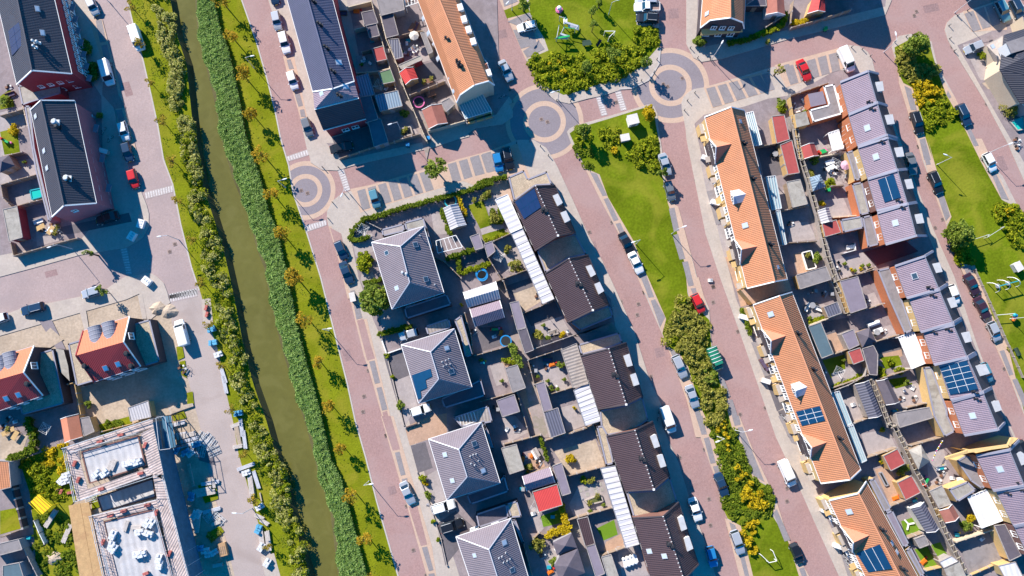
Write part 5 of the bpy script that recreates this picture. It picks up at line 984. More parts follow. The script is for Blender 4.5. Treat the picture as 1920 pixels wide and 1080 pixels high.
# the reed bed and the willow scrub
def between(fa, fb, n, y0=82, y1=-44):
    y = RNG.uniform(y1, y0, n); xa = np.array([xat(fa, v) for v in y]); xb = np.array([xat(fb, v) for v in y]); return xa, xb, y
xa, xb, y = between(fr, frr, 90000); t = RNG.uniform(.02, 1.02, len(y)); x = xa + (xb - xa) * t
edge = np.sin(y * 1.3) * .25 + np.sin(y * .37) * .3; x = x + edge * (t < .35)
h = RNG.uniform(1.1, 2.0, len(y)) * (1 - .3 * np.abs(t - .5)) * (1 + .10 * np.sin(y * 3.1 + x * 1.7 + np.sin(y)) * np.sin(x * 4.3 - y * .7) + .06 * np.sin(y * .43))
ang = RNG.normal(-2.6, .9, len(y)); ln = RNG.uniform(.12, .42, len(y)); c = np.stack([x, y, -.6 + h * .75 + .5], 1)
u = np.stack([np.cos(ang) * ln, np.sin(ang) * ln, RNG.uniform(-.15, .25, len(y))], 1); v = np.stack([-np.sin(ang), np.cos(ang), RNG.normal(0, .3, len(y))], 1) * .045
o = quadmesh('reeds', c, u, v, L_REED); o['kind'] = 'stuff'; o['label'] = 'dense green reeds along the right bank of the canal'; o['category'] = 'reeds'
LB_A = "X 262 -40 275 0 298 60 312 120 320 180 328 225 345 270 350 330 360 400 378 470 398 560 422 640 440 720 462 780 486 850 505 920 528 990 552 1060 560 1120"
LB_B = "X 322 -40 326 0 340 60 346 120 356 180 364 225 372 240 380 290 386 340 402 400 420 460 438 540 452 620 470 700 492 760 520 830 548 900 570 980 585 1060 592 1120"
la, lb = far(pw(LB_A, 1), 1), far(pw(LB_B, 1), 1)
def scrub(n, y0, y1, m, nm, label, size=.125, h=1.75, amp=0):
    xa, xb, y = between(la, lb, n, y0, y1); t = RNG.uniform(.15, .8, len(y)) + .12 * np.sin(y * .55) ; x = xa + (xb - xa) * t - .6; S = np.stack([x, y], 1)[(np.sin(y * .31 + 1) + np.sin(y * .83) * .7 + RNG.normal(0, .8, n)) > -.95]
    o = quadmesh(nm, *clumps(S, .8, 90, h, size, .7, 0.0), m); o['kind'] = 'stuff'; o['label'] = label; o['category'] = 'scrub'
ytop, ymid, ylow = 80, G(370, 250).y, G(430, 600).y
scrub(230, ytop, ymid, L_TAN, 'willow_scrub', 'tall silvery willow scrub on the left canal bank, upper stretch')
scrub(200, ymid - 1, ylow, L_TAN, 'willow_scrub', 'tall olive willow scrub on the left canal bank, middle stretch'); scrub(120, ymid, ylow, L_BUSH, 'bank_shrubs', 'dark green shrubs among the willow scrub, middle stretch')
scrub(230, ylow, -44, L_TAN, 'willow_scrub', 'tall olive willow scrub on the left canal bank, lower stretch'); scrub(200, ylow, -44, L_BUSH, 'bank_shrubs', 'dark green shrubs among the willow scrub, lower stretch')
# rough grass tufts on the verges
for nm, fa, fb, n, m in (('verge_grass', fgl, fl, 9000, L_HEDGE), ('verge_grass', frr, fgr, 1200, L_GREEN)):
    xa, xb, y = between(fa, fb, n); t = RNG.beta(1.2, 1.2, n); x = xa + (xb - xa) * (.05 + .9 * t); P = np.stack([x, y, RNG.uniform(.05, .13, n)], 1)
    keep = (np.sin(x * .9 + y * .35) + np.sin(y * .8 - x * .5) + RNG.normal(0, .6, n)) > .3
    o = quadmesh(nm, *leaves(P[keep], .11, .3), mat('tuft_' + nm + m.name, (0, 0, 0), rough=1, var=.1, fine=0, spec=.05, cols=[(.09, .13, .008), (.14, .18, .012), (.20, .21, .03)])); o['kind'] = 'stuff'; o['label'] = 'rough grass tufts on the canal verge'; o['category'] = 'grass'
# shrub beds
B1 = 'shrub bed'
thicket('shrub_bed', 'bright green shrub bed along the south side of the play lawn', B1, "C 960 400 1060 345 1120 370 1200 350 1300 380 1440 340 D 120 340 240 300 330 330 420 310 480 390 440 450 380 480 300 520 200 540 90 600 0 600 C 1360 600 1210 635 1160 610 1120 580 1060 575 1020 500", L_BUSH, .75, .95, 1.5)
thicket('shrub_bed', 'green shrubs beside the two parked vehicles', B1, "D 410 175 560 195 560 300 500 290 470 340 430 300 390 260", L_BUSH, .7, .9, 1.4)
thicket('shrub_bed', 'yellow flowering shrubs inside the play lawn shrub bed', B1, "C 1100 430 1180 410 1210 480 1150 520 1090 500", L_YEL, .35, .6, 1.8, 45)
thicket('shrub_bed', 'mixed shrubs behind the white utility cabinets', B1, "D 165 870 290 850 280 940 230 980 170 940", L_BUSH, .8, .8, 1.4); thicket('shrub_bed', 'broad green bush mound on the island by the street', B1, "D 380 1000 530 930 550 1070 H 1250 70 1280 190 1190 200 1080 120 1090 80", L_BUSH, .8, 1.0, 1.7)
thicket('shrub_bed', 'low green shrubs on the island left corner', B1, "D 0 860 90 850 100 940 60 1000 0 930", L_BUSH, .7, .9, 1.2); thicket('shrub_bed', 'green ground cover on the island edge', B1, "H 690 30 780 40 860 100 820 200 760 160", L_HEDGE, .6, .9, .7, 40)
thicket('shrub_bed', 'olive and gold bush group in the middle of the island', B1, "N 1130 125 1195 130 1250 240 1325 330 1320 470 1350 570 1300 620 1240 600 1190 560 1100 460 1040 440 1080 300 1120 220", L_OLIVE, .85, .95, 1.9, 65)
thicket('shrub_bed', 'bright lime bushes at the top of the olive bush group', B1, "N 1125 120 1195 130 1190 200 1080 330 1110 420 1060 400 1060 330 1120 230", L_BUSH, .5, .8, 1.8)
thicket('shrub_bed', 'olive brown bushes running down the island below the green trailer', B1, "N 1220 620 1330 620 1400 690 1440 800 V 500 0 540 60 400 40 N 1330 1000 1300 880", L_OLIVE, .75, .95, 1.7, 60); thicket('shrub_bed', 'deep green bush beside the green trailer', B1, "N 1290 620 1370 640 1380 720 1310 700", L_GREEN, .6, .8, 1.7)
thicket('shrub_bed', 'dark green ground cover under the yellow bushes on the island', B1, "V 385 30 540 60 640 280 700 430 800 480 840 570 810 660 700 700 610 740 520 680 480 590 520 500 480 300", L_HEDGE, .75, .9, .8, 50)
thicket('shrub_bed', 'yellow bushes scattered down the island', B1, "V 425 70 500 30 540 160 590 270 560 330 640 350 650 420 590 450 540 360 530 240 440 120", L_YEL, .5, .55, 1.6, 40); thicket('shrub_bed', 'large yellow bush mass on the round island head', B1, "V 590 460 680 450 780 560 790 620 720 650 640 600 600 520", L_YEL, .9, .7, 1.9, 60)
thicket('shrub_bed', 'orange yellow bush group below the round island head', B1, "V 620 740 730 700 740 760 700 840 740 900 700 940 650 920", L_YEL, .9, .6, 1.6, 50)
thicket('shrub_bed', 'olive hedge mass at the tip of the east park', B1, "E 710 330 800 320 860 420 1000 460 995 500 860 560 780 550 740 450", L_OLIVE, .8, 1.0, 1.6, 60); thicket('shrub_bed', 'yellow green bushes in the east park', B1, "E 840 570 980 540 1040 640 1010 680 900 710 860 660", L_YEL, .6, .8, 1.8, 50)
thicket('shrub_bed', 'green bushes below the yellow ones in the east park', B1, "E 900 700 1060 650 1140 760 1060 830 940 870", L_BUSH, .7, .9, 1.5); thicket('shrub_bed', 'green bushes at the right edge of the east park', B1, "J 1260 440 1400 480 1440 600 1440 780 1380 740 1290 620 1250 540", L_BUSH, .8, 1.0, 1.9)
thicket('shrub_bed', 'yellow bush fringe of the right edge bushes', B1, "J 1255 440 1320 440 1400 500 1330 540 1270 520", L_YEL, .4, .7, 2.2, 40); thicket('shrub_bed', 'bushes under the big tree by the park kerb', B1, "J 930 740 1000 760 1080 860 1040 890 970 860", L_BUSH, .7, .9, 1.4)
thicket('shrub_bed', 'low yellowish plants along the park fence', B1, "Q 1300 560 1350 600 1440 760 1440 830 1380 720", L_OLIVE, .5, .6, .6, 30)
thicket('shrub_bed', 'overgrown yellow green patch beside the building site slab', B1, "R 300 220 440 190 470 330 330 420 290 360", L_YEL, .5, .7, 1.2, 40); thicket('shrub_bed', 'overgrown green patch left of the building site slab', B1, "R 130 330 290 300 360 440 440 560 250 560 180 480", L_BUSH, .7, .9, 1.2); thicket('shrub_bed', 'rough weeds below the yellow container', B1, "R 240 680 440 640 510 900 540 1080 260 1080 220 860", L_HEDGE, .5, .8, .7, 40); thicket('shrub_bed', 'weeds along the plot behind the red roofed house', B1, "K 665 1000 880 930 890 980 700 1060", L_HEDGE, .8, .6, .8, 40)
thicket('weeds', 'weeds in the site yard beside the planks', 'weeds', "S 530 800 640 740 650 780 560 850", L_OLIVE, .8, .5, .6, 30)
# hedges: each its own run
def hedge(label, s, w_=.7, h=1.4, m=L_HEDGE, z0=ZG):
    P = pw(s, h * .8); A = []
    for a, b in zip(P, P[1:]):
        n = max(2, int((b - a).length / .28))
        for i in range(n): A.append(tuple(lerp(a, b, i / n).xy))
    A.append(tuple(P[-1].xy)); A = np.array(A); A = np.repeat(A, max(1, int(w_ / .35)), 0); A = A + RNG.uniform(-w_ / 2 + .1, w_ / 2 - .1, A.shape)
    c = A.mean(0); n, k = len(A), 42; Q_ = RNG.uniform(-1, 1, (n, k, 3)); Q_[:, :, 0] *= .3; Q_[:, :, 1] *= .3; Q_[:, :, 2] = h * (1 - np.abs(Q_[:, :, 2]) ** 2 * .9) * RNG.uniform(.92, 1.04, (n, k))
    Q_[:, :, 0] += A[:, 0][:, None]; Q_[:, :, 1] += A[:, 1][:, None]; Q_[:, :, 2] += z0
    o = quadmesh('hedge', *leaves(Q_.reshape(-1, 3), .13, .8), m); tag(o, label, 'hedge', 'garden hedges', tuple(c)); o.location = (0, 0, 0); return o
for a in [("long clipped hedge beside the lower parking bays", "O 570 548 700 515 850 465 1000 425 1210 372 1300 345 1440 298 H 60 300 150 272 250 258"), ("V shaped hedge round the bicycles at the villa corner", "O 575 560 505 625 495 670 520 690 605 668", .7, .9), ("short clipped hedge in front of the topmost villa", "O 588 975 700 950", .7, .8),
 ("curved hedge above the driveway of the second villa", "M 185 385 290 355 390 330", .8, 1.0), ("hedge along the north garden path of the hedge garden", "O 1225 395 1270 510", .6, 1.6, L_YEL), ("hedge left of the ribbed gable shed", "O 1105 480 1140 560", .8, 1.0), ("small hedge below the ribbed gable shed", "O 1145 590 1165 645", .7, 1.0),
 ("hedge below the white pergola", "O 1145 810 1330 745", .8, 1.2), ("clipped hedge left of the dark lawn square", "O 1222 810 1230 900", .7, 1.0), ("yellow green hedge below the dark lawn square", "O 1240 900 1320 880 1425 850", 1.0, 1.0, L_BUSH), ("tall leafy hedge right of the blue trampoline", "M 1085 460 1105 530 1130 600", 1.3, 2.2, L_GREEN), ("leafy hedge above the grey garden shed", "M 1030 560 1120 570", .9, 1.4, L_BUSH),
 ("yellow hedge right of the turf garden", "U 552 615 575 700 585 755", 1.0, 1.6, L_YEL), ("yellow hedge below the turf garden", "U 460 800 520 780 600 765", 1.3, 1.6, L_YEL), ("thin climbing hedge on the trellis left of the sandy garden", "U 405 150 440 240 455 300", .5, 1.4), ("hedge round the corner house lot", "D 1410 95 1400 160 1330 200 1220 235", 1.0, 1.2, L_BUSH), ("dark hedge south of the orange corner house", "D 1220 245 1100 280 1030 290", 1.0, 1.0), ("hedge along the street side of the top edge gardens", "E 20 160 110 135", .8, 1.0, L_YEL),
 ("tall dark hedge in the garden left of the site", "R 190 30 225 150 215 230 130 260 65 290", 1.2, 2.0), ("narrow green hedge at the front of the middle orange terrace", "P 325 215 355 300 385 385", .6, 1.0), ("green border behind the plain shed row", "P 790 300 880 270", .7, .5, L_BUSH), ("planted border at the foot of the green lawn", "P 950 740 1060 700 1140 670", .8, .6, L_BUSH), ("planted strip along the turf yard", "H 110 690 250 640", .6, .5, L_BUSH), ("low green strip beside the white sheet roof", "H 160 480 140 560 220 560 200 480", .7, .8),
 ("green hedge wall between two back gardens", "Q 365 770 390 835", 1.0, 1.2, L_BUSH)]: hedge(*a)
# ---- trees
def crown_pts(R_, H_, z0, nclump, per, cr, shape='ball'):
    P = []
    for i in range(nclump):
        a = RNG.uniform(0, 2 * pi); v = RNG.uniform(0, 1); rr = R_ * RNG.uniform(.15, 1) ** .6
        if shape == 'cone': rr *= (1 - v * .75)
        else: rr *= math.sqrt(max(.05, 1 - (2 * v - 1) ** 2))
        c = np.array([cos(a) * rr, sin(a) * rr, z0 + H_ * v]); q = RNG.normal(0, 1, (per, 3)); q /= np.linalg.norm(q, axis=1)[:, None]; P.append(c + q * (RNG.uniform(.3, 1, (per, 1)) ** .4) * cr * RNG.uniform(.7, 1.2))
    return np.concatenate(P)
def make_tree(name, label, cat, R_, H_, z0, nclump, per, cr, size, m, tr=.09, grp=None, shape='ball', limbs=7):
    root = thing(name, label, cat, (0, 0, 0), 0, grp); P = crown_pts(R_, H_, z0, nclump, per, cr, shape); quadmesh('crown', *leaves(P, size, .9), m, root)
    t = MB(); top = Vector((RNG.uniform(-.15, .15), RNG.uniform(-.15, .15), z0 + H_ * .75)); mid = Vector((top.x * .3, top.y * .3, z0)); t.tube((0, 0, 0), mid, tr * 1.25, tr * .9, 7); t.tube(mid, top, tr * .9, tr * .25, 6); t.build('trunk', BARK, root)
    l = MB()
    for i in range(limbs):
        a = 2 * pi * i / limbs + RNG.uniform(-.3, .3); s_ = lerp(mid, top, RNG.uniform(0, .6)); e = Vector((cos(a) * R_ * .75, sin(a) * R_ * .75, s_.z + H_ * RNG.uniform(.15, .4))); l.tube(s_, e, tr * .4, tr * .1, 5)
    l.build('limb', BARK, root); return root
def plant(root, first, x, y, label, z=2.6, rz=None, sc=1.0, grp=None):
    g = G(x, y, z); loc = (g.x, g.y, 0); rz = RNG.uniform(0, 6.28) if rz is None else rz
    if first: root.location = loc; root.rotation_euler = (0, 0, rz); root.scale = (sc,) * 3; root['label'] = label; return root
    return dup(root, loc, rz, label, grp, sc)
AUT = [make_tree('young_tree', 'x', 'tree', 1.25, 2.2, 1.9, 12 + 3 * k_, 24, .44, .12, L_ORG, .075, 'young autumn trees along the right canal bank') for k_ in range(4)]
for i, (x, y) in enumerate([(421, 8), (435, 69), (457, 142), (472, 214), (492, 291), (510, 364), (530, 442), (552, 520), (572, 597), (596, 679), (615, 759), (639, 840), (661, 927), (684, 1010), (706, 1092)]):
    plant(AUT[i % 4], i < 4, x, y, 'young orange leaved tree on the right canal bank', sc=RNG.uniform(.9, 1.45))
YG = [make_tree('young_tree', 'x', 'tree', 1.0, 1.8, 1.7, 9, 20, .36, .12, leafm('thin_young_leaves', (.16, .13, .015), (.30, .24, .03), (.36, .22, .03)), .06, 'small young trees along the left canal road') for _ in range(2)]
for i, (x, y) in enumerate([(244, 12), (262, 84), (278, 153), (302, 228), (322, 302), (333, 377), (357, 449), (375, 532), (390, 608), (413, 687), (430, 768), (455, 854), (476, 938), (498, 1027)]):
    plant(YG[i % 2], i < 2, x, y, 'small thin crowned tree on the left canal verge', sc=RNG.uniform(.85, 1.15))
def single(x, y, label, R_, H_, z0, n, per, cr, size, m, z=None, tr=.14, shape='ball', name='garden_tree', cat='tree'):
    t = make_tree(name, label, cat, R_, H_, z0, n, per, cr, size, m, tr, None, shape); plant(t, True, x, y, label, z=z if z is not None else z0 + H_ * .6); return t
single(818, 315, 'round green tree standing alone among the parking bays', 2.0, 2.8, 2.2, 34, 40, .55, .17, L_GREEN)
single(1461, 130, 'thin crowned pale tree beside the orange terrace parking bays', 1.1, 1.8, 2.2, 10, 22, .35, .12, L_OLIVE); single(165, 474, 'bare branched sapling with green tuft at the left street corner', .9, 1.4, 3.0, 8, 22, .35, .12, L_GREEN)
for x, y in ((186, 540), (193, 548)): single(x, y, 'thin sapling beside the parked silver car by the sandy lot', .7, 1.0, 2.4, 6, 18, .3, .12, L_GREEN, tr=.05)
single(703, 562, 'large leafy tree beside the topmost villa', 3.0, 3.6, 1.6, 60, 60, .75, .19, L_GREEN, tr=.2); single(722, 552, 'yellow bush beside the large leafy villa tree', 1.3, 1.6, .4, 16, 40, .5, .15, L_YEL)
single(686, 493, 'broad yellow green bush in the front garden of the topmost villa', 1.7, 1.2, .3, 30, 45, .5, .15, L_BUSH, z=1)
single(681, 483, 'upper yellow green bush in the same villa front garden', 1.2, 1.0, .3, 18, 45, .45, .15, L_BUSH, z=1)
single(1312, 77, 'round bush at the corner pavement by the orange corner house', 1.0, 1.4, .5, 16, 50, .45, .14, L_GREEN); single(1722, 83, 'large dark green tree at the tip of the east park', 2.3, 4.0, 1.5, 44, 60, .7, .18, L_GREEN, tr=.2)
single(1217, 210, 'yellow round tree at the island corner by the crossing', 1.3, 2.0, 1.0, 20, 50, .5, .15, L_YEL); single(1095, 244, 'green young tree on the island left corner', 1.3, 2.8, 2.0, 22, 45, .5, .15, L_GREEN, tr=.1)
single(1243, 322, 'small green tree at the island kerb by the silver cars', .9, 2.4, 1.5, 12, 40, .4, .14, L_GREEN); single(1802, 436, 'large round tree by the park kerb opposite the mauve terrace', 2.6, 3.6, 1.4, 50, 60, .75, .18, L_GREEN, tr=.2)
single(1153, 283, 'small yellow shrub beside the cabinets on the island', .8, .8, .3, 8, 40, .35, .13, L_YEL, z=.6); single(1125, 4, 'small dark tree near the play lawn climbing frame', .7, 1.6, 1.5, 8, 36, .35, .12, L_GREEN); single(982, 6, 'green tree at the top edge beside the parked van lot', 1.2, 2.4, 2.0, 16, 40, .5, .14, L_GREEN)
for x, y, l in ((1112, 17, 'upper'), (1113, 45, 'lower')): single(x, y, l + ' slim tree on the play lawn by the parked pickup', .8, 2.2, 2.4, 9, 30, .35, .12, L_GREEN, tr=.07)
single(1212, 116, 'slim tree rising from the shrub bed by the right roundabout', 1.0, 3.0, 2.0, 14, 36, .4, .14, L_GREEN, tr=.08); single(1100, 124, 'tree in the shrub bed casting shade over the crossing', 1.0, 3.2, 2.4, 16, 36, .45, .14, L_GREEN, tr=.09)
single(1150, 100, 'dense tree in the shrub bed casting shade on the path', 1.3, 3.2, 2.0, 20, 40, .5, .14, L_GREEN, tr=.09)
for n_, (x, y, l, r, m, z) in enumerate([(757, 207, 'upright green bush beside the teal ribbed garden roof', .9, L_GREEN, 2), (1468, 190, 'upper round bush behind the top orange terrace', .9, L_GREEN, 1.2), (1466, 203, 'lower round bush behind the top orange terrace', .9, L_BUSH, 1.2), (1537, 482, 'green tree in the tan yard behind the orange terrace', 1.0, L_GREEN, 1.8), (1556, 344, 'bush below the blue pyramid shed', 1.1, L_BUSH, 1.0), (1544, 381, 'small yellow bush beside the silver gable shed', .6, L_YEL, .8), (1530, 297, 'leafy bush near the red gable shed', 1.0, L_GREEN, 1.2), (1524, 326, 'pale shrub right of the tall fence by the blue shed', .8, L_OLIVE, 1.0),
 (750, 759, 'round street bush by the white car of the second villa', .9, L_GREEN, 1.5), (1009, 614+12, 'olive shrub in the patio garden beside the board roof', 1.0, L_OLIVE, .8), (1054, 627, 'yellow shrub in the patio garden', .6, L_YEL, .6), (1027, 633, 'small green shrub between patio chairs', .4, L_GREEN, .6), (1053, 681, 'green shrub left of the weathered board roof', .8, L_GREEN, 1.0), (952, 467, 'pale yellow shrub in the blue shaded garden', .9, L_OLIVE, 1.0), (965, 500, 'large olive shrub below the blue shaded garden', 1.4, L_OLIVE, 1.0), (913, 408 - 43, 'white flowering shrub beside the hedge garden', .9, L_OLIVE, .8), (910, 366, 'round shrub near the trampoline in the hedge garden', .8, L_GREEN, .8), (928, 408, 'dark round shrub by the white sheet roof', 1.2, L_OLIVE, .9),
 (1071, 861, 'lone yellow bush in the sandy garden', .9, L_YEL, .8), (1095, 900, 'yellow green bush in the modern paved garden', .7, L_BUSH, .8), (1107, 902, 'small olive bush in the modern paved garden', .6, L_OLIVE, .7), (993, 878, 'spiky bush by the double roofed shed', 1.0, L_OLIVE, .8), (1008, 1020, 'olive feathery bush below the yellow hedge', 1.4, L_OLIVE, 1.2), (1041, 1052, 'green round bush at the bottom edge gardens', .9, L_GREEN, .8), (1815, 986, 'lime green tree below the russet shed', 1.2, L_GREEN, 1.2), (1826, 974, 'yellow tree beside the lime green tree', .8, L_YEL, 1.4), (1697, 882, 'leafy garden tree between the two red sheds', .9, L_GREEN, 1.2), (795, 897, 'round bush in the front garden of the third villa', .8, L_BUSH, .8), (797, 906, 'yellow bush in the front garden of the third villa', .5, L_YEL, .6), (803, 929, 'low green bush by the white suv', .7, L_GREEN, .6),
 (725, 667, 'round topiary on the pavement edge of the second villa', .45, L_BUSH, .8), (736, 708, 'second round topiary on the pavement edge of the second villa', .45, L_BUSH, .8), (811, 979, 'small round topiary by the dark blue car', .4, L_BUSH, .8), (822, 1013, 'small round topiary below the dark blue car', .4, L_BUSH, .8), (1846, 102, 'round light green bush at the corner house', .9, L_BUSH, 1.2), (1870, 160, 'small green bush behind the corner house', .7, L_BUSH, 1.0), (1893, 203, 'dark brown round bush at the right edge', 1.6, L_OLIVE, 1.2), (25, 243, 'yellow shrub in the garden left of the pink block', 1.2, L_YEL, .8), (163, 758, 'round shrub beside the shed gap of the site house', .7, L_GREEN, .8), (12, 190, 'pale green shrub by the paved yard at the left edge', 1.0, L_GREEN, .6),
 (1668, 678, 'ivy shrub at the edge of the green lawn', .7, L_BUSH, .6), (1688, 696, 'leafy shrub in the corner planting by the black shed', .9, L_BUSH, .8), (1655, 807, 'small yellow plant in the grey yard', .4, L_YEL, .6), (1613, 705, 'low shrub at the end of the turf lawn', .6, L_BUSH, .5), (1700, 730 - 15, 'round dark pot bush beside the hedge wall', .6, L_GREEN, .8), (188, 215, 'yellow flowers in the fenced front garden by the pink block', .7, L_OLIVE, .5), (169, 132, 'dark shrub in the shaded front garden by the street', .9, L_GREEN, .8)]):
    single(x, y, l, r, r * 1.1, .25, max(5, int(12 * r)), 45, .42 * max(r, .5), .13, m, z=z, tr=.06, name='garden_shrub', cat='shrub')
# ------------------------------------------------ vehicles (x forward, wheels on the ground)
PAINT = {n: mat('paint_' + n, c, rough=.28, var=0, fine=0, spec=.5, metal=mt, coat=.6) for n, c, mt in (('white', (.78, .78, .76), 0), ('silver', (.50, .51, .53), .35), ('grey', (.19, .20, .21), .3), ('black', (.012, .013, .016), 0), ('red', (.55, .02, .02), 0), ('blue', (.02, .20, .45), .1), ('darkblue', (.02, .05, .10), .2), ('teal', (.12, .30, .36), .3), ('green', (.02, .20, .12), 0), ('purpleblack', (.05, .02, .03), .1))}
def car_mesh(kind, col, label):
    root = thing({'van': 'parked_van', 'pickup': 'pickup_truck', 'truck': 'covered_truck'}.get(kind, 'parked_car'), label, 'van' if kind == 'van' else 'truck' if kind in ('truck', 'pickup') else 'car', (0, 0, 0), 0, 'parked vehicles'); P = PAINT[col]
    L, W, H = {'hatch': (4.0, 1.72, 1.48), 'sedan': (4.6, 1.80, 1.45), 'wagon': (4.7, 1.82, 1.5), 'van': (5.2, 1.95, 2.0), 'pickup': (5.2, 1.9, 1.75), 'truck': (4.6, 2.0, 2.3), 'suv': (4.6, 1.88, 1.68)}[kind]
    hl, hw = L / 2, W / 2; zb = .28; zs = {'van': 1.15, 'truck': 1.1, 'pickup': 1.05, 'suv': 1.02}.get(kind, .92)
    def ring(x, w_, z0, z1, ch=.12): return [(x, -w_ * .9, z0), (x, w_ * .9, z0), (x, w_, (z0 + z1) / 2), (x, w_ - .03, z1 - ch * .6), (x, w_ - ch, z1), (x, -w_ + ch, z1), (x, -w_ + .03, z1 - ch * .6), (x, -w_, (z0 + z1) / 2)]
    hood = zs - (.18 if kind != 'van' else .10); b = MB()
    st = [(-hl, .80, .42, zs - .16), (-hl + .12, .92, .32, zs - .04), (-hl * .7, 1, zb, zs), (-hl * .1, 1, zb, zs), (hl * .42, 1, zb, zs - .01), (hl * .72, .985, zb, hood + .05), (hl - .22, .90, .3, hood - .06), (hl - .04, .74, .40, hood - .22), (hl, .6, .45, hood - .3)]
    b.loft([ring(x, hw * k, z0, z1) for x, k, z0, z1 in st]); b.build('body', P, root, False)
    # greenhouse: glass frustum and roof
    x0, x1, r0, r1 = {'hatch': (-.97, .38, -.80, .10), 'sedan': (-.72, .36, -.42, .08), 'wagon': (-.96, .36, -.84, .08), 'van': (-.985, .66, -.96, .40), 'pickup': (-.25, .40, -.18, .16), 'truck': (.30, .72, .32, .52), 'suv': (-.96, .36, -.84, .10)}[kind]
    g0, g1 = hw * .93, hw * (.78 if kind != 'van' else .86); zt = H
    lo = [(hl * x0, -g0, zs - .05), (hl * x1, -g0, zs - .05), (hl * x1, g0, zs - .05), (hl * x0, g0, zs - .05)]; hi = [(hl * r0, -g1, zt - .06), (hl * r1, -g1, zt - .06), (hl * r1, g1, zt - .06), (hl * r0, g1, zt - .06)]
    if kind == 'van':                                  # metal box behind, glass cab in front
        m_ = MB(); k = .18; lo2 = [(hl * x0, -g0, zs - .05), (hl * k, -g0, zs - .05), (hl * k, g0, zs - .05), (hl * x0, g0, zs - .05)]; hi2 = [(hl * r0, -g1, zt - .06), (hl * k, -g1, zt - .06), (hl * k, g1, zt - .06), (hl * r0, g1, zt - .06)]
        m_.loft([lo2, hi2]); m_.build('cargo_side', P, root); lo = [(hl * k, -g0, zs - .05), (hl * x1, -g0, zs - .05), (hl * x1, g0, zs - .05), (hl * k, g0, zs - .05)]; hi = [(hl * k, -g1, zt - .06), (hl * r1, -g1, zt - .06), (hl * r1, g1, zt - .06), (hl * k, g1, zt - .06)]
    g = MB(); g.loft([lo, hi]); g.build('window_glass', CARGL, root)
    r = MB(); e = .04; rr = [(hl * r0 - .02, -g1), (hl * r0 + .25, -g1 - e), (hl * r1 - .15, -g1 - e), (hl * r1 + .06, -g1 + .08), (hl * r1 + .06, g1 - .08), (hl * r1 - .15, g1 + e), (hl * r0 + .25, g1 + e), (hl * r0 - .02, g1)]
    sh = lambda s_, z: [(x * 1.0 if s_ == 1 else (x - hl * (r0 + r1) / 2) * s_ + hl * (r0 + r1) / 2, y * s_, z) for x, y in rr]
    r.loft([sh(1, zt - .08), sh(1, zt - .03), sh(.9, zt + .015)]); r.build('roof', P if (kind, col) != ('sedan', 'black') else P, root)
    if kind in ('wagon', 'suv'):
        for s_ in (-1, 1): q = MB(); q.beam((hl * r0 + .2, s_ * (g1 - .05), zt + .05), (hl * r1 - .2, s_ * (g1 - .05), zt + .05), .05, .05); q.build('roof_rail', STEEL, root)
    for s_ in (-1, 1):
        for t in ((.0, 1.0) if kind != 'van' else (1.0,)):
            pl = MB(); pl.beam((hl * lerp(x0, x1, t), s_ * g0, zs - .04), (hl * lerp(r0, r1, t), s_ * g1, zt - .05), .07, .07); pl.build('pillar', P, root)
        if kind in ('hatch', 'wagon', 'suv', 'sedan'): pl = MB(); pl.beam((hl * lerp(x0, x1, .48), s_ * (g0 + .005), zs - .04), (hl * lerp(r0, r1, .5), s_ * (g1 + .005), zt - .05), .09, .05); pl.build('pillar', P, root)
    if kind == 'pickup':
        q = MB(); q.prism([(-hl + .12, -hw + .18), (-hl * .30, -hw + .18), (-hl * .30, hw - .18), (-hl + .12, hw - .18)], zs, zs + .03); q.build('load_bed', mat('load_bed_liner', (.30, .20, .17), var=.1), root)
        for yy in (-hw + .1, hw - .1): q = MB(); q.beam((-hl + .06, yy, zs + .08), (-hl * .28, yy, zs + .08), .1, .22); q.build('bed_rail', P, root)
        q = MB(); q.beam((-hl + .06, -hw + .1, zs + .08), (-hl + .06, hw - .1, zs + .08), .1, .22); q.build('tailgate', P, root)
    if kind == 'truck':
        q = MB(); k = 12; ringf = lambda x: [(x, -hw + .02, zs - .1)] + [(x, -(hw - .02) * cos(pi * i / k), 1.75 + .5 * sin(pi * i / k)) for i in range(k + 1)] + [(x, hw - .02, zs - .1)]
        q.loft([ringf(-hl + .02), ringf(hl * .28)]); q.build('canvas_cover', mat('green_canvas', (.012, .17, .10), rough=.6, var=.05), root)
        for i in range(5): x = lerp(-hl + .1, hl * .24, i / 4); z_ = MB(); rr_ = ringf(x)[1:-1]; [z_.beam(Vector(a) + Vector((0, 0, .03)), Vector(c) + Vector((0, 0, .03)), .10, .04) for a, c in zip(rr_, rr_[1:])]; z_.build('canvas_stripe', WHITE, root)
    for sx in (-1, 1):
        for sy in (-1, 1):
            cx, cy = sx * hl * .62, sy * (hw - .1); q = MB(); q.tube((cx, cy - .11, .33), (cx, cy + .11, .33), .33, n=14); wv = q.build('wheel', RUBBER, root); q = MB(); q.tube((cx, cy + sy * .10, .33), (cx, cy + sy * .125, .33), .19, n=10); q.build('rim', STEEL, wv)
    for sy in (-1, 1):
        q = MB(); q.box((hl - .17, sy * hw * .66, hood - .32), (.22, .32, .14), -sy * .35); q.build('headlight', HLAMP, root)
        q = MB(); q.box((-hl + .08, sy * hw * .74, zs - .30), (.12, .26, .16)); q.build('tail_light', TLAMP, root)
        q = MB(); q.box((hl * (x1 - .05) if kind != 'van' else hl * .60, sy * (hw + .09), zs - .02), (.14, .2, .14)); q.build('mirror', P, root)
    q = MB(); q.box((hl - .02, 0, .42), (.05, .5, .11)); q.build('number_plate', mat('plate_yellow', (.7, .5, .03), var=0, fine=0), root)
    return root
CARC = {}
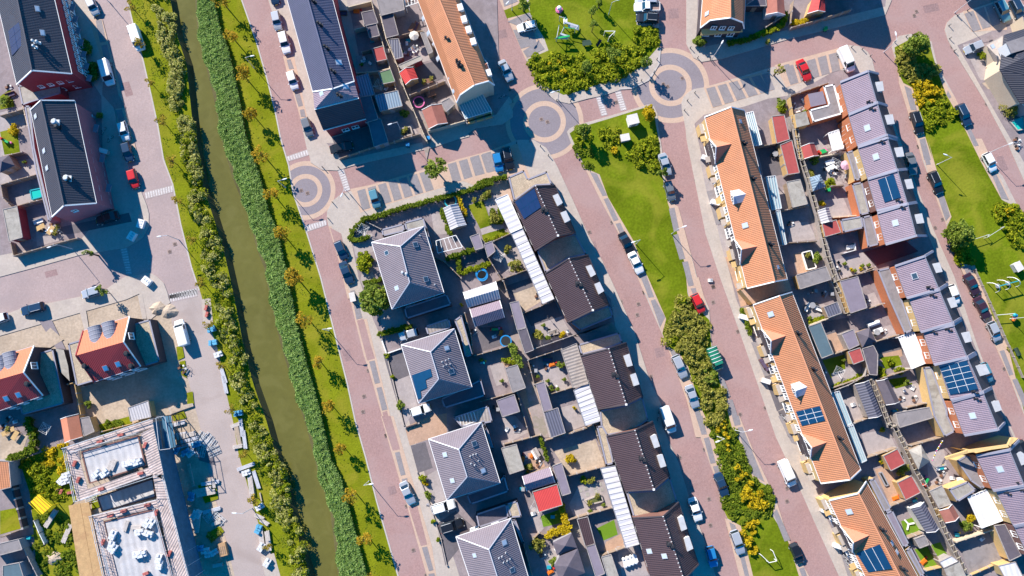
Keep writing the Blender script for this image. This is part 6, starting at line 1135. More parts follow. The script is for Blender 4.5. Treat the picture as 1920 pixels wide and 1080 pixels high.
def car(kind, col, s, label):
    (x0, y0), (x1, y1) = p2(s); a, b = G(x0, y0, .8), G(x1, y1, .8); c = (a + b) / 2; rz = atan2((b - a).y, (b - a).x); k = (kind, col)
    z = .1 if k in CARC or True else 0
    if k not in CARC:
        r = car_mesh(kind, col, label); r.location = (c.x, c.y, .06); r.rotation_euler = (0, 0, rz); CARC[k] = r; return r
    return dup(CARC[k], (c.x, c.y, .06), rz, label)
for a in [   # tail -> nose
 ('hatch', 'silver', "A 608 5 640 78", 'small silver car at the top left kerb, nose down'), ('van', 'white', "A 905 192 950 330", 'white van on the canal verge under a small tree'), ('van', 'white', "A 702 412 748 575", 'white van parked by the block with the red gable'), ('hatch', 'white', "A 820 828 850 945", 'white car beside the pink block parking bay'), ('hatch', 'darkblue', "A 848 978 872 1072", 'dark teal car right behind the white car by the pink block'),
 ('hatch', 'red', "F 885 218 912 325", 'red car with dark roof on the left street'), ('sedan', 'black', "F 795 512 650 558", 'black car in the shadow of the pink gable'), ('hatch', 'silver', "K 682 82 548 120", 'silver car by the sandy lot with a sapling over its bonnet'), ('wagon', 'darkblue', "K 285 195 152 230", 'dark green estate car on the pavement above the sandy lot'), ('hatch', 'white', "K 32 268 -60 300", 'white car cut by the left edge of the picture'), ('van', 'white', "K 1252 455 1208 295", 'white pickup like van on the site road'),
 ('hatch', 'silver', "B 415 80 440 198", 'silver car second from the top beside the blue grey terrace'), ('wagon', 'white', "B 462 218 498 355", 'white car third from the top beside the blue grey terrace'), ('hatch', 'white', "B 515 478 555 605", 'white car fourth in line beside the blue grey terrace'), ('hatch', 'grey', "B 612 795 655 920", 'grey car parked lowest beside the blue grey terrace'), ('hatch', 'darkblue', "B 395 -80 420 15", 'dark car cut by the top edge beside the blue grey terrace'), ('sedan', 'black', "B 808 1008 920 980", 'black car in the shaded drive below the red end wall'),
 ('sedan', 'silver', "C 792 415 852 535", 'silver car driving beside the orange mansard terrace'), ('hatch', 'white', "C 1020 168 910 192", 'white car with teal windows in the lot by the play lawn'), ('hatch', 'blue', "H 182 110 205 210", 'bright blue car in the last parking bay'), ('wagon', 'black', "H 248 72 275 192", 'dark green black car beside the bright blue car'),
 ('pickup', 'white', "D 555 48 402 48", 'white pickup with an open brown load bed'), ('suv', 'black', "D 540 128 425 120", 'black car with roof rails below the white pickup'), ('suv', 'silver', "D 550 5 400 0", 'silver car cut by the top edge beside the pickup'), ('hatch', 'teal', "O 640 345 675 465", 'pale teal car in a bay at the left end of the lot'), ('hatch', 'darkblue', "O 408 702 452 805", 'dark blue car at the kerb by the hedge corner'), ('sedan', 'darkblue', "O 440 838 492 972", 'dark blue car at the kerb behind the hedge corner car'),
 ('sedan', 'silver', "H 1300 108 1342 238", 'silver car on the island kerb by the bush mound'), ('hatch', 'grey', "H 1335 290 1372 415", 'dark grey car behind the silver one on the island kerb'), ('sedan', 'black', "H 1030 645 1092 765", 'black car on the west kerb of the island lawn'), ('sedan', 'white', "H 1098 782 1152 895", 'white car behind the black one on the island lawn kerb'),
 ('hatch', 'white', "J 1165 110 1228 225", 'white car on the right side of the east park'), ('wagon', 'black', "J 778 235 848 388", 'black car on the west kerb of the east park, lower one'), ('wagon', 'black', "E 838 750 890 905", 'black car on the west kerb of the east park, upper one'), ('wagon', 'darkblue', "E 1143 705 1215 845", 'dark blue car on the east kerb of the east park'), ('sedan', 'red', "E 72 415 128 532", 'bright red car in a parking bay'), ('van', 'white', "E 352 340 412 468", 'white van at the end of the parking bays'), ('hatch', 'silver', "E 1297 298 1192 342", 'silver car on the drive of the corner house'), ('suv', 'teal', "E 1400 0 1480 150", 'blue and white suv in the top right bay'), ('suv', 'darkblue', "E 1505 0 1572 130", 'dark teal suv in the top right corner'),
 ('sedan', 'purpleblack', "Q 1008 55 1092 212", 'dark maroon car beside the swing lawn'), ('sedan', 'purpleblack', "Q 1083 228 1172 392", 'dark maroon car below the other by the swing lawn'), ('hatch', 'silver', "Q 1182 412 1252 562", 'silver car last in the row by the swing lawn'), ('hatch', 'white', "Q 885 145 935 275", 'white car close against the mauve terrace dormer'), ('hatch', 'teal', "Q 1120 720 1192 872", 'teal car tucked against the solar array house'), ('hatch', 'black', "W 1400 175 1460 290", 'black car at the right edge of the picture'),
 ('hatch', 'silver', "M 445 368 322 402", 'silver car on the drive of the second villa'), ('hatch', 'white', "M 402 915 520 878", 'white car on the drive between second and third villa'), ('sedan', 'silver', "T 708 458 762 582", 'silver white car on the pavement beside the third villa'), ('suv', 'white', "T 908 632 1045 592", 'white suv on the drive of the fourth villa'), ('suv', 'black', "T 958 765 1108 718", 'dark blue black suv on the drive of the fourth villa'),
 ('wagon', 'silver', "N 1102 538 1162 668", 'silver car with dark glass roof by the olive bushes'), ('sedan', 'silver', "N 1195 742 1240 868", 'blue silver car below the glass roofed one'), ('hatch', 'red', "N 1232 125 1282 228", 'red car beside the green island tip'), ('truck', 'green', "N 1340 475 1400 622", 'green truck with white striped canvas cover'), ('van', 'white', "N 1025 885 1078 1035", 'white van before the brown roofed houses'),
 ('sedan', 'darkblue', "V 450 392 505 535", 'dark blue car on the lower island kerb'), ('sedan', 'white', "V 282 572 322 692", 'white silver car by the lowest brown roofed house'), ('wagon', 'silver', "V 562 785 612 922", 'silver car beside the orange yellow bushes'), ('hatch', 'blue', "V 395 880 432 1022", 'blue car half in the shade of the lowest brown house'), ('van', 'white', "V 882 300 958 470", 'white van in front of the long orange terrace'), ('hatch', 'black', "V 952 848 1020 1008", 'black car at the lower end of the right street'),
 ('sedan', 'grey', "X 1705 292 1712 322", 'grey car half hidden by the mauve terrace')]: car(*a)
# ------------------------------------------------ lamps, bollards, covers, bins
def lamp_mesh():
    root = thing('street_lamp', 'x', 'street lamp', (0, 0, 0), 0, 'street lamps'); p = MB(); p.tube((0, 0, 0), (0, 0, 5.4), .075, .045, 8); p.build('pole', STEEL, root)
    b = MB(); b.tube((0, 0, 0), (0, 0, .7), .10, .10, 8); b.build('base_sleeve', STEEL, root)
    a = MB(); a.tube((0, 0, 5.35), (1.1, 0, 5.6), .04, .035, 6); a.build('arm', STEEL, root)
    h = MB(); h.loft([[(1.0, -.09, 5.54), (1.0, .09, 5.54), (1.0, .06, 5.66), (1.0, -.06, 5.66)], [(1.4, -.16, 5.56), (1.4, .16, 5.56), (1.4, .11, 5.70), (1.4, -.11, 5.70)], [(1.85, -.10, 5.60), (1.85, .10, 5.60), (1.85, .05, 5.68), (1.85, -.05, 5.68)]]); hd = h.build('lamp_head', LAMPM, root)
    l = MB(); l.box((1.42, 0, 5.53), (.5, .2, .03)); l.build('lens', GLASSL, hd); return root
LM = lamp_mesh(); first = True
for x, y, ang, lab in [(206, 5, 170, 'street lamp at the top of the left street'), (477, 128, 10, 'street lamp between autumn trees by the blue grey terrace street'), (536, 352, 15, 'street lamp beside the left roundabout'), (617, 620, 5, 'street lamp by the second villa street'), (692, 902, 10, 'street lamp by the third villa street'), (1259, 439, 20, 'street lamp on the island east kerb opposite the big gable'), (1756, 309, 160, 'street lamp on the west kerb of the east park'), (1849, 289, 20, 'street lamp on the east kerb of the east park'), (1334, 112, 60, 'street lamp at the corner of the orange corner house'), (1192, 458, 200, 'street lamp on the island west kerb'), (1377, 806, 15, 'street lamp among the yellow bushes, east side'), (1344, 818, 200, 'street lamp among the yellow bushes, west side'), (1046, 187, 200, 'street lamp at the crossing south of the shrub bed'), (137, 467, 200, 'street lamp by the fenced yard at the left street corner'), (473, 953, 175, 'street lamp on the site road verge'), (1657, 128 - 30, 100, 'street lamp at the end of the top mauve house'), (960, 20, 230, 'street lamp at the lot beside the play lawn'), (1141, 28, 20, 'street lamp on the play lawn'), (657, 365, 250, 'street lamp at the lower parking lot corner'), (752, 225 + 20, 200, 'street lamp at the alley mouth'), (1790, 24, 30, 'street lamp at the top right pavement'), (1893, 598, 10, 'street lamp on the swing lawn edge'), (336, 450, 190, 'street lamp on the lower left canal road')]:
    g = G(x, y, 0)
    if first: LM.location = g; LM.rotation_euler = (0, 0, radians(ang)); LM['label'] = lab; first = False
    else: dup(LM, g, radians(ang), lab)
def small_set(mk, pts, grp, z=Z1):
    first = None
    for x, y, lab in pts:
        g = G(x, y, z)
        if first is None: first = mk(); first.location = g; first['label'] = lab; first['group'] = grp
        else: dup(first, g, 0, lab, grp)
def bollard():
    root = thing('bollard', 'x', 'bollard', (0, 0, 0)); m = MB(); m.tube((0, 0, 0), (0, 0, .85), .085, .075, 10); m.build('post', BLACKM, root); m = MB(); m.tube((0, 0, .85), (0, 0, .93), .085, .04, 10); m.build('cap', BLACKM, root); m = MB(); m.tube((0, 0, .70), (0, 0, .76), .09, n=10); m.build('reflector', FRAMEW, root); return root
def bl(s, lab): return [(x, y, lab) for x, y in p2(s)]
small_set(bollard, bl("C 895 968 985 958 1055 988 1108 1050 1090 615 1165 680 1258 685 870 690", 'black bollard round the middle roundabout') + bl("D 770 325 820 392 905 405 545 403 525 490 440 545 800 627 750 680 730 745 1295 482", 'black bollard round the right roundabout') + bl("E 1132 108 1075 175 1080 262 710 285 787 248 845 238 418 320 490 333 545 380", 'black bollard at the east park junction') + bl("O 308 195 415 195 455 375 375 432 345 540", 'black bollard round the left roundabout') + bl("E 1200 72 1110 345", 'black bollard on the top right pavement'), 'black bollards at the junctions')
def cover():
    o = thing('manhole_cover', 'x', 'manhole cover', (0, 0, 0)); m = MB(); m.box((0, 0, 0), (.72, .72, .02), .3); m.build('frame', mat('cast_iron_frame', (.30, .22, .19), var=.1), o); m = MB(); m.tube((0, 0, .02), (0, 0, .035), .28, n=14); m.build('lid', mat('cast_iron', (.14, .10, .09), var=.1, fine=.1), o); return o
small_set(cover, bl("C 1062 805 1103 823 712 848 850 607", 'manhole cover in the middle roundabout paving') + bl("D 590 567 618 583 717 528 272 690", 'manhole cover in the right roundabout paving') + bl("O 160 350 203 368", 'manhole cover in the left roundabout paving') + bl("H 578 183 810 630 962 563 1180 1035 728 542", 'square drain cover in the middle street') + bl("N 893 100 853 180 845 253 735 165 937 670 1358 63 1357 168", 'square drain cover of the middle streets') + bl("I 350 1000 187 815 362 788 232 278", 'square drain cover in the orange terrace street') + bl("V 393 560 403 737 195 280 362 225 350 810 522 753 920 487 920 575 1255 1027", 'square drain cover in the lower streets') + bl("E 858 77 843 105 1330 703 873 988 1097 315", 'square drain cover near the east park') + bl("J 808 632 860 573 690 55", 'square drain cover by the mauve terrace') + bl("M 80 803 73 907 110 627 232 1068", 'square drain cover in the villa street') + bl("T 592 130 727 607 893 775 860 1075 773 905", 'square drain cover by the lower villas') + bl("P 315 925 485 880 300 365", 'square drain cover before the long orange terrace') + bl("F 1180 712 1145 763", 'square drain cover in the left street bend') + bl("Q 1290 765", 'square drain cover by the park fence'), 'manhole and drain covers', .03)
def bin_(col):
    root = thing('wheelie_bin', 'x', 'bin', (0, 0, 0)); m = MB(); m.loft([[(-.22, -.25, .08), (.22, -.25, .08), (.22, .25, .08), (-.22, .25, .08)], [(-.28, -.32, 1.0), (.28, -.32, 1.0), (.28, .32, 1.0), (-.28, .32, 1.0)]]); m.build('body', PLASTIC[col], root)
    m = MB(); m.slab([(-.3, -.34, 1.08), (.3, -.34, 1.08), (.3, .36, 1.04), (-.3, .36, 1.04)], .06); m.build('lid', PLASTIC[col], root)
    for s_ in (-1, 1): m = MB(); m.tube((s_ * .22, -.28, .1), (s_ * .26, -.28, .1), .1, n=8); m.build('wheel', RUBBER, root)
    return root
small_set(lambda: bin_('black'), bl("B 1085 270 N 45 240 I 540 600 M 960 875", 'black wheelie bin in a back garden'), 'wheelie bins'); small_set(lambda: bin_('blue'), bl("C 165 985 303 940 B 1315 985", 'blue wheelie bin on the shaded pavement'), 'wheelie bins'); small_set(lambda: bin_('green'), bl("E 235 205 J 40 370", 'green wheelie bin by the fence'), 'wheelie bins')
small_set(lambda: bin_('grey'), bl("M 985 890 U 290 490 N 160 630 P 815 95 P 925 115", 'grey wheelie bin beside a shed'), 'wheelie bins')
# underground container blocks (white lids)
def contblock():
    root = thing('container_block', 'x', 'waste container', (0, 0, 0)); m = MB(); m.box((0, 0, 0), (1.3, 1.7, .9), 0); m.build('housing', FRAMEW, root)
    for i in (-1, 0, 1): m = MB(); m.box((.1, i * .5, .9), (.5, .3, .06)); m.build('flap', STEEL, root)
    return root
r = contblock(); g = G(265, 420, .5); r.location = (g.x, g.y, Z1); r.rotation_euler = (0, 0, -.25); r['label'] = 'white container block near the kerb curve by the pink block'; r['group'] = 'white container blocks'
for x, y, a, l in ((248, 443, -.5, 'shaded white container block on the left pavement corner'), (276, 527, .9, 'white container block above the sandy lot')): g = G(x, y, .5); dup(r, (g.x, g.y, Z1), a, l)
# utility cabinets and benches on the grass
def cabinet(x, y, sx, sy, h, rz, label, m=FRAMEW):
    g = G(x, y, h); root = thing('utility_cabinet', label, 'cabinet', (0, 0, 0), 0, 'utility cabinets'); b = MB(); b.box((0, 0, 0), (sx, sy, h)); b.build('body', m, root); b = MB(); b.box((0, 0, h + .003), (sx + .2, sy + .2, .12)); b.build('roof', mat('cabinet_roof', (.6, .56, .52), var=.05), root)
    b = MB(); b.box((0, -sy / 2 - .03, .15), (sx * .42, .04, h - .4)); b.build('door', W_GREY, root); root.location = (g.x, g.y, ZG); root.rotation_euler = (0, 0, rz)
cabinet(1187, 224, 1.9, 1.8, 1.9, .25, 'larger white utility cabinet on the island'); cabinet(1172, 258, 1.6, 1.2, 1.2, .2, 'smaller grey white utility cabinet on the island', CONC); cabinet(1909, 500, 1.3, 1.6, 1.2, .5, 'teal grey cabinet at the right edge above the swing', ZINC)
cabinet(661, 557, 1.6, .9, .9, 1.8, 'dark glass panel street cabinet beside the kerb', PLASTIC['black'])
def bench(x, y, rz, label, m=PLASTIC['black'], table=False, name='park_bench'):
    g = G(x, y, .5); root = thing(name, label, 'picnic table' if table else 'bench', (0, 0, 0), 0, None)
    b = MB(); b.slab([(-.8, -.25, .47), (.8, -.25, .47), (.8, .25, .47), (-.8, .25, .47)], .05); b.build('seat', m, root)
    for s_ in (-1, 1): b = MB(); b.box((s_ * .6, 0, 0), (.08, .4, .42)); b.build('leg', BLACKM, root)
    if table: 
        b = MB(); b.slab([(-.9, -.4, .78), (.9, -.4, .78), (.9, .4, .78), (-.9, .4, .78)], .06); b.build('tabletop', m, root); b = MB(); b.slab([(-.8, .55, .47), (.8, .55, .47), (.8, .85, .47), (-.8, .85, .47)], .05); b.build('seat', m, root)
    else: b = MB(); b.slab([(-.8, .27, .5), (.8, .27, .5), (.8, .33, .9), (-.8, .33, .9)], .05); b.build('backrest', m, root)
    root.location = (g.x, g.y, ZG); root.rotation_euler = (0, 0, rz); return root
bench(1100, 83, .1, 'dark picnic table on the play lawn', mat('dark_green_paint', (.04, .07, .05), var=.1), True, 'picnic_table'); bench(1123, 81, 1.0, 'small dark bench right of the picnic table')
bench(1906, 660, -1.15, 'dark green bench on the fence side of the east park', mat('dark_green_paint', (.04, .07, .05)))
# goal, swing, climbing frame
def frame(name, label, cat, s, h, m, w_=.1, extra=None, loc=None):
    P = p2(s); pts = [G(x, y, h) for x, y in P]; c = cen(pts); root = thing(name, label, cat, (c.x, c.y, ZG), 0)
    for p in pts: k = MB(); k.beam((p.x, p.y, ZG), (p.x, p.y, h), w_, w_); k.build('post', m, root)
    for a, b in zip(pts, pts[1:]): k = MB(); k.beam(a, b, w_, w_); k.build('crossbar', m, root)
    return root, pts
frame('goal_frame', 'white goal frame on the lower island lawn', 'goal', "V 748 940 800 990 852 978 825 912", 1.6, FRAMEW)
frame('goal_frame', 'dark net goal frame across the east park lawn', 'goal', "J 1085 715 1195 680 1180 700 1300 625", 1.3, STEEL, .07)
frame('goal_frame', 'white pole frame on the play lawn behind the shrub bed', 'goal', "D 195 210 265 210 225 250", 2.4, FRAMEW)
a, b = G(*p2("J 1255 1050")[0], 2.2), G(*p2("J 1400 1010")[0], 2.2); root = thing('swing_set', 'blue basket swing with white curved arches on the east park lawn', 'swing', (cen([a, b]).x, cen([a, b]).y, ZG)); k = MB(); k.beam(a, b, .16, .16); k.build('top_beam', PLASTIC['teal'], root)
d = (b - a).normalized(); nn = Vector((-d.y, d.x, 0))
for t in (0, .5, 1):
    c = lerp(a, b, t); k = MB(); prev = None
    for i in range(11):
        th = pi * i / 10; q = Vector((c.x, c.y, 0)) + nn * (1.1 * cos(th)) + d * (-.5 * cos(th)) + Vector((0, 0, ZG + 2.3 * sin(th)))
        if prev is not None: k.beam(prev, q, .11, .11)
        prev = q
    k.build('arch', FRAMEW, root)
for t in (.25, .75):
    c = lerp(a, b, t); k = MB(); k.tube((c.x, c.y, .5), (c.x, c.y, .6), .45, n=14); o = k.build('basket_seat', PLASTIC['grey'], root)
    k = MB(); [k.beam((c.x + sx * .4, c.y, .6), (c.x, c.y, 2.15), .03, .03) for sx in (-1, 1)]; k.build('rope', BLACKM, o)
g = G(*p2("Q 1350 365")[0], .6); root = thing('spring_rider', 'colourful spring toy with purple and orange parts by the park path', 'play equipment', (g.x, g.y, ZG))
for i, (dx, dy, c, h) in enumerate(((0, 0, 'teal', 1.4), (.4, -.1, 'blue', 1.1), (.1, -.9, 'orange', .9), (.3, -.6, 'pink', .8))): k = MB(); k.ball((g.x + dx, g.y + dy, h), .38, 10, 6); k.build('seat', PLASTIC[c], root); k = MB(); k.tube((g.x + dx, g.y + dy, ZG), (g.x + dx, g.y + dy, h), .06, n=6); k.build('spring', STEEL, root)
k = MB(); k.beam((g.x - 3.5, g.y, 1.5), (g.x, g.y + .3, 1.5), .09, .09); k.build('crossbar', FRAMEW, root)
# boat shaped climbing frame
P_ = [G(x, y, 1.6) for x, y in p2("C 1185 120 1225 125 1215 155 1310 180 1290 200 1215 190 1190 235 1250 250 1165 260 1180 180")]
c = cen(P_); root = thing('climbing_frame', 'white and teal climbing frame with slide arms on the play lawn', 'play equipment', (c.x, c.y, ZG))
for i, p in enumerate(P_): k = MB(); k.tube((p.x, p.y, ZG), (p.x, p.y, 2.2), .07, n=7); k.build('post', PLASTIC['teal'] if i % 2 else STEEL, root)
for i, (a, b) in enumerate(zip(P_, P_[1:])): k = MB(); k.beam(a + Vector((0, 0, .5)), b + Vector((0, 0, .2)), .35 if i in (2, 6, 7) else .1, .1); k.build('platform' if i in (2, 6, 7) else 'crossbar', (STEEL, PLASTIC['green'], ZINC)[i % 3], root)
k = MB(); k.slab(pw("C 1210 125 1238 125 1235 160 1212 160", 2.0), .1); k.build('roof', FRAMEW, root); k = MB(); k.slab(q3("C 1240 165 1.6 1318 175 .5 1315 205 .5 1245 185 1.6"), .08); k.build('slide', ZINC, root); k = MB(); k.slab(q3("C 1195 230 1.5 1245 235 1.5 1240 265 .6 1150 262 .6"), .08); k.build('slide', ZINC, root)
g = G(*p2("C 1182 62")[0], .6); root = thing('play_net', 'small rope play tower at the top of the play lawn', 'play equipment', (g.x, g.y, ZG))
for i in range(5): a_ = 2 * pi * i / 5; k = MB(); k.beam((g.x + cos(a_) * .8, g.y + sin(a_) * .8, ZG), (g.x, g.y, 1.5), .06, .06); k.build('pole', STEEL, root)
k = MB(); k.ball((g.x, g.y, 1.1), .5, 8, 5); k.build('top', PLASTIC['white'], root); k = MB(); k.tube((g.x, g.y, .4), (g.x, g.y, .46), .75, n=10); k.build('platform', PLASTIC['pink'], root)
# ---- fences
def fence(label, s, h=1.8, m=TIMB, w_=.12, step=1.9, cat='fence', name='garden_fence', cap=None):
    pts = [G(x, y, h) for x, y in p2(s)]; c = cen(pts); root = thing(name, label, cat, c, 0, 'garden fences'); posts = []
    pm = MB()
    for a, b in zip(pts, pts[1:]):
        d = (b - a); d.z = 0; L = d.length; d.normalize(); nn = Vector((-d.y, d.x, 0)) * w_ / 2; pm.prism([a + nn, a - nn, b - nn, b + nn], Z1, h); n = max(1, round(L / step))
        for i in range(n): posts.append(lerp(a, b, i / n))
    posts.append(pts[-1]); pm.build('panel', m, root)
    if cap:
        k = MB(); [k.beam(a + Vector((0, 0, .03)), b + Vector((0, 0, .03)), w_ + .1, .07) for a, b in zip(pts, pts[1:])]; k.build('cap', cap, root)
    for p in posts[:40]: k = MB(); k.box((p.x, p.y, Z1), (w_ + .1, w_ + .1, h + .06 - Z1), .3); k.build('post', TIMBG if m is not W_CREAM else m, root)
    return root
for a in [
 ("brown fence between the white sheet roof and the shaded shrub garden", "H 165 690 275 640"), ("long fence left of the blue shaded garden", "H 100 700 125 800 225 960"), ("fence below the blue shaded garden", "H 175 965 385 885"), ("fence left of the tan yard behind the second brown house", "H 230 960 270 1080"),
 ("fence below the play garden with the blue trampoline", "M 820 530 1000 480 1070 455"), ("fence below the grey garden shed", "M 870 838 1095 775", 1.8, TIMB), ("fence left of the sandy alley by the patio stones", "M 1115 780 1160 940 1200 1080"), ("fence between tan yard and blue shaded patio", "N 75 242 190 195 300 148"), ("fence below the patio garden with yellow shrub", "N 150 482 410 392", 1.8, TIMBG), ("brown fence at the top of the board roof garden", "N 112 556 335 482"), ("fence left of the board roof garden", "N 108 560 150 722 205 700"), ("fence below the board roof garden", "N 245 792 415 740"), ("fence below the paved yard next to the dark ribbed roof", "N 355 1062 550 1000"),
 ("fence above the sandy garden", "U 440 165 620 115 772 65", 1.8, TIMB), ("fence right of the sandy garden", "U 772 65 812 200 850 338"), ("fence below the sandy garden", "U 590 407 850 338"), ("fence below the modern paved garden", "U 600 702 730 665 892 620"), ("fence at the end of the alley by the turf lawn", "U 810 947 980 888", 1.8, TIMB), ("fence below the patio stones garden", "U 160 192 410 128"), ("fence right of the play garden shed group", "M 760 240 800 380 820 530"), ("dark fence right of the second villa annex", "M 740 255 820 528"), ("tall dark screen at the bottom of the topmost villa garden", "O 1040 790 1130 830 1240 940"),
 ("low white wall round the drive of the second villa", "M 200 420 232 515 332 480", .6, FRAMEW, .2, 9, 'wall', 'garden_wall'), ("low pale wall along the front garden of the second villa", "M 232 520 300 800 350 1000", .4, CONC, .15, 9, 'wall', 'garden_wall'), ("low dark wall above the tan driveway", "M 360 1015 450 985", .6, W_DARK, .2, 9, 'wall', 'garden_wall'), ("low edge along the front garden of the third villa", "T 800 385 870 560 960 830 1000 1010", .4, TIMBG, .15, 9, 'wall', 'garden_wall'),
 ("fence left of the topmost villa terrace", "O 600 560 700 610", 1.0, TIMBG), ("fence by the dog pen in the lower villa garden", "U 360 830 400 790 450 810", 1.2), ("fence right of the hedge garden by the turf yard", "O 1225 395 1285 560", .9, TIMBG), ("fence above the lowest villa terrace", "U 230 695 290 850 350 1080"),
 # east
 ("tall fence round the top back garden of the mauve terrace", "E 5 645 140 600 265 558", 1.9, TIMB), ("pale timber fence left of the top mauve gardens", "E 5 650 30 800 75 1080", 1.9, TIMBY), ("white garden wall beneath the red gable shed garden", "J 0 125 150 98", 1.7, W_CREAM, .2), ("fence below the blue tent shed garden", "J 75 335 165 330", 1.8, TIMB), ("timber wall under the silver gable shed", "J 60 560 130 555 255 545", 1.7, W_CREAM, .2), ("fence below the terrace with plant pots", "J 125 1005 370 930", 1.8, TIMB), ("white rail round the sunk blue terrace", "J 155 815 245 790 240 740", 1.1, FRAMEW), ("fence between terrace and wall by the plant pots", "J 30 700 75 860 130 1002", 1.9, TIMBG),
 ("fence below the tan flat extension garden", "Q 55 102 185 60 325 0"), ("fence beneath the dark blue shaded garden", "Q 135 360 262 320 392 275"), ("fence below the garden with the rolled awning", "Q 330 562 500 512"), ("fence below the green lawn garden", "Q 330 852 600 765"), ("fence below the black gable garden house yard", "Q 560 1060 780 1005"), ("fence along the curved end of the alley", "Q 0 935 120 890 250 820 270 700", 1.8, TIMBG), ("fence left of the first back gardens of the orange terrace", "I 655 52 800 28"), ("yellow timber wall beside the red felt sheds", "I 800 35 850 242", 2.2, TIMBY, .2), ("fence below the brown ribbed shed garden", "I 780 492 990 450"), ("fence below the blue garden table yard", "I 850 702 1055 690"),
 ("pale wall below the dark green garden by the chairs", "P 780 326 890 285 1000 245", 1.8, W_CREAM, .18), ("fence below the teal extension garden", "P 945 522 1050 482"), ("fence below the turf and planted garden", "P 940 747 1080 700 1180 660"), ("fence below the long dark ribbed shed yard", "P 1090 985 1195 945"), ("fence below the garden with grey patio and yellow plant", "W 375 285 585 215", 1.8), ("fence between the two red sheds gardens", "W 540 610 640 570", 1.8), ("fence below the turf garden with white deck chairs", "W 660 825 760 790", 1.8), ("fence below the string light garden", "W 680 200 900 140", 1.8), ("fence left of the turf strip by the lower alley", "W 810 870 880 1000", 1.8, TIMB), ("white wall below the lime tree garden", "W 985 850 1230 770", 1.9, W_CREAM, .2), ("low wall round the grey flat terrace", "W 1085 1075 1320 970 1240 800", .9, TIMBY),
 ("wooden screen at the bottom corner garden", "W 780 1045 890 1020", 1.6, TIMBY), ("fence along the park side by the maroon cars", "Q 1080 20 1220 330 1300 520 1440 830", .9, TIMBG, .06),
 # north gardens
 ("pale wall at the upper gardens beside the blue terrace", "B 905 48 1065 8", 1.8, W_CREAM, .15), ("pale wall below the two dark sheds", "B 955 198 1030 180", 1.8, W_CREAM, .15), ("fence below the second shaded yard", "B 1000 350 1140 312", 1.8), ("pale wall above the green felt shed", "B 970 492 1110 480 1190 460", 1.8, W_CREAM, .15), ("long pale wall left of the narrow alley", "B 1065 0 1100 150 1180 420 1230 600", 1.8, W_CREAM, .12), ("long wall right of the narrow alley", "B 1125 100 1165 260 1245 450 1290 600 1400 860 1440 950", 1.8, W_CREAM, .12), ("fence below the garden with the dark shed", "C 100 240 180 220 265 205", 1.8), ("fence between pink pool garden and patio", "C 175 640 300 590 410 545", 1.8), ("fence above the pool garden street side", "C 300 880 420 850 540 815", 1.8, W_CREAM, .15), ("fence along the shaded pavement corner", "B 1220 950 1395 903", 1.8, TIMB), ("garden wall along the shaded drive", "B 850 1070 1050 1000 1220 955", 1.2, TIMB), ("low wall of the glass veranda", "C 555 812 730 755 735 780 560 832", 1.0, W_YELLOW, .25),
 ("fence of the corner lot right of the corner house", "D 1285 180 1410 100", 1.8, TIMB), ("long fence along the shaded street at the top", "E 15 185 120 155 300 100 420 60", 1.8, TIMB), ("fence between top edge gardens", "E 30 0 10 150", 1.8, TIMB),
 # west
 ("white framed fence of the pool yard, upper side", "F 0 312 120 275 255 238", 1.9, TIMB), ("fence between pool yard and lower yard", "F 105 455 200 430 300 405", 1.9, TIMB), ("fence left of the pool yard", "F 5 320 20 400 85 470", 1.9, TIMB), ("long low wall around the lower left yard", "F 70 700 90 790 280 735 440 690 520 670", 1.6, TIMB), ("fence above the yellow shrub garden", "A 0 780 160 735", 1.8), ("fence right of the yellow shrub garden", "A 150 700 185 850 235 980", 1.8, W_CREAM, .15), ("fence below the yellow shrub garden", "A 15 1055 145 1025", 1.8), ("new timber fence between the two red houses", "K 455 722 500 710 545 930", 1.8, TIMBY), ("fence above the weeds behind the red house", "K 690 1040 900 985 1010 950", 1.6, TIMBY), ("fence left of the overgrown plot", "R 228 708 262 790 298 865", 1.6, FRAMEW), ("dark fence at the left garden below the hedge", "R 40 305 100 560 150 760", 1.9, W_DARK, .3), ("fence at the lower left garden", "R 0 820 140 765", 1.9, TIMB), ("fence beside the bottom left alley", "R 150 880 200 980 250 1080", 1.9, TIMBG)]: fence(*a)
# alley screens: a long panel wall with cross pieces
def screen(label, s, n, h=1.8, w_=.8):
    pts = [G(x, y, h) for x, y in p2(s)]; c = cen(pts); root = thing('alley_screen', label, 'fence', c, 0, 'timber screens along the alleys'); L = [0]
    for a, b in zip(pts, pts[1:]): L.append(L[-1] + (b - a).length)
    def at(t):
        t *= L[-1]
        for i in range(len(pts) - 1):
            if t <= L[i + 1] + 1e-6: return lerp(pts[i], pts[i + 1], (t - L[i]) / (L[i + 1] - L[i])), (pts[i + 1] - pts[i]).normalized()
    for side in (-1, 1):
        m = MB()
        for a, b in zip(pts, pts[1:]):
            d = (b - a).normalized(); nn = Vector((-d.y, d.x, 0)) * (side * w_ / 2); m.beam(a + nn - Vector((0, 0, h / 2)), b + nn - Vector((0, 0, h / 2)), .1, h - .1)
        m.build('panel', TIMBG, root)
    for i in range(n + 1):
        p, d = at(i / n); nn = Vector((-d.y, d.x, 0)) * (w_ / 2 + .05); m = MB(); m.beam(p + nn, p - nn, .12, .1); m.build('crossbar', mat('aged_timber', (.42, .36, .26), var=.2), root)
screen('long timber screen with cross pieces behind the upper orange terrace', "I 905 -100 935 100 1000 290 1075 560 1130 800 1185 960", 26); screen('timber screen between the middle orange terrace and the mauve terrace', "P 1200 690 1270 850 1330 1010 W 560 50 640 210 720 380 790 500", 22); screen('lower timber screen down to the bottom edge', "W 790 500 850 640 920 800 980 920 1060 1080", 14); screen('short timber screen between the dark flat shed and the mauve extension', "P 935 0 1000 130 1040 240", 7)
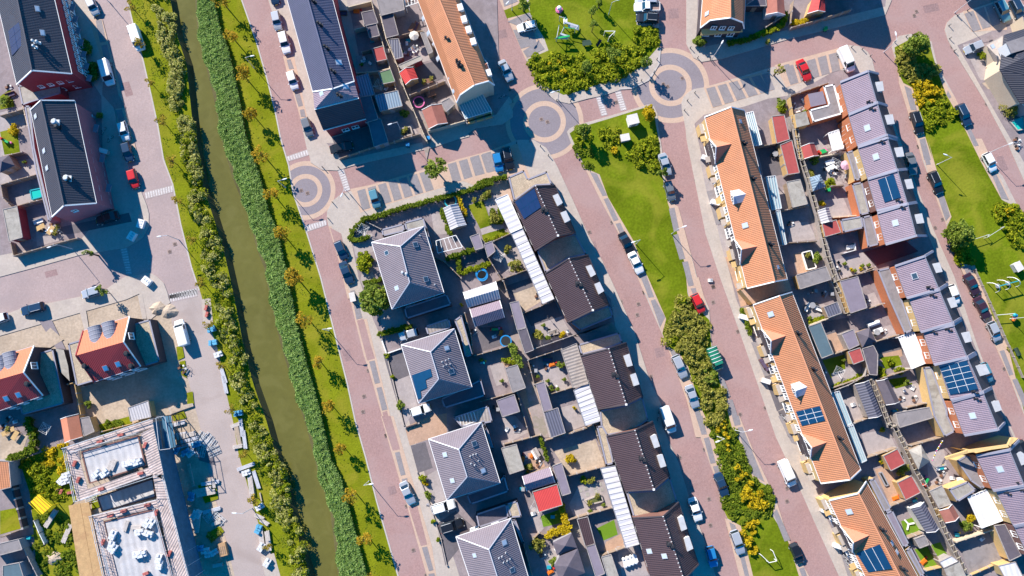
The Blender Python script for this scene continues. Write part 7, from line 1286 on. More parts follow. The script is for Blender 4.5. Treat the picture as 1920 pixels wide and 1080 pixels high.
screen('short timber screen left of the top mauve back garden', "E 20 780 45 860 75 1070", 6, 1.9, .9)
# ------------------------------------------------ building site
CONCR = mat('precast_slab', (.46, .44, .44), var=.12, scale=.5, fine=.08, stripes=((0, 1.2, .05), (1, 60, 0)), stain=(.4, .5, (.36, .33, .32)))
BOARD = mat('scaffold_boards', (.46, .37, .34), var=.2, scale=1.0, fine=.2, stripes=((1, .45, .12), (0, 2.4, .06)), stain=(.8, .5, (.30, .22, .2)))
NET = mat('debris_netting', (.06, .15, .22), var=.2, scale=.8, fine=.15)
BLOCKW = mat('white_blocks', (.62, .62, .63), var=.12, scale=2, fine=.1); BLUEW = mat('blue_wrap', (.10, .33, .50), var=.15)
def shell(label, s, z, n=0):
    P = pw(s, z); root = thing('unfinished_building', label, 'building', cen(P), 0, 'unfinished building shells'); c = cen(P) + Vector((0, 0, z)); m = MB(); m.slab(P, .3, 0, ud=P[1] - P[0]); m.build('floor_slab', CONCR, root)
    for i, (a, b) in enumerate(zip(P, P[1:] + P[:1])):
        m = MB(); a2, b2 = lerp(a, c, .03), lerp(b, c, .03)
        for t0, t1 in ((0, .28), (.42, .62), (.78, 1)): q0, q1 = lerp(a2, b2, t0), lerp(a2, b2, t1); m.prism([q0, q1, lerp(q1, c, .03), lerp(q0, c, .03)], 0, z - .31)
        q0, q1 = a2, b2; m.prism([q0, q1, lerp(q1, c, .03), lerp(q0, c, .03)], z * .42, z * .55); m.build('wall', BLOCKW, root)
    m = MB(); q = [lerp(p, c, .01) for p in P]; [m.beam(a + Vector((0, 0, .05)), b + Vector((0, 0, .05)), .25, .16) for a, b in zip(q, q[1:] + q[:1])]; m.build('edge_beam', W_BROWN, root); return root
shell('upper unfinished building shell with a pale precast slab', "R 550 242 935 132 985 335 605 455", 6); shell('lower unfinished building shell with block stacks on its slab', "R 700 712 1045 628 1160 1085 800 1150", 6)
root = shell('low unfinished shell with a dark open pit between the two slabs', "R 655 548 1035 422 1052 545 690 645", 3.0)
def scaffold(label, decks, poles, net=None, z=6.1):
    allp = [p for d in decks for p in pw(d, z)]; root = thing('scaffold', label, 'scaffold', cen(allp), 0, 'scaffolds round the unfinished buildings')
    for i_, d in enumerate(decks): m = MB(); P = pw(d, z + .09 * i_); m.slab(P, .08, 0, ud=P[1] - P[0]); m.build('deck', BOARD, root)
    for s in poles:
        P = pw(s, z)
        for a, b in zip(P, P[1:]):
            n = max(1, round((b - a).length / 2.4))
            for h in (.55, 1.05): m = MB(); m.beam(a + Vector((0, 0, h)), b + Vector((0, 0, h)), .07, .07); m.build('guard_rail', STEEL, root)
            for i in range(n + 1): p = lerp(a, b, i / n); m = MB(); m.tube((p.x, p.y, 0), (p.x, p.y, z + 1.25), .05, n=6); m.build('pole', STEEL, root)
    if net:
        P = pw(net, z); m = MB(); [m.prism([a, b, b + Vector((.06, 0, 0)), a + Vector((.06, 0, 0))], .8, z + .6) for a, b in zip(P, P[1:])]; m.build('netting', NET, root)
    return root
scaffold('scaffold deck round the upper unfinished slab', ["R 440 215 1030 20 1040 75 500 235", "R 440 215 520 232 600 520 520 575", "R 520 520 1010 345 1030 395 530 578", "R 950 120 1035 75 1120 440 1010 380"], ["R 440 215 1030 20", "R 445 215 520 575", "R 520 575 1090 392", "R 500 240 940 110", "R 560 560 1000 400"])
scaffold('scaffold deck round the lower unfinished slab with blue netting', ["R 622 672 1070 560 1085 615 690 700", "R 625 680 695 700 800 1110 720 1110", "R 1055 560 1120 440 1290 1110 1180 1110", "R 1030 395 1110 395 1140 560 1060 560"], ["R 622 672 1070 560", "R 625 680 720 1100", "R 1110 400 1290 1100", "R 1050 620 1180 1100", "R 660 700 760 1100"], "R 1040 40 1115 400 1290 1110")
root = thing('hoist_tower', 'dark lattice hoist tower at the upper corner of the scaffold', 'hoist', G(*p2("R 1110 140")[0], 0))
P = pw("R 1050 10 1110 0 1150 220 1075 230", 7.5)
for p in P: m = MB(); m.beam((p.x, p.y, 0), (p.x, p.y, 7.5), .12, .12); m.build('post', BLACKM, root)
for h in (1.5, 3, 4.5, 6, 7.4):
    for a, b in zip(P, P[1:] + P[:1]): m = MB(); m.beam((a.x, a.y, h), (b.x, b.y, h), .08, .08); m.build('brace', STEEL if h > 7 else BLACKM, root)
m = MB(); m.slab([Vector((p.x, p.y, 5)) for p in P], .1); m.build('platform', NET, root)
for s, lab in (("R 462 605 540 590 630 1085 540 1110", 'left long tan board strip beside the lower shell'), ("R 542 590 600 582 700 1085 634 1100", 'right long tan board strip beside the lower shell')):
    P = pw(s, 1.2); root = thing('board_walkway', lab, 'walkway', cen(P)); m = MB(); m.slab(P, .15, 0, ud=P[2] - P[1]); m.build('deck', mat('tan_boards', (.46, .29, .14), var=.15, scale=1, fine=.1, stain=(.5, .5, (.36, .2, .1))), root)
    for p in P: m = MB(); q = lerp(p, cen(P), .04); m.box((q.x, q.y, 0), (.15, .15, 1.04)); m.build('leg', TIMB, root)
P = pw("R 205 580 262 527 352 605 286 664", 2.4); root = thing('yellow_platform', 'yellow ribbed loading platform on the overgrown plot', 'platform', cen(P)); m = MB(); m.slab(P, .2, 0); m.build('deck', PLASTIC['yellow'], root)
for i in (1, 2, 3): m = MB(); m.beam(lerp(P[0], P[1], i / 4) + Vector((0, 0, .03)), lerp(P[3], P[2], i / 4) + Vector((0, 0, .03)), .1, .06); m.build('rib', mat('orange_rust', (.5, .2, .03), var=.2), root)
for a, b in ((P[1], P[2]), (P[0], P[3])): m = MB(); m.beam(a + Vector((0, 0, .5)), b + Vector((0, 0, .5)), .08, .08); m.build('rail', PLASTIC['yellow'], root)
for p in P: m = MB(); q = lerp(p, cen(P), .05); m.box((q.x, q.y, 0), (.12, .12, 2.2)); m.build('leg', PLASTIC['yellow'], root)
# stacks: made once, copied
def mk(nm, cat, f):
    root = thing(nm, 'x', cat, (0, 0, 0)); f(root); return root
def planks(L, W, n, m1):
    def f(root):
        for k in range(n):
            m = MB(); w_ = W / 5
            for i in range(5): m.box((random.uniform(-.12, .12), -W / 2 + w_ * (i + .5), .12 + k * .14), (L, w_ * .88, .12), random.uniform(-.015, .015))
            m.build('plank_layer', m1, root)
        for s_ in (-1, 1): m = MB(); m.box((s_ * L * .32, 0, 0), (.12, W, .12)); m.build('bearer', TIMB, root)
    return f
def blocks(nx, ny, m1, h=.8):
    def f(root):
        m = MB(); m.box((0, 0, 0), (nx * .52, ny * .52, .12)); m.build('pallet', TIMB, root)
        for i in range(nx):
            for j in range(ny): m = MB(); m.box(((i - (nx - 1) / 2) * .54, (j - (ny - 1) / 2) * .54, .12), (.48, .48, h * random.uniform(.6, 1)), random.uniform(-.06, .06)); m.build('block', m1, root)
    return f
def frames(root):
    for i in range(4): m = MB(); y = (i - 1.5) * .45; z = .1 + .12 * (i % 2); [m.beam((-1.2, y + d, z), (1.2, y + d, z), .07, .07) for d in (0, .3)]; [m.beam((x, y, z), (x, y + .3, z), .06, .06) for x in (-1.1, -.4, .4, 1.1)]; m.build('frame', STEEL, root)
def crate(root):
    m = MB(); m.prism([(-1.2, -.7), (1.2, -.7), (1.2, .7), (-1.2, .7)], .02, .9); m.build('box', mat('rust_skip', (.42, .26, .14), var=.2), root)
    for y in (-.35, 0, .35): m = MB(); m.box((.1, y, .905), (1.4, .16, .05)); m.build('load', TIMB, root)
KINDS = dict(pl=('plank_stack', 'timber stack', planks(3.6, .9, 3, mat('pale_planks', (.50, .44, .40), var=.15, scale=2))), ps=('plank_stack', 'timber stack', planks(1.8, .7, 2, mat('pale_planks', (0, 0, 0)))), dk=('beam_stack', 'steel stack', planks(3.4, .7, 2, ZINC)), bw=('block_pallet', 'block pallet', blocks(3, 2, BLOCKW)), bb=('wrapped_pallet', 'wrapped pallet', blocks(3, 2, BLUEW, .9)), fr=('frame_stack', 'frame stack', frames), cr=('skip', 'skip', crate), rd=('brick_pallet', 'brick pallet', blocks(2, 1, mat('red_bricks', (.42, .12, .10), var=.2), .6)))
ST0 = {}
def stack(k, s, z, lab, a0=0):
    for i, (x, y, ang) in enumerate(toks(s, 3)):
        g = G(x, y, z)
        if k not in ST0: r = mk(*KINDS[k]); ST0[k] = r; r.location = g; r.rotation_euler = (0, 0, radians(ang)); r['label'] = lab; r['group'] = 'building materials on the site'
        else: dup(ST0[k], g, radians(ang), lab, 'building materials on the site')
SY = ' in the site yard beside the road'
stack('dk', "S 330 55 15 415 160 15 420 190 15 345 125 10 560 450 10 570 635 15", 0, 'grey beam bundle' + SY); stack('pl', "S 400 130 15 505 500 12 530 520 12 450 690 80 475 720 85", 0, 'pale plank stack' + SY); stack('fr', "S 500 150 60 540 160 50 560 190 55 585 240 25 500 235 80 560 680 40 610 700 -40", 0, 'steel frame stack' + SY)
stack('bb', "S 400 240 30 335 225 60 440 900 10 490 890 10 435 540 80 470 190 20", 0, 'blue wrapped pallet' + SY); stack('bw', "S 530 905 10 555 930 10 590 915 30 430 250 40 480 660 70", 0, 'white block pallet' + SY); stack('cr', "S 650 895 -75", 0, 'rusty brown skip with a dark load' + SY); stack('ps', "S 430 235 70 610 1005 10 580 450 100 560 660 60 600 720 20", 0, 'small plank pile' + SY)
SV = ' on the verge along the site road'
stack('dk', "S 770 80 -80 790 160 -80 800 340 20 870 430 -70 L 215 800 -70 225 870 -75", 0, 'long grey beam bundle' + SV); stack('pl', "S 835 470 -80 950 840 -80 905 820 -80", 0, 'pale plank run' + SV); stack('bw', "S 895 610 30 805 380 20 905 880 60 L 185 665 20 S 945 985 60", 0, 'white wrapped block pallet' + SV); stack('ps', "S 890 680 -25 925 715 -30 745 205 10 730 60 20", 0, 'square timber pile' + SV); stack('bb', "S 885 760 70 L 140 495 20 150 585 10 320 1060 10", 0, 'blue wrapped bundle' + SV); stack('rd', "L 105 395 75 100 350 75", 0, 'red and white stacked pallet at the site gate')
SL = ' on the lower precast slab'
stack('bw', "R 770 800 70 760 870 75 775 890 60 950 780 10 1010 790 -20 1030 720 60 1000 720 60 935 930 10 965 930 15 1080 960 80 1085 1000 80", 6, 'white block pallet' + SL); stack('ps', "R 855 740 75 925 750 0", 6, 'plank pile' + SL)
stack('bw', "R 660 390 40 715 385 40 865 320 10 900 310 10 935 310 20", 6, 'white block pallet on the upper precast slab'); stack('ps', "R 745 340 70 770 330 70", 6, 'brown plank pile on the upper precast slab')
stack('rd', "R 510 320 70 535 430 70 680 170 10 820 125 10 985 195 70 690 490 15 955 385 15 840 640 15 750 670 15 1000 600 15 700 850 70 1150 925 70 1060 650 80 990 1060 20", 6.15, 'red brick pallet on the scaffold deck')
stack('rd', "R 480 515 10 400 490 20 420 510 70", 0, 'red pallet on the overgrown plot'); stack('bw', "R 450 440 20 425 430 50 460 395 20", 0, 'white sack pile on the overgrown plot'); stack('fr', "R 620 560 20 700 1085 80", 0, 'steel frame stack beside the shells'); stack('pl', "R 350 690 60 460 790 70", 0, 'green plank on the rough plot')
stack('bw', "S 455 665 60 F 360 620 30", 0, 'pale rubble pile')
# heap of sand, timber strips on the ground
for s, lab in (("S 395 330 415 320 448 475 432 480", 'long pale kerb beam beside the yard wall'), ("S 250 390 290 370 330 640 300 640", 'long shaded beam beside the netting'), ("S 885 520 893 518 905 575 897 577", 'thin pale strip on the verge'), ("S 812 400 830 392 858 525 845 530", 'thin sandy board path on the verge'), ("S 710 60 740 55 770 205 745 210", 'sandy planting box on the verge'), ("K 1135 880 1300 850 1305 870 1150 925", 'low concrete wall piece beside the netting')):
    P = pw(s, .35); root = thing('concrete_beam', lab, 'beam', cen(P), 0, 'loose beams on the site'); m = MB(); m.prism(P, 0, .33); m.build('beam', CONC, root); m = MB(); m.slab([lerp(p, cen(P) + Vector((0, 0, .35)), .12) for p in P], .015); m.build('top_face', SAND, root)
for i, (x, y) in enumerate(p2("K 1070 210 1140 230 R 370 960")):
    g = G(x, y, 0); m = MB(); n = 14; rings = [[(g.x + cos(2*pi*j/n) * r_ * (1 + .2 * sin(3 * j + i)), g.y + sin(2*pi*j/n) * r_ * .8 * (1 + .15 * cos(2 * j)), z_) for j in range(n)] for r_, z_ in ((1.7, .02), (1.2, .35), (.6, .65), (.1, .75))]
    m.loft(rings); o = m.build('sand_heap', SAND, None, True); tag(o, 'small sand heap on the building site ground', 'heap', 'sand heaps', (g.x, g.y)); o.location = (0, 0, 0)
# ------------------------------------------------ garden furniture (one of each kind, copied)
def put(root, s, lab, grp, z=Z1):
    for i, t in enumerate(toks(s, 3)):
        g = G(t[0], t[1], .4); 
        if i == 0: root.location = (g.x, g.y, z); root.rotation_euler = (0, 0, radians(t[2])); root['label'] = lab; root['group'] = grp
        else: dup(root, (g.x, g.y, z), radians(t[2]), lab, grp)
def table_set(mt, mc, round_=False):
    root = thing('patio_table', 'x', 'table', (0, 0, 0)); m = MB()
    if round_: m.tube((0, 0, .70), (0, 0, .75), .6, n=16)
    else: m.slab([(-.9, -.45, .75), (.9, -.45, .75), (.9, .45, .75), (-.9, .45, .75)], .05)
    m.build('tabletop', mt, root)
    for sx in (-1, 1):
        for sy in (-1, 1): m = MB(); m.box((sx * (.35 if round_ else .8), sy * .35, 0), (.06, .06, .70)); m.build('leg', mc, root)
    return root
def chair(mc):
    root = thing('garden_chair', 'x', 'chair', (0, 0, 0)); m = MB(); m.slab([(-.26, -.26, .45), (.26, -.26, .45), (.26, .26, .45), (-.26, .26, .45)], .06); m.build('seat', mc, root); m = MB(); m.slab([(-.26, .2, .5), (.26, .2, .5), (.26, .34, .95), (-.26, .34, .95)], .05); m.build('backrest', mc, root)
    for sx in (-1, 1):
        for sy in (-1, 1): m = MB(); m.box((sx * .22, sy * .22, 0), (.05, .05, .39)); m.build('leg', BLACKM, root)
    return root
def sofa(mc, mcu):
    root = thing('garden_sofa', 'x', 'sofa', (0, 0, 0)); m = MB(); m.box((0, 0, .1), (2.0, .8, .25)); m.build('base', mc, root); m = MB(); m.box((0, .36, .1), (2.0, .12, .65)); m.build('backrest', mc, root)
    for i in (-1, 0, 1): m = MB(); m.box((i * .62, -.03, .352), (.58, .66, .12)); m.build('cushion', mcu, root)
    return root
def parasol(mc, open_=True):
    root = thing('parasol', 'x', 'parasol', (0, 0, 0)); m = MB(); m.tube((0, 0, 0), (0, 0, 2.3), .03, n=6); m.build('pole', STEEL, root); m = MB(); m.tube((0, 0, 0), (0, 0, .1), .28, n=12); m.build('base', W_GREY, root); m = MB(); n = 8
    for i in range(n): a, b = 2 * pi * i / n, 2 * pi * (i + 1) / n; r = 1.0 if open_ else .14; m.slab([(0, 0, 2.45), (cos(a) * r, sin(a) * r, 2.05 if open_ else 1.2), (cos(b) * r, sin(b) * r, 2.05 if open_ else 1.2)], .03)
    m.build('canopy', mc, root); return root
def pot(mp, ml, r=.3):
    root = thing('potted_plant', 'x', 'potted plant', (0, 0, 0)); m = MB(); m.tube((0, 0, 0), (0, 0, .4), r * .65, r * .9, 10); m.build('pot', mp, root); P = crown_pts(r * 1.2, r * 1.6, .4, 7, 22, r * .5); quadmesh('foliage', *leaves(P, .09, .8), ml, root); return root
def tramp(r, mr, h=.8):
    root = thing('trampoline', 'x', 'trampoline', (0, 0, 0)); m = MB(); m.tube((0, 0, h - .03), (0, 0, h), r * .8, n=24); m.build('mat', PLASTIC['black'], root); m = MB(); n = 24
    for i in range(n): a, b = 2 * pi * i / n, 2 * pi * (i + 1) / n; m.slab([(cos(a) * r * .8, sin(a) * r * .8, h + .02), (cos(a) * r, sin(a) * r, h + .02), (cos(b) * r, sin(b) * r, h + .02), (cos(b) * r * .8, sin(b) * r * .8, h + .02)], .05)
    m.build('rim', mr, root)
    for i in range(6): a = pi * i / 3; m = MB(); m.tube((cos(a) * r * .97, sin(a) * r * .97, 0), (cos(a) * r * .97, sin(a) * r * .97, h - .05), .03, n=6); m.build('leg', STEEL, root)
    return root
def dryer():
    root = thing('clothes_dryer', 'x', 'clothes dryer', (0, 0, 0)); m = MB(); m.tube((0, 0, 0), (0, 0, 1.9), .03, n=6); m.build('pole', STEEL, root)
    for i in range(4): a = pi / 2 * i + .3; m = MB(); m.beam((0, 0, 1.2), (cos(a) * 1.3, sin(a) * 1.3, 1.9), .04, .04); m.build('arm', FRAMEW, root)
    for r in (.6, .95, 1.25): m = MB(); [m.beam((cos(a) * r, sin(a) * r, 1.2 + .55 * r), (cos(a + pi / 2) * r, sin(a + pi / 2) * r, 1.2 + .55 * r), .025, .025) for a in (.3, .3 + pi / 2, .3 + pi, .3 + 1.5 * pi)]; m.build('line', FRAMEW, root)
    return root
def toy(name, cat, boxes):
    root = thing(name, 'x', cat, (0, 0, 0))
    for nm, c, p, s_ in boxes: m = MB(); m.box(p, s_); m.build(nm, PLASTIC[c], root)
    return root
GB, GN, GE, GM, GV = 'in a garden behind the brown roofed houses', 'in a garden between the northern rows', 'in a garden behind the orange terraces', 'in a garden behind the mauve terrace', 'in a villa garden'
FUR = 'garden furniture'
put(table_set(CONC, BLACKM), "M 1355 370 15 N 280 375 15 U 380 245 -60 B 1160 350 0 B 1200 300 0", 'pale garden table ' + GB, FUR); put(table_set(PLASTIC['brown'], BLACKM), "C 190 190 60 230 250 10 320 640 20 300 550 10 I 470 560 0", 'brown garden table ' + GN, FUR)
put(table_set(PLASTIC['grey'], BLACKM, True), "I 765 105 0 P 800 190 0 P 1235 370 0 P 995 80 0 P 1130 860 0", 'grey round garden table ' + GE, FUR); put(table_set(FRAMEW, STEEL), "J 55 170 20 J 155 110 0 J 60 210 30 Q 340 480 20 E 190 720 20 W 1010 425 10", 'white garden table ' + GM, FUR)
put(chair(PLASTIC['black']), "M 1330 360 0 1380 365 90 N 270 395 30 300 390 100 I 745 120 30 790 130 -60 P 770 210 40 P 830 180 120 P 1225 390 200 J 20 220 90 J 110 230 20 J 120 880 40 J 130 940 100 C 280 650 10 C 340 660 90 U 720 80 0", 'black garden chair', FUR); put(chair(FRAMEW), "C 155 300 0 C 205 320 40 C 200 350 0 C 105 295 30 C 130 360 60 B 1020 400 20 B 1060 430 60 N 375 365 0 J 65 230 60 J 95 250 100 J 120 215 10 U 1000 975 0 I 790 95 20 E 75 745 30 E 100 690 70 Q 540 930 20", 'white garden chair', FUR)
put(sofa(PLASTIC['grey'], FRAMEW), "E 60 745 20 E 105 690 -60 J 170 130 -20 J 190 255 70 N 275 375 20 P 770 200 60 P 850 215 -20 U 370 260 -60 W 880 350 10 Q 320 430 20 J 210 770 10 F 260 560 20", 'grey garden sofa with white cushions', FUR); put(sofa(PLASTIC['brown'], mat('purple_cushion', (.10, .07, .12), var=.05)), "P 470 580 -60 P 490 600 -60 B 870 90 0 N 240 555 0 C 215 180 70 A 70 640 20", 'dark garden sofa', FUR)
put(parasol(mat('cream_canvas', (.62, .55, .48), var=.05)), "C 210 265 0", 'open cream parasol in a back garden', FUR); put(parasol(mat('pink_canvas', (.62, .35, .42), var=.05)), "J 145 205 0", 'open pink parasol in a back garden', FUR); put(parasol(mat('dark_canvas', (.08, .08, .10), var=.05), False), "M 1320 265 0 N 240 265 0 P 780 110 0 P 860 260 0 B 1040 410 0 C 310 640 0 U 690 560 0 W 655 540 0 T 870 600 0", 'folded dark parasol in a garden', FUR)
put(tramp(1.15, PLASTIC['blue']), "M 1038 430 0 O 1383 925 0 H 82 915 0", 'blue rimmed trampoline', 'trampolines'); ch = put(tramp(1.25, PLASTIC['teal']), "O 1170 425 0", 'teal rimmed trampoline in the corner of the hedge garden', 'trampolines'); put(tramp(1.2, PLASTIC['pink'], .45), "C 235 690 0", 'round pink paddling pool beside the large russet shed', 'trampolines')
put(dryer(), "H 200 800 0 B 1130 590 0 R 335 80 0 I 1150 180 0 V 1265 0 0 P 960 640 0 O 590 620 0 U 380 600 0", 'white rotary clothes dryer in a back garden', 'clothes dryers')
put(pot(W_RED, L_GREEN), "J 160 890 0 230 940 0 285 905 0 330 900 0 345 930 0 P 780 275 0 P 1085 690 0 N 210 325 0 N 245 410 0 N 350 690 0 N 240 700 0 Q 80 700 0 W 480 90 0 W 470 300 0 B 1000 440 0 C 120 355 0 E 100 755 0 U 740 640 0 U 830 600 0 U 290 350 0 F 170 160 0 M 1340 740 0 M 1385 755 0 M 1010 700 0 M 870 560 0 N 170 670 0 N 265 760 0", 'green potted plant', 'potted plants'); put(pot(PLASTIC['grey'], L_YEL), "J 275 925 0 N 340 380 0 P 1270 1030 0 W 470 310 0 T 860 455 0 U 620 290 0 M 740 185 0 N 420 880 0 I 1090 440 0 J 210 930 0", 'yellow potted plant', 'potted plants')
put(pot(CONC, L_OLIVE, .45), "U 790 540 0 U 740 590 0 U 760 430 0 W 590 385 0 W 625 365 0 W 640 345 0 C 165 510 0 C 270 560 0 C 320 540 0 B 1300 880 0 B 1280 900 0 F 395 600 0 F 380 640 0 R 60 90 0 I 985 790 0 D 1190 950 0 D 1290 290 0 E 200 60 0 O 1380 410 0 O 1330 420 0", 'olive shrub in a pale planter', 'planters')
put(toy('slide_toy', 'toy', [('slide', 'green', (0, 0, .3), (1.3, .4, .5)), ('ladder', 'red', (-.8, 0, 0), (.3, .5, 1.2)), ('step', 'pink', (.8, .2, 0), (.4, .4, .4))]), "M 965 352 0 A 45 955 -30 W 775 440 60 E 215 1020 20 J 10 100 20", 'green toy slide', 'garden toys'); put(toy('play_box', 'toy', [('box', 'blue', (0, 0, 0), (.7, .5, .5)), ('lid', 'teal', (0, 0, .5), (.8, .6, .08)), ('ball', 'yellow', (.6, .3, 0), (.3, .3, .3))]), "W 985 800 0 W 700 575 20 W 880 350 10 P 1355 905 0 M 880 575 0 U 490 680 0 U 280 490 0 C 165 275 10 B 1075 280 0 S 420 520 0 R 195 820 0 U 465 1020 0", 'blue play box', 'garden toys')
put(toy('play_box', 'toy', [('box', 'orange', (0, 0, 0), (1.2, .7, .3)), ('cushion', 'orange', (0, .1, .3), (.9, .5, .12)), ('ball', 'red', (.9, .3, 0), (.35, .35, .35))]), "U 355 265 60 U 290 290 70 M 1005 375 70 U 475 1055 30 N 270 590 15 W 575 555 20 W 765 985 40 B 965 75 0 N 1065 1000 0", 'orange and red garden cushion set', 'garden toys')
# pools and ponds
def basin(label, s, h, mr, mw, name='paddling_pool', cat='pool'):
    P = pw(s, h); root = thing(name, label, cat, cen(P)); c = cen(P); m = MB()
    for a, b in zip(P, P[1:] + P[:1]): m.beam(Vector((a.x, a.y, h / 2 + Z1)), Vector((b.x, b.y, h / 2 + Z1)), .22, h)
    m.build('rim', mr, root); m = MB(); m.poly(m.up([Vector((p.x, p.y, h * .8 + Z1)) for p in P])); m.build('water', mw, root); return root
basin('green rectangular pool in the walled yard', "F 205 350 275 335 285 390 215 410", .6, PLASTIC['teal'], POOLW); basin('pale hot tub like basin near the small dark shed', "B 1260 870 1330 855 1345 905 1275 925", .6, CONC, PLASTIC['black'], 'garden_pond', 'pond'); basin('sunken white framed garden basin', "I 950 770 1010 755 1045 870 985 885", .5, FRAMEW, PLASTIC['black'], 'garden_pond', 'pond'); basin('teal basin at the right edge beside the round bush', "E 1490 820 1580 790 1590 870 1540 880", .5, CONC, POOLW)
basin('rectangular raised bed with grasses in the modern garden', "U 712 570 815 530 830 575 730 600", .5, CONC, mat('planting_soil', (.09, .10, .03), var=.3, fine=.3), 'raised_bed', 'planter'); basin('long oval dark basin on the tan deck', "W 460 385 480 380 525 465 505 472", .3, W_GREY, PLASTIC['black'], 'garden_pond', 'pond'); basin('small raised bed by the green lawn', "Q 470 760 520 745 530 770 480 785", .5, TIMBG, GRASS, 'raised_bed', 'planter')
for i, s in enumerate(("U 700 482 725 476 732 500 707 506", "U 760 470 785 464 792 490 768 498", "U 800 450 818 446 824 470 806 475", "U 810 488 832 482 838 505 816 510", "U 712 520 734 514 740 538 718 544", "U 770 502 792 496 798 518 776 524", "U 668 492 686 488 692 512 674 516")):
    P = pw(s, .14); root = thing('gravel_square', 'square dark gravel bed in the modern paved garden', 'gravel bed', cen(P), 0, 'square gravel beds'); m = MB(); m.prism(P, Z1, .15); m.build('gravel', FLATY, root)
# rolled awning, white bench group, deck chair, string lights, bicycles, skis
P = pw("Q 262 432 345 400 360 425 275 455", .6); root = thing('rolled_awning', 'white rolled cover lying on a lounge in the dark garden', 'cover', cen(P)); a, b = (P[0] + P[3]) / 2, (P[1] + P[2]) / 2; m = MB(); m.tube(a, b, .42, .38, 10); m.build('roll', FRAMEW, root); m = MB(); m.box((cen(P).x, cen(P).y, Z1), (2, .5, .2), .35); m.build('base', PLASTIC['grey'], root)
P = pw("U 960 970 1055 935 1070 985 975 1020", .9); root = thing('lounge_bench', 'large white scalloped lounge bench in the lowest garden', 'bench', cen(P)); m = MB(); m.slab(P, .5); m.build('seat', FRAMEW, root)
for t in (.1, .35, .6, .85):
    q = lerp(P[3], P[2], t); m = MB(); m.ball((q.x, q.y, .6), .4, 8, 5); m.build('cushion', FRAMEW, root); q = lerp(P[0], P[1], t); m = MB(); m.ball((q.x, q.y, .75), .35, 8, 5); m.build('cushion', FRAMEW, root)
root = thing('deck_chair', 'white spread deck chair frame on the turf lawn', 'chair', G(*p2("W 660 730")[0], .3)); c = G(*p2("W 660 730")[0], .3)
for a in (.2, 2.3, 4.4): m = MB(); m.beam(c, c + Vector((cos(a) * 1.1, sin(a) * 1.1, .1)), .3, .08); m.build('slat', FRAMEW, root)
pts = [G(x, y, 2.3) for x, y in p2("W 892 170 870 205 850 240 825 300")]; root = thing('string_lights', 'string of white and coloured bulbs across the shaded yard', 'string lights', (cen(pts).x, cen(pts).y, 0)); m = MB(); [m.beam(a, b, .03, .03) for a, b in zip(pts, pts[1:])]; m.build('cable', BLACKM, root)
for i in range(12): t = i / 11 * 2.999; k = int(t); p = lerp(pts[k], pts[k + 1], t - k); m = MB(); m.ball((p.x, p.y, 2.2), .13, 7, 4); m.build('bulb', PLASTIC[('white', 'yellow', 'white', 'pink')[i % 4]], root)
for p in (pts[0], pts[-1]): m = MB(); m.beam((p.x, p.y, 0), (p.x, p.y, 2.35), .06, .06); m.build('post', TIMB, root)
def bike(mc):
    root = thing('bicycle', 'x', 'bicycle', (0, 0, 0)); 
    for x in (-.52, .52):
        m = MB(); n = 14; [m.beam((x + .33 * cos(2*pi*i/n), 0, .34 + .33 * sin(2*pi*i/n)), (x + .33 * cos(2*pi*(i+1)/n), 0, .34 + .33 * sin(2*pi*(i+1)/n)), .04, .04) for i in range(n)]; m.build('wheel', RUBBER, root)
    m = MB(); [m.beam(a, b, .04, .04) for a, b in (((-.52, 0, .34), (-.15, 0, .8)), ((-.15, 0, .8), (.38, 0, .85)), ((.38, 0, .85), (.52, 0, .34)), ((-.1, 0, .36), (.38, 0, .8)), ((-.52, 0, .34), (-.1, 0, .36)))]; m.build('frame', mc, root); m = MB(); m.box((-.18, 0, .88), (.26, .14, .06)); m.build('saddle', BLACKM, root); m = MB(); m.beam((.40, -.28, 1.0), (.40, .28, 1.0), .04, .04); m.build('handlebar', STEEL, root); return root
put(bike(STEEL), "O 545 600 50 530 625 60 555 640 40 P 600 940 -60 P 625 960 -60 I 375 440 20 W 230 950 -60 W 215 880 -50 W 240 985 -60 A 700 885 60 A 745 940 50 A 30 700 20 C 800 655 20 E 1540 965 20 K 1255 620 60 N 985 940 80 N 670 215 60", 'parked bicycle', 'bicycles')
put(table_set(TIMBY, TIMBY), "K 75 1030 20 R 50 110 30 R 110 130 60 F 280 600 30 F 350 620 60", 'wooden garden table in a yard at the left', FUR)
# front garden items of the orange terraces and shaded planters by the north-west blocks
for s, lab in (("A 575 270 590 300 600 350 540 350 535 290", 'tall dark hedge block in the shaded front gardens'), ("A 580 440 635 435 640 520 590 525", 'second dark hedge block in the shaded front gardens')): hedge(lab, s, .9, 1.2, L_GREEN)
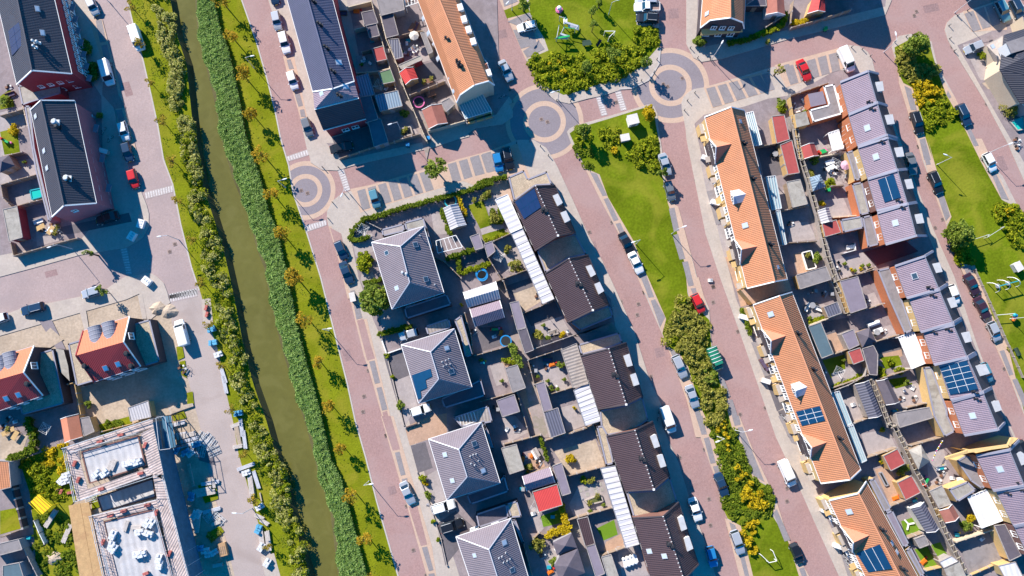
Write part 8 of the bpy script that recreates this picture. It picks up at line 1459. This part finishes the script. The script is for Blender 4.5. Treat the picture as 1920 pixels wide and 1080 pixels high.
# mown strips and bare lines on the lawns lie in the material; leaf litter clutter near kerbs
for i, (x, y) in enumerate(p2("A 465 165 490 275 A 600 785 P 345 270 P 490 700 I 300 130 I 365 430 W 100 640 W 100 600 W 190 880 A 700 1020")):
    g = G(x, y, 1.0); root = thing('garden_box', 'pale storage box in a front garden', 'storage box', (0, 0, 0), 0, 'front garden boxes'); m = MB(); m.box((0, 0, 0), (1.6, .8, 1.0)); m.build('box', (FRAMEW, CONC, W_GREY)[i % 3], root); m = MB(); m.slab([(-.85, -.45, 1.12), (.85, -.45, 1.12), (.85, .45, 1.2), (-.85, .45, 1.2)],   .06); m.build('lid', FRAMEW, root); root.location = (g.x, g.y, Z1); root.rotation_euler = (0, 0, -.3)
put(toy('tool_pile', 'clutter', [('board', 'grey', (0, 0, 0), (1.2, .25, .12)), ('bucket', 'white', (.5, .5, 0), (.3, .3, .35)), ('box', 'brown', (-.4, .5, 0), (.5, .4, .4)), ('bag', 'black', (0, .9, 0), (.4, .3, .3))]), "F 360 590 20 F 400 640 60 F 290 640 0 R 30 90 30 R 70 30 60 A 60 600 20 A 85 650 50 C 215 330 30 C 180 355 80 B 1330 20 20 J 225 215 40 J 100 260 10 P 1050 100 20 P 900 120 60 P 1180 180 20 P 1300 380 40 P 880 660 0 Q 530 1010 20 Q 640 1000 60 W 620 280 0 W 870 460 20 W 1170 790 40 W 905 400 60 U 300 300 20 U 410 330 60 U 250 110 0 U 430 960 20 M 780 330 70 M 830 380 40 M 1215 620 20 M 1330 610 70 N 180 140 20 N 300 760 40 I 690 290 80 I 880 590 20 I 1185 890 40 E 45 720 60 E 270 790 20 S 340 700 20 S 380 620 60 K 1230 620 30 K 1260 640 60 D 1140 850 30 E 1540 960 0 E 1360 470 20 E 1560 1000 60", 'small mixed clutter pile', 'clutter piles')
put(toy('paving_stack', 'clutter', [('stack', 'white', (0, 0, 0), (.9, .6, .3)), ('tile', 'grey', (.2, .1, .3), (.5, .5, .05))]), "M 960 400 20 J 110 200 20 J 80 240 60 C 180 330 20 C 215 340 60 C 140 355 0 C 310 545 30 B 1165 595 60 B 1010 410 20 U 360 660 20 U 520 900 40 R 100 40 20 F 340 600 40 F 260 570 0 P 860 640 60 P 1180 400 0 P 1080 860 20 Q 690 940 20 Q 610 910 60 W 1160 830 40 W 960 420 0 W 440 590 0 U 240 70 20 U 180 90 60 N 1340 20 0 S 350 210 20 S 370 260 60 S 330 480 20 S 355 560 80", 'small pale stack of tiles or cushions', 'clutter piles')
# ------------------------------------------------ make shared labels single out one thing
ORD = ['', 'first', 'second', 'third', 'fourth', 'fifth', 'sixth', 'seventh', 'eighth', 'ninth', 'tenth', 'eleventh', 'twelfth', 'thirteenth', 'fourteenth', 'fifteenth', 'sixteenth', 'seventeenth', 'eighteenth', 'nineteenth', 'twentieth']
byl = {}
for o, lab, pos in REG: byl.setdefault(o['label'], []).append(o)
for lab, L in byl.items():
    if len(L) > 1:
        L.sort(key=lambda o: -o.location.y)
        for i, o in enumerate(L, 1): o['label'] = lab + ', ' + (ORD[i] if i <= 20 else str(i) + 'th') + ' from the top'
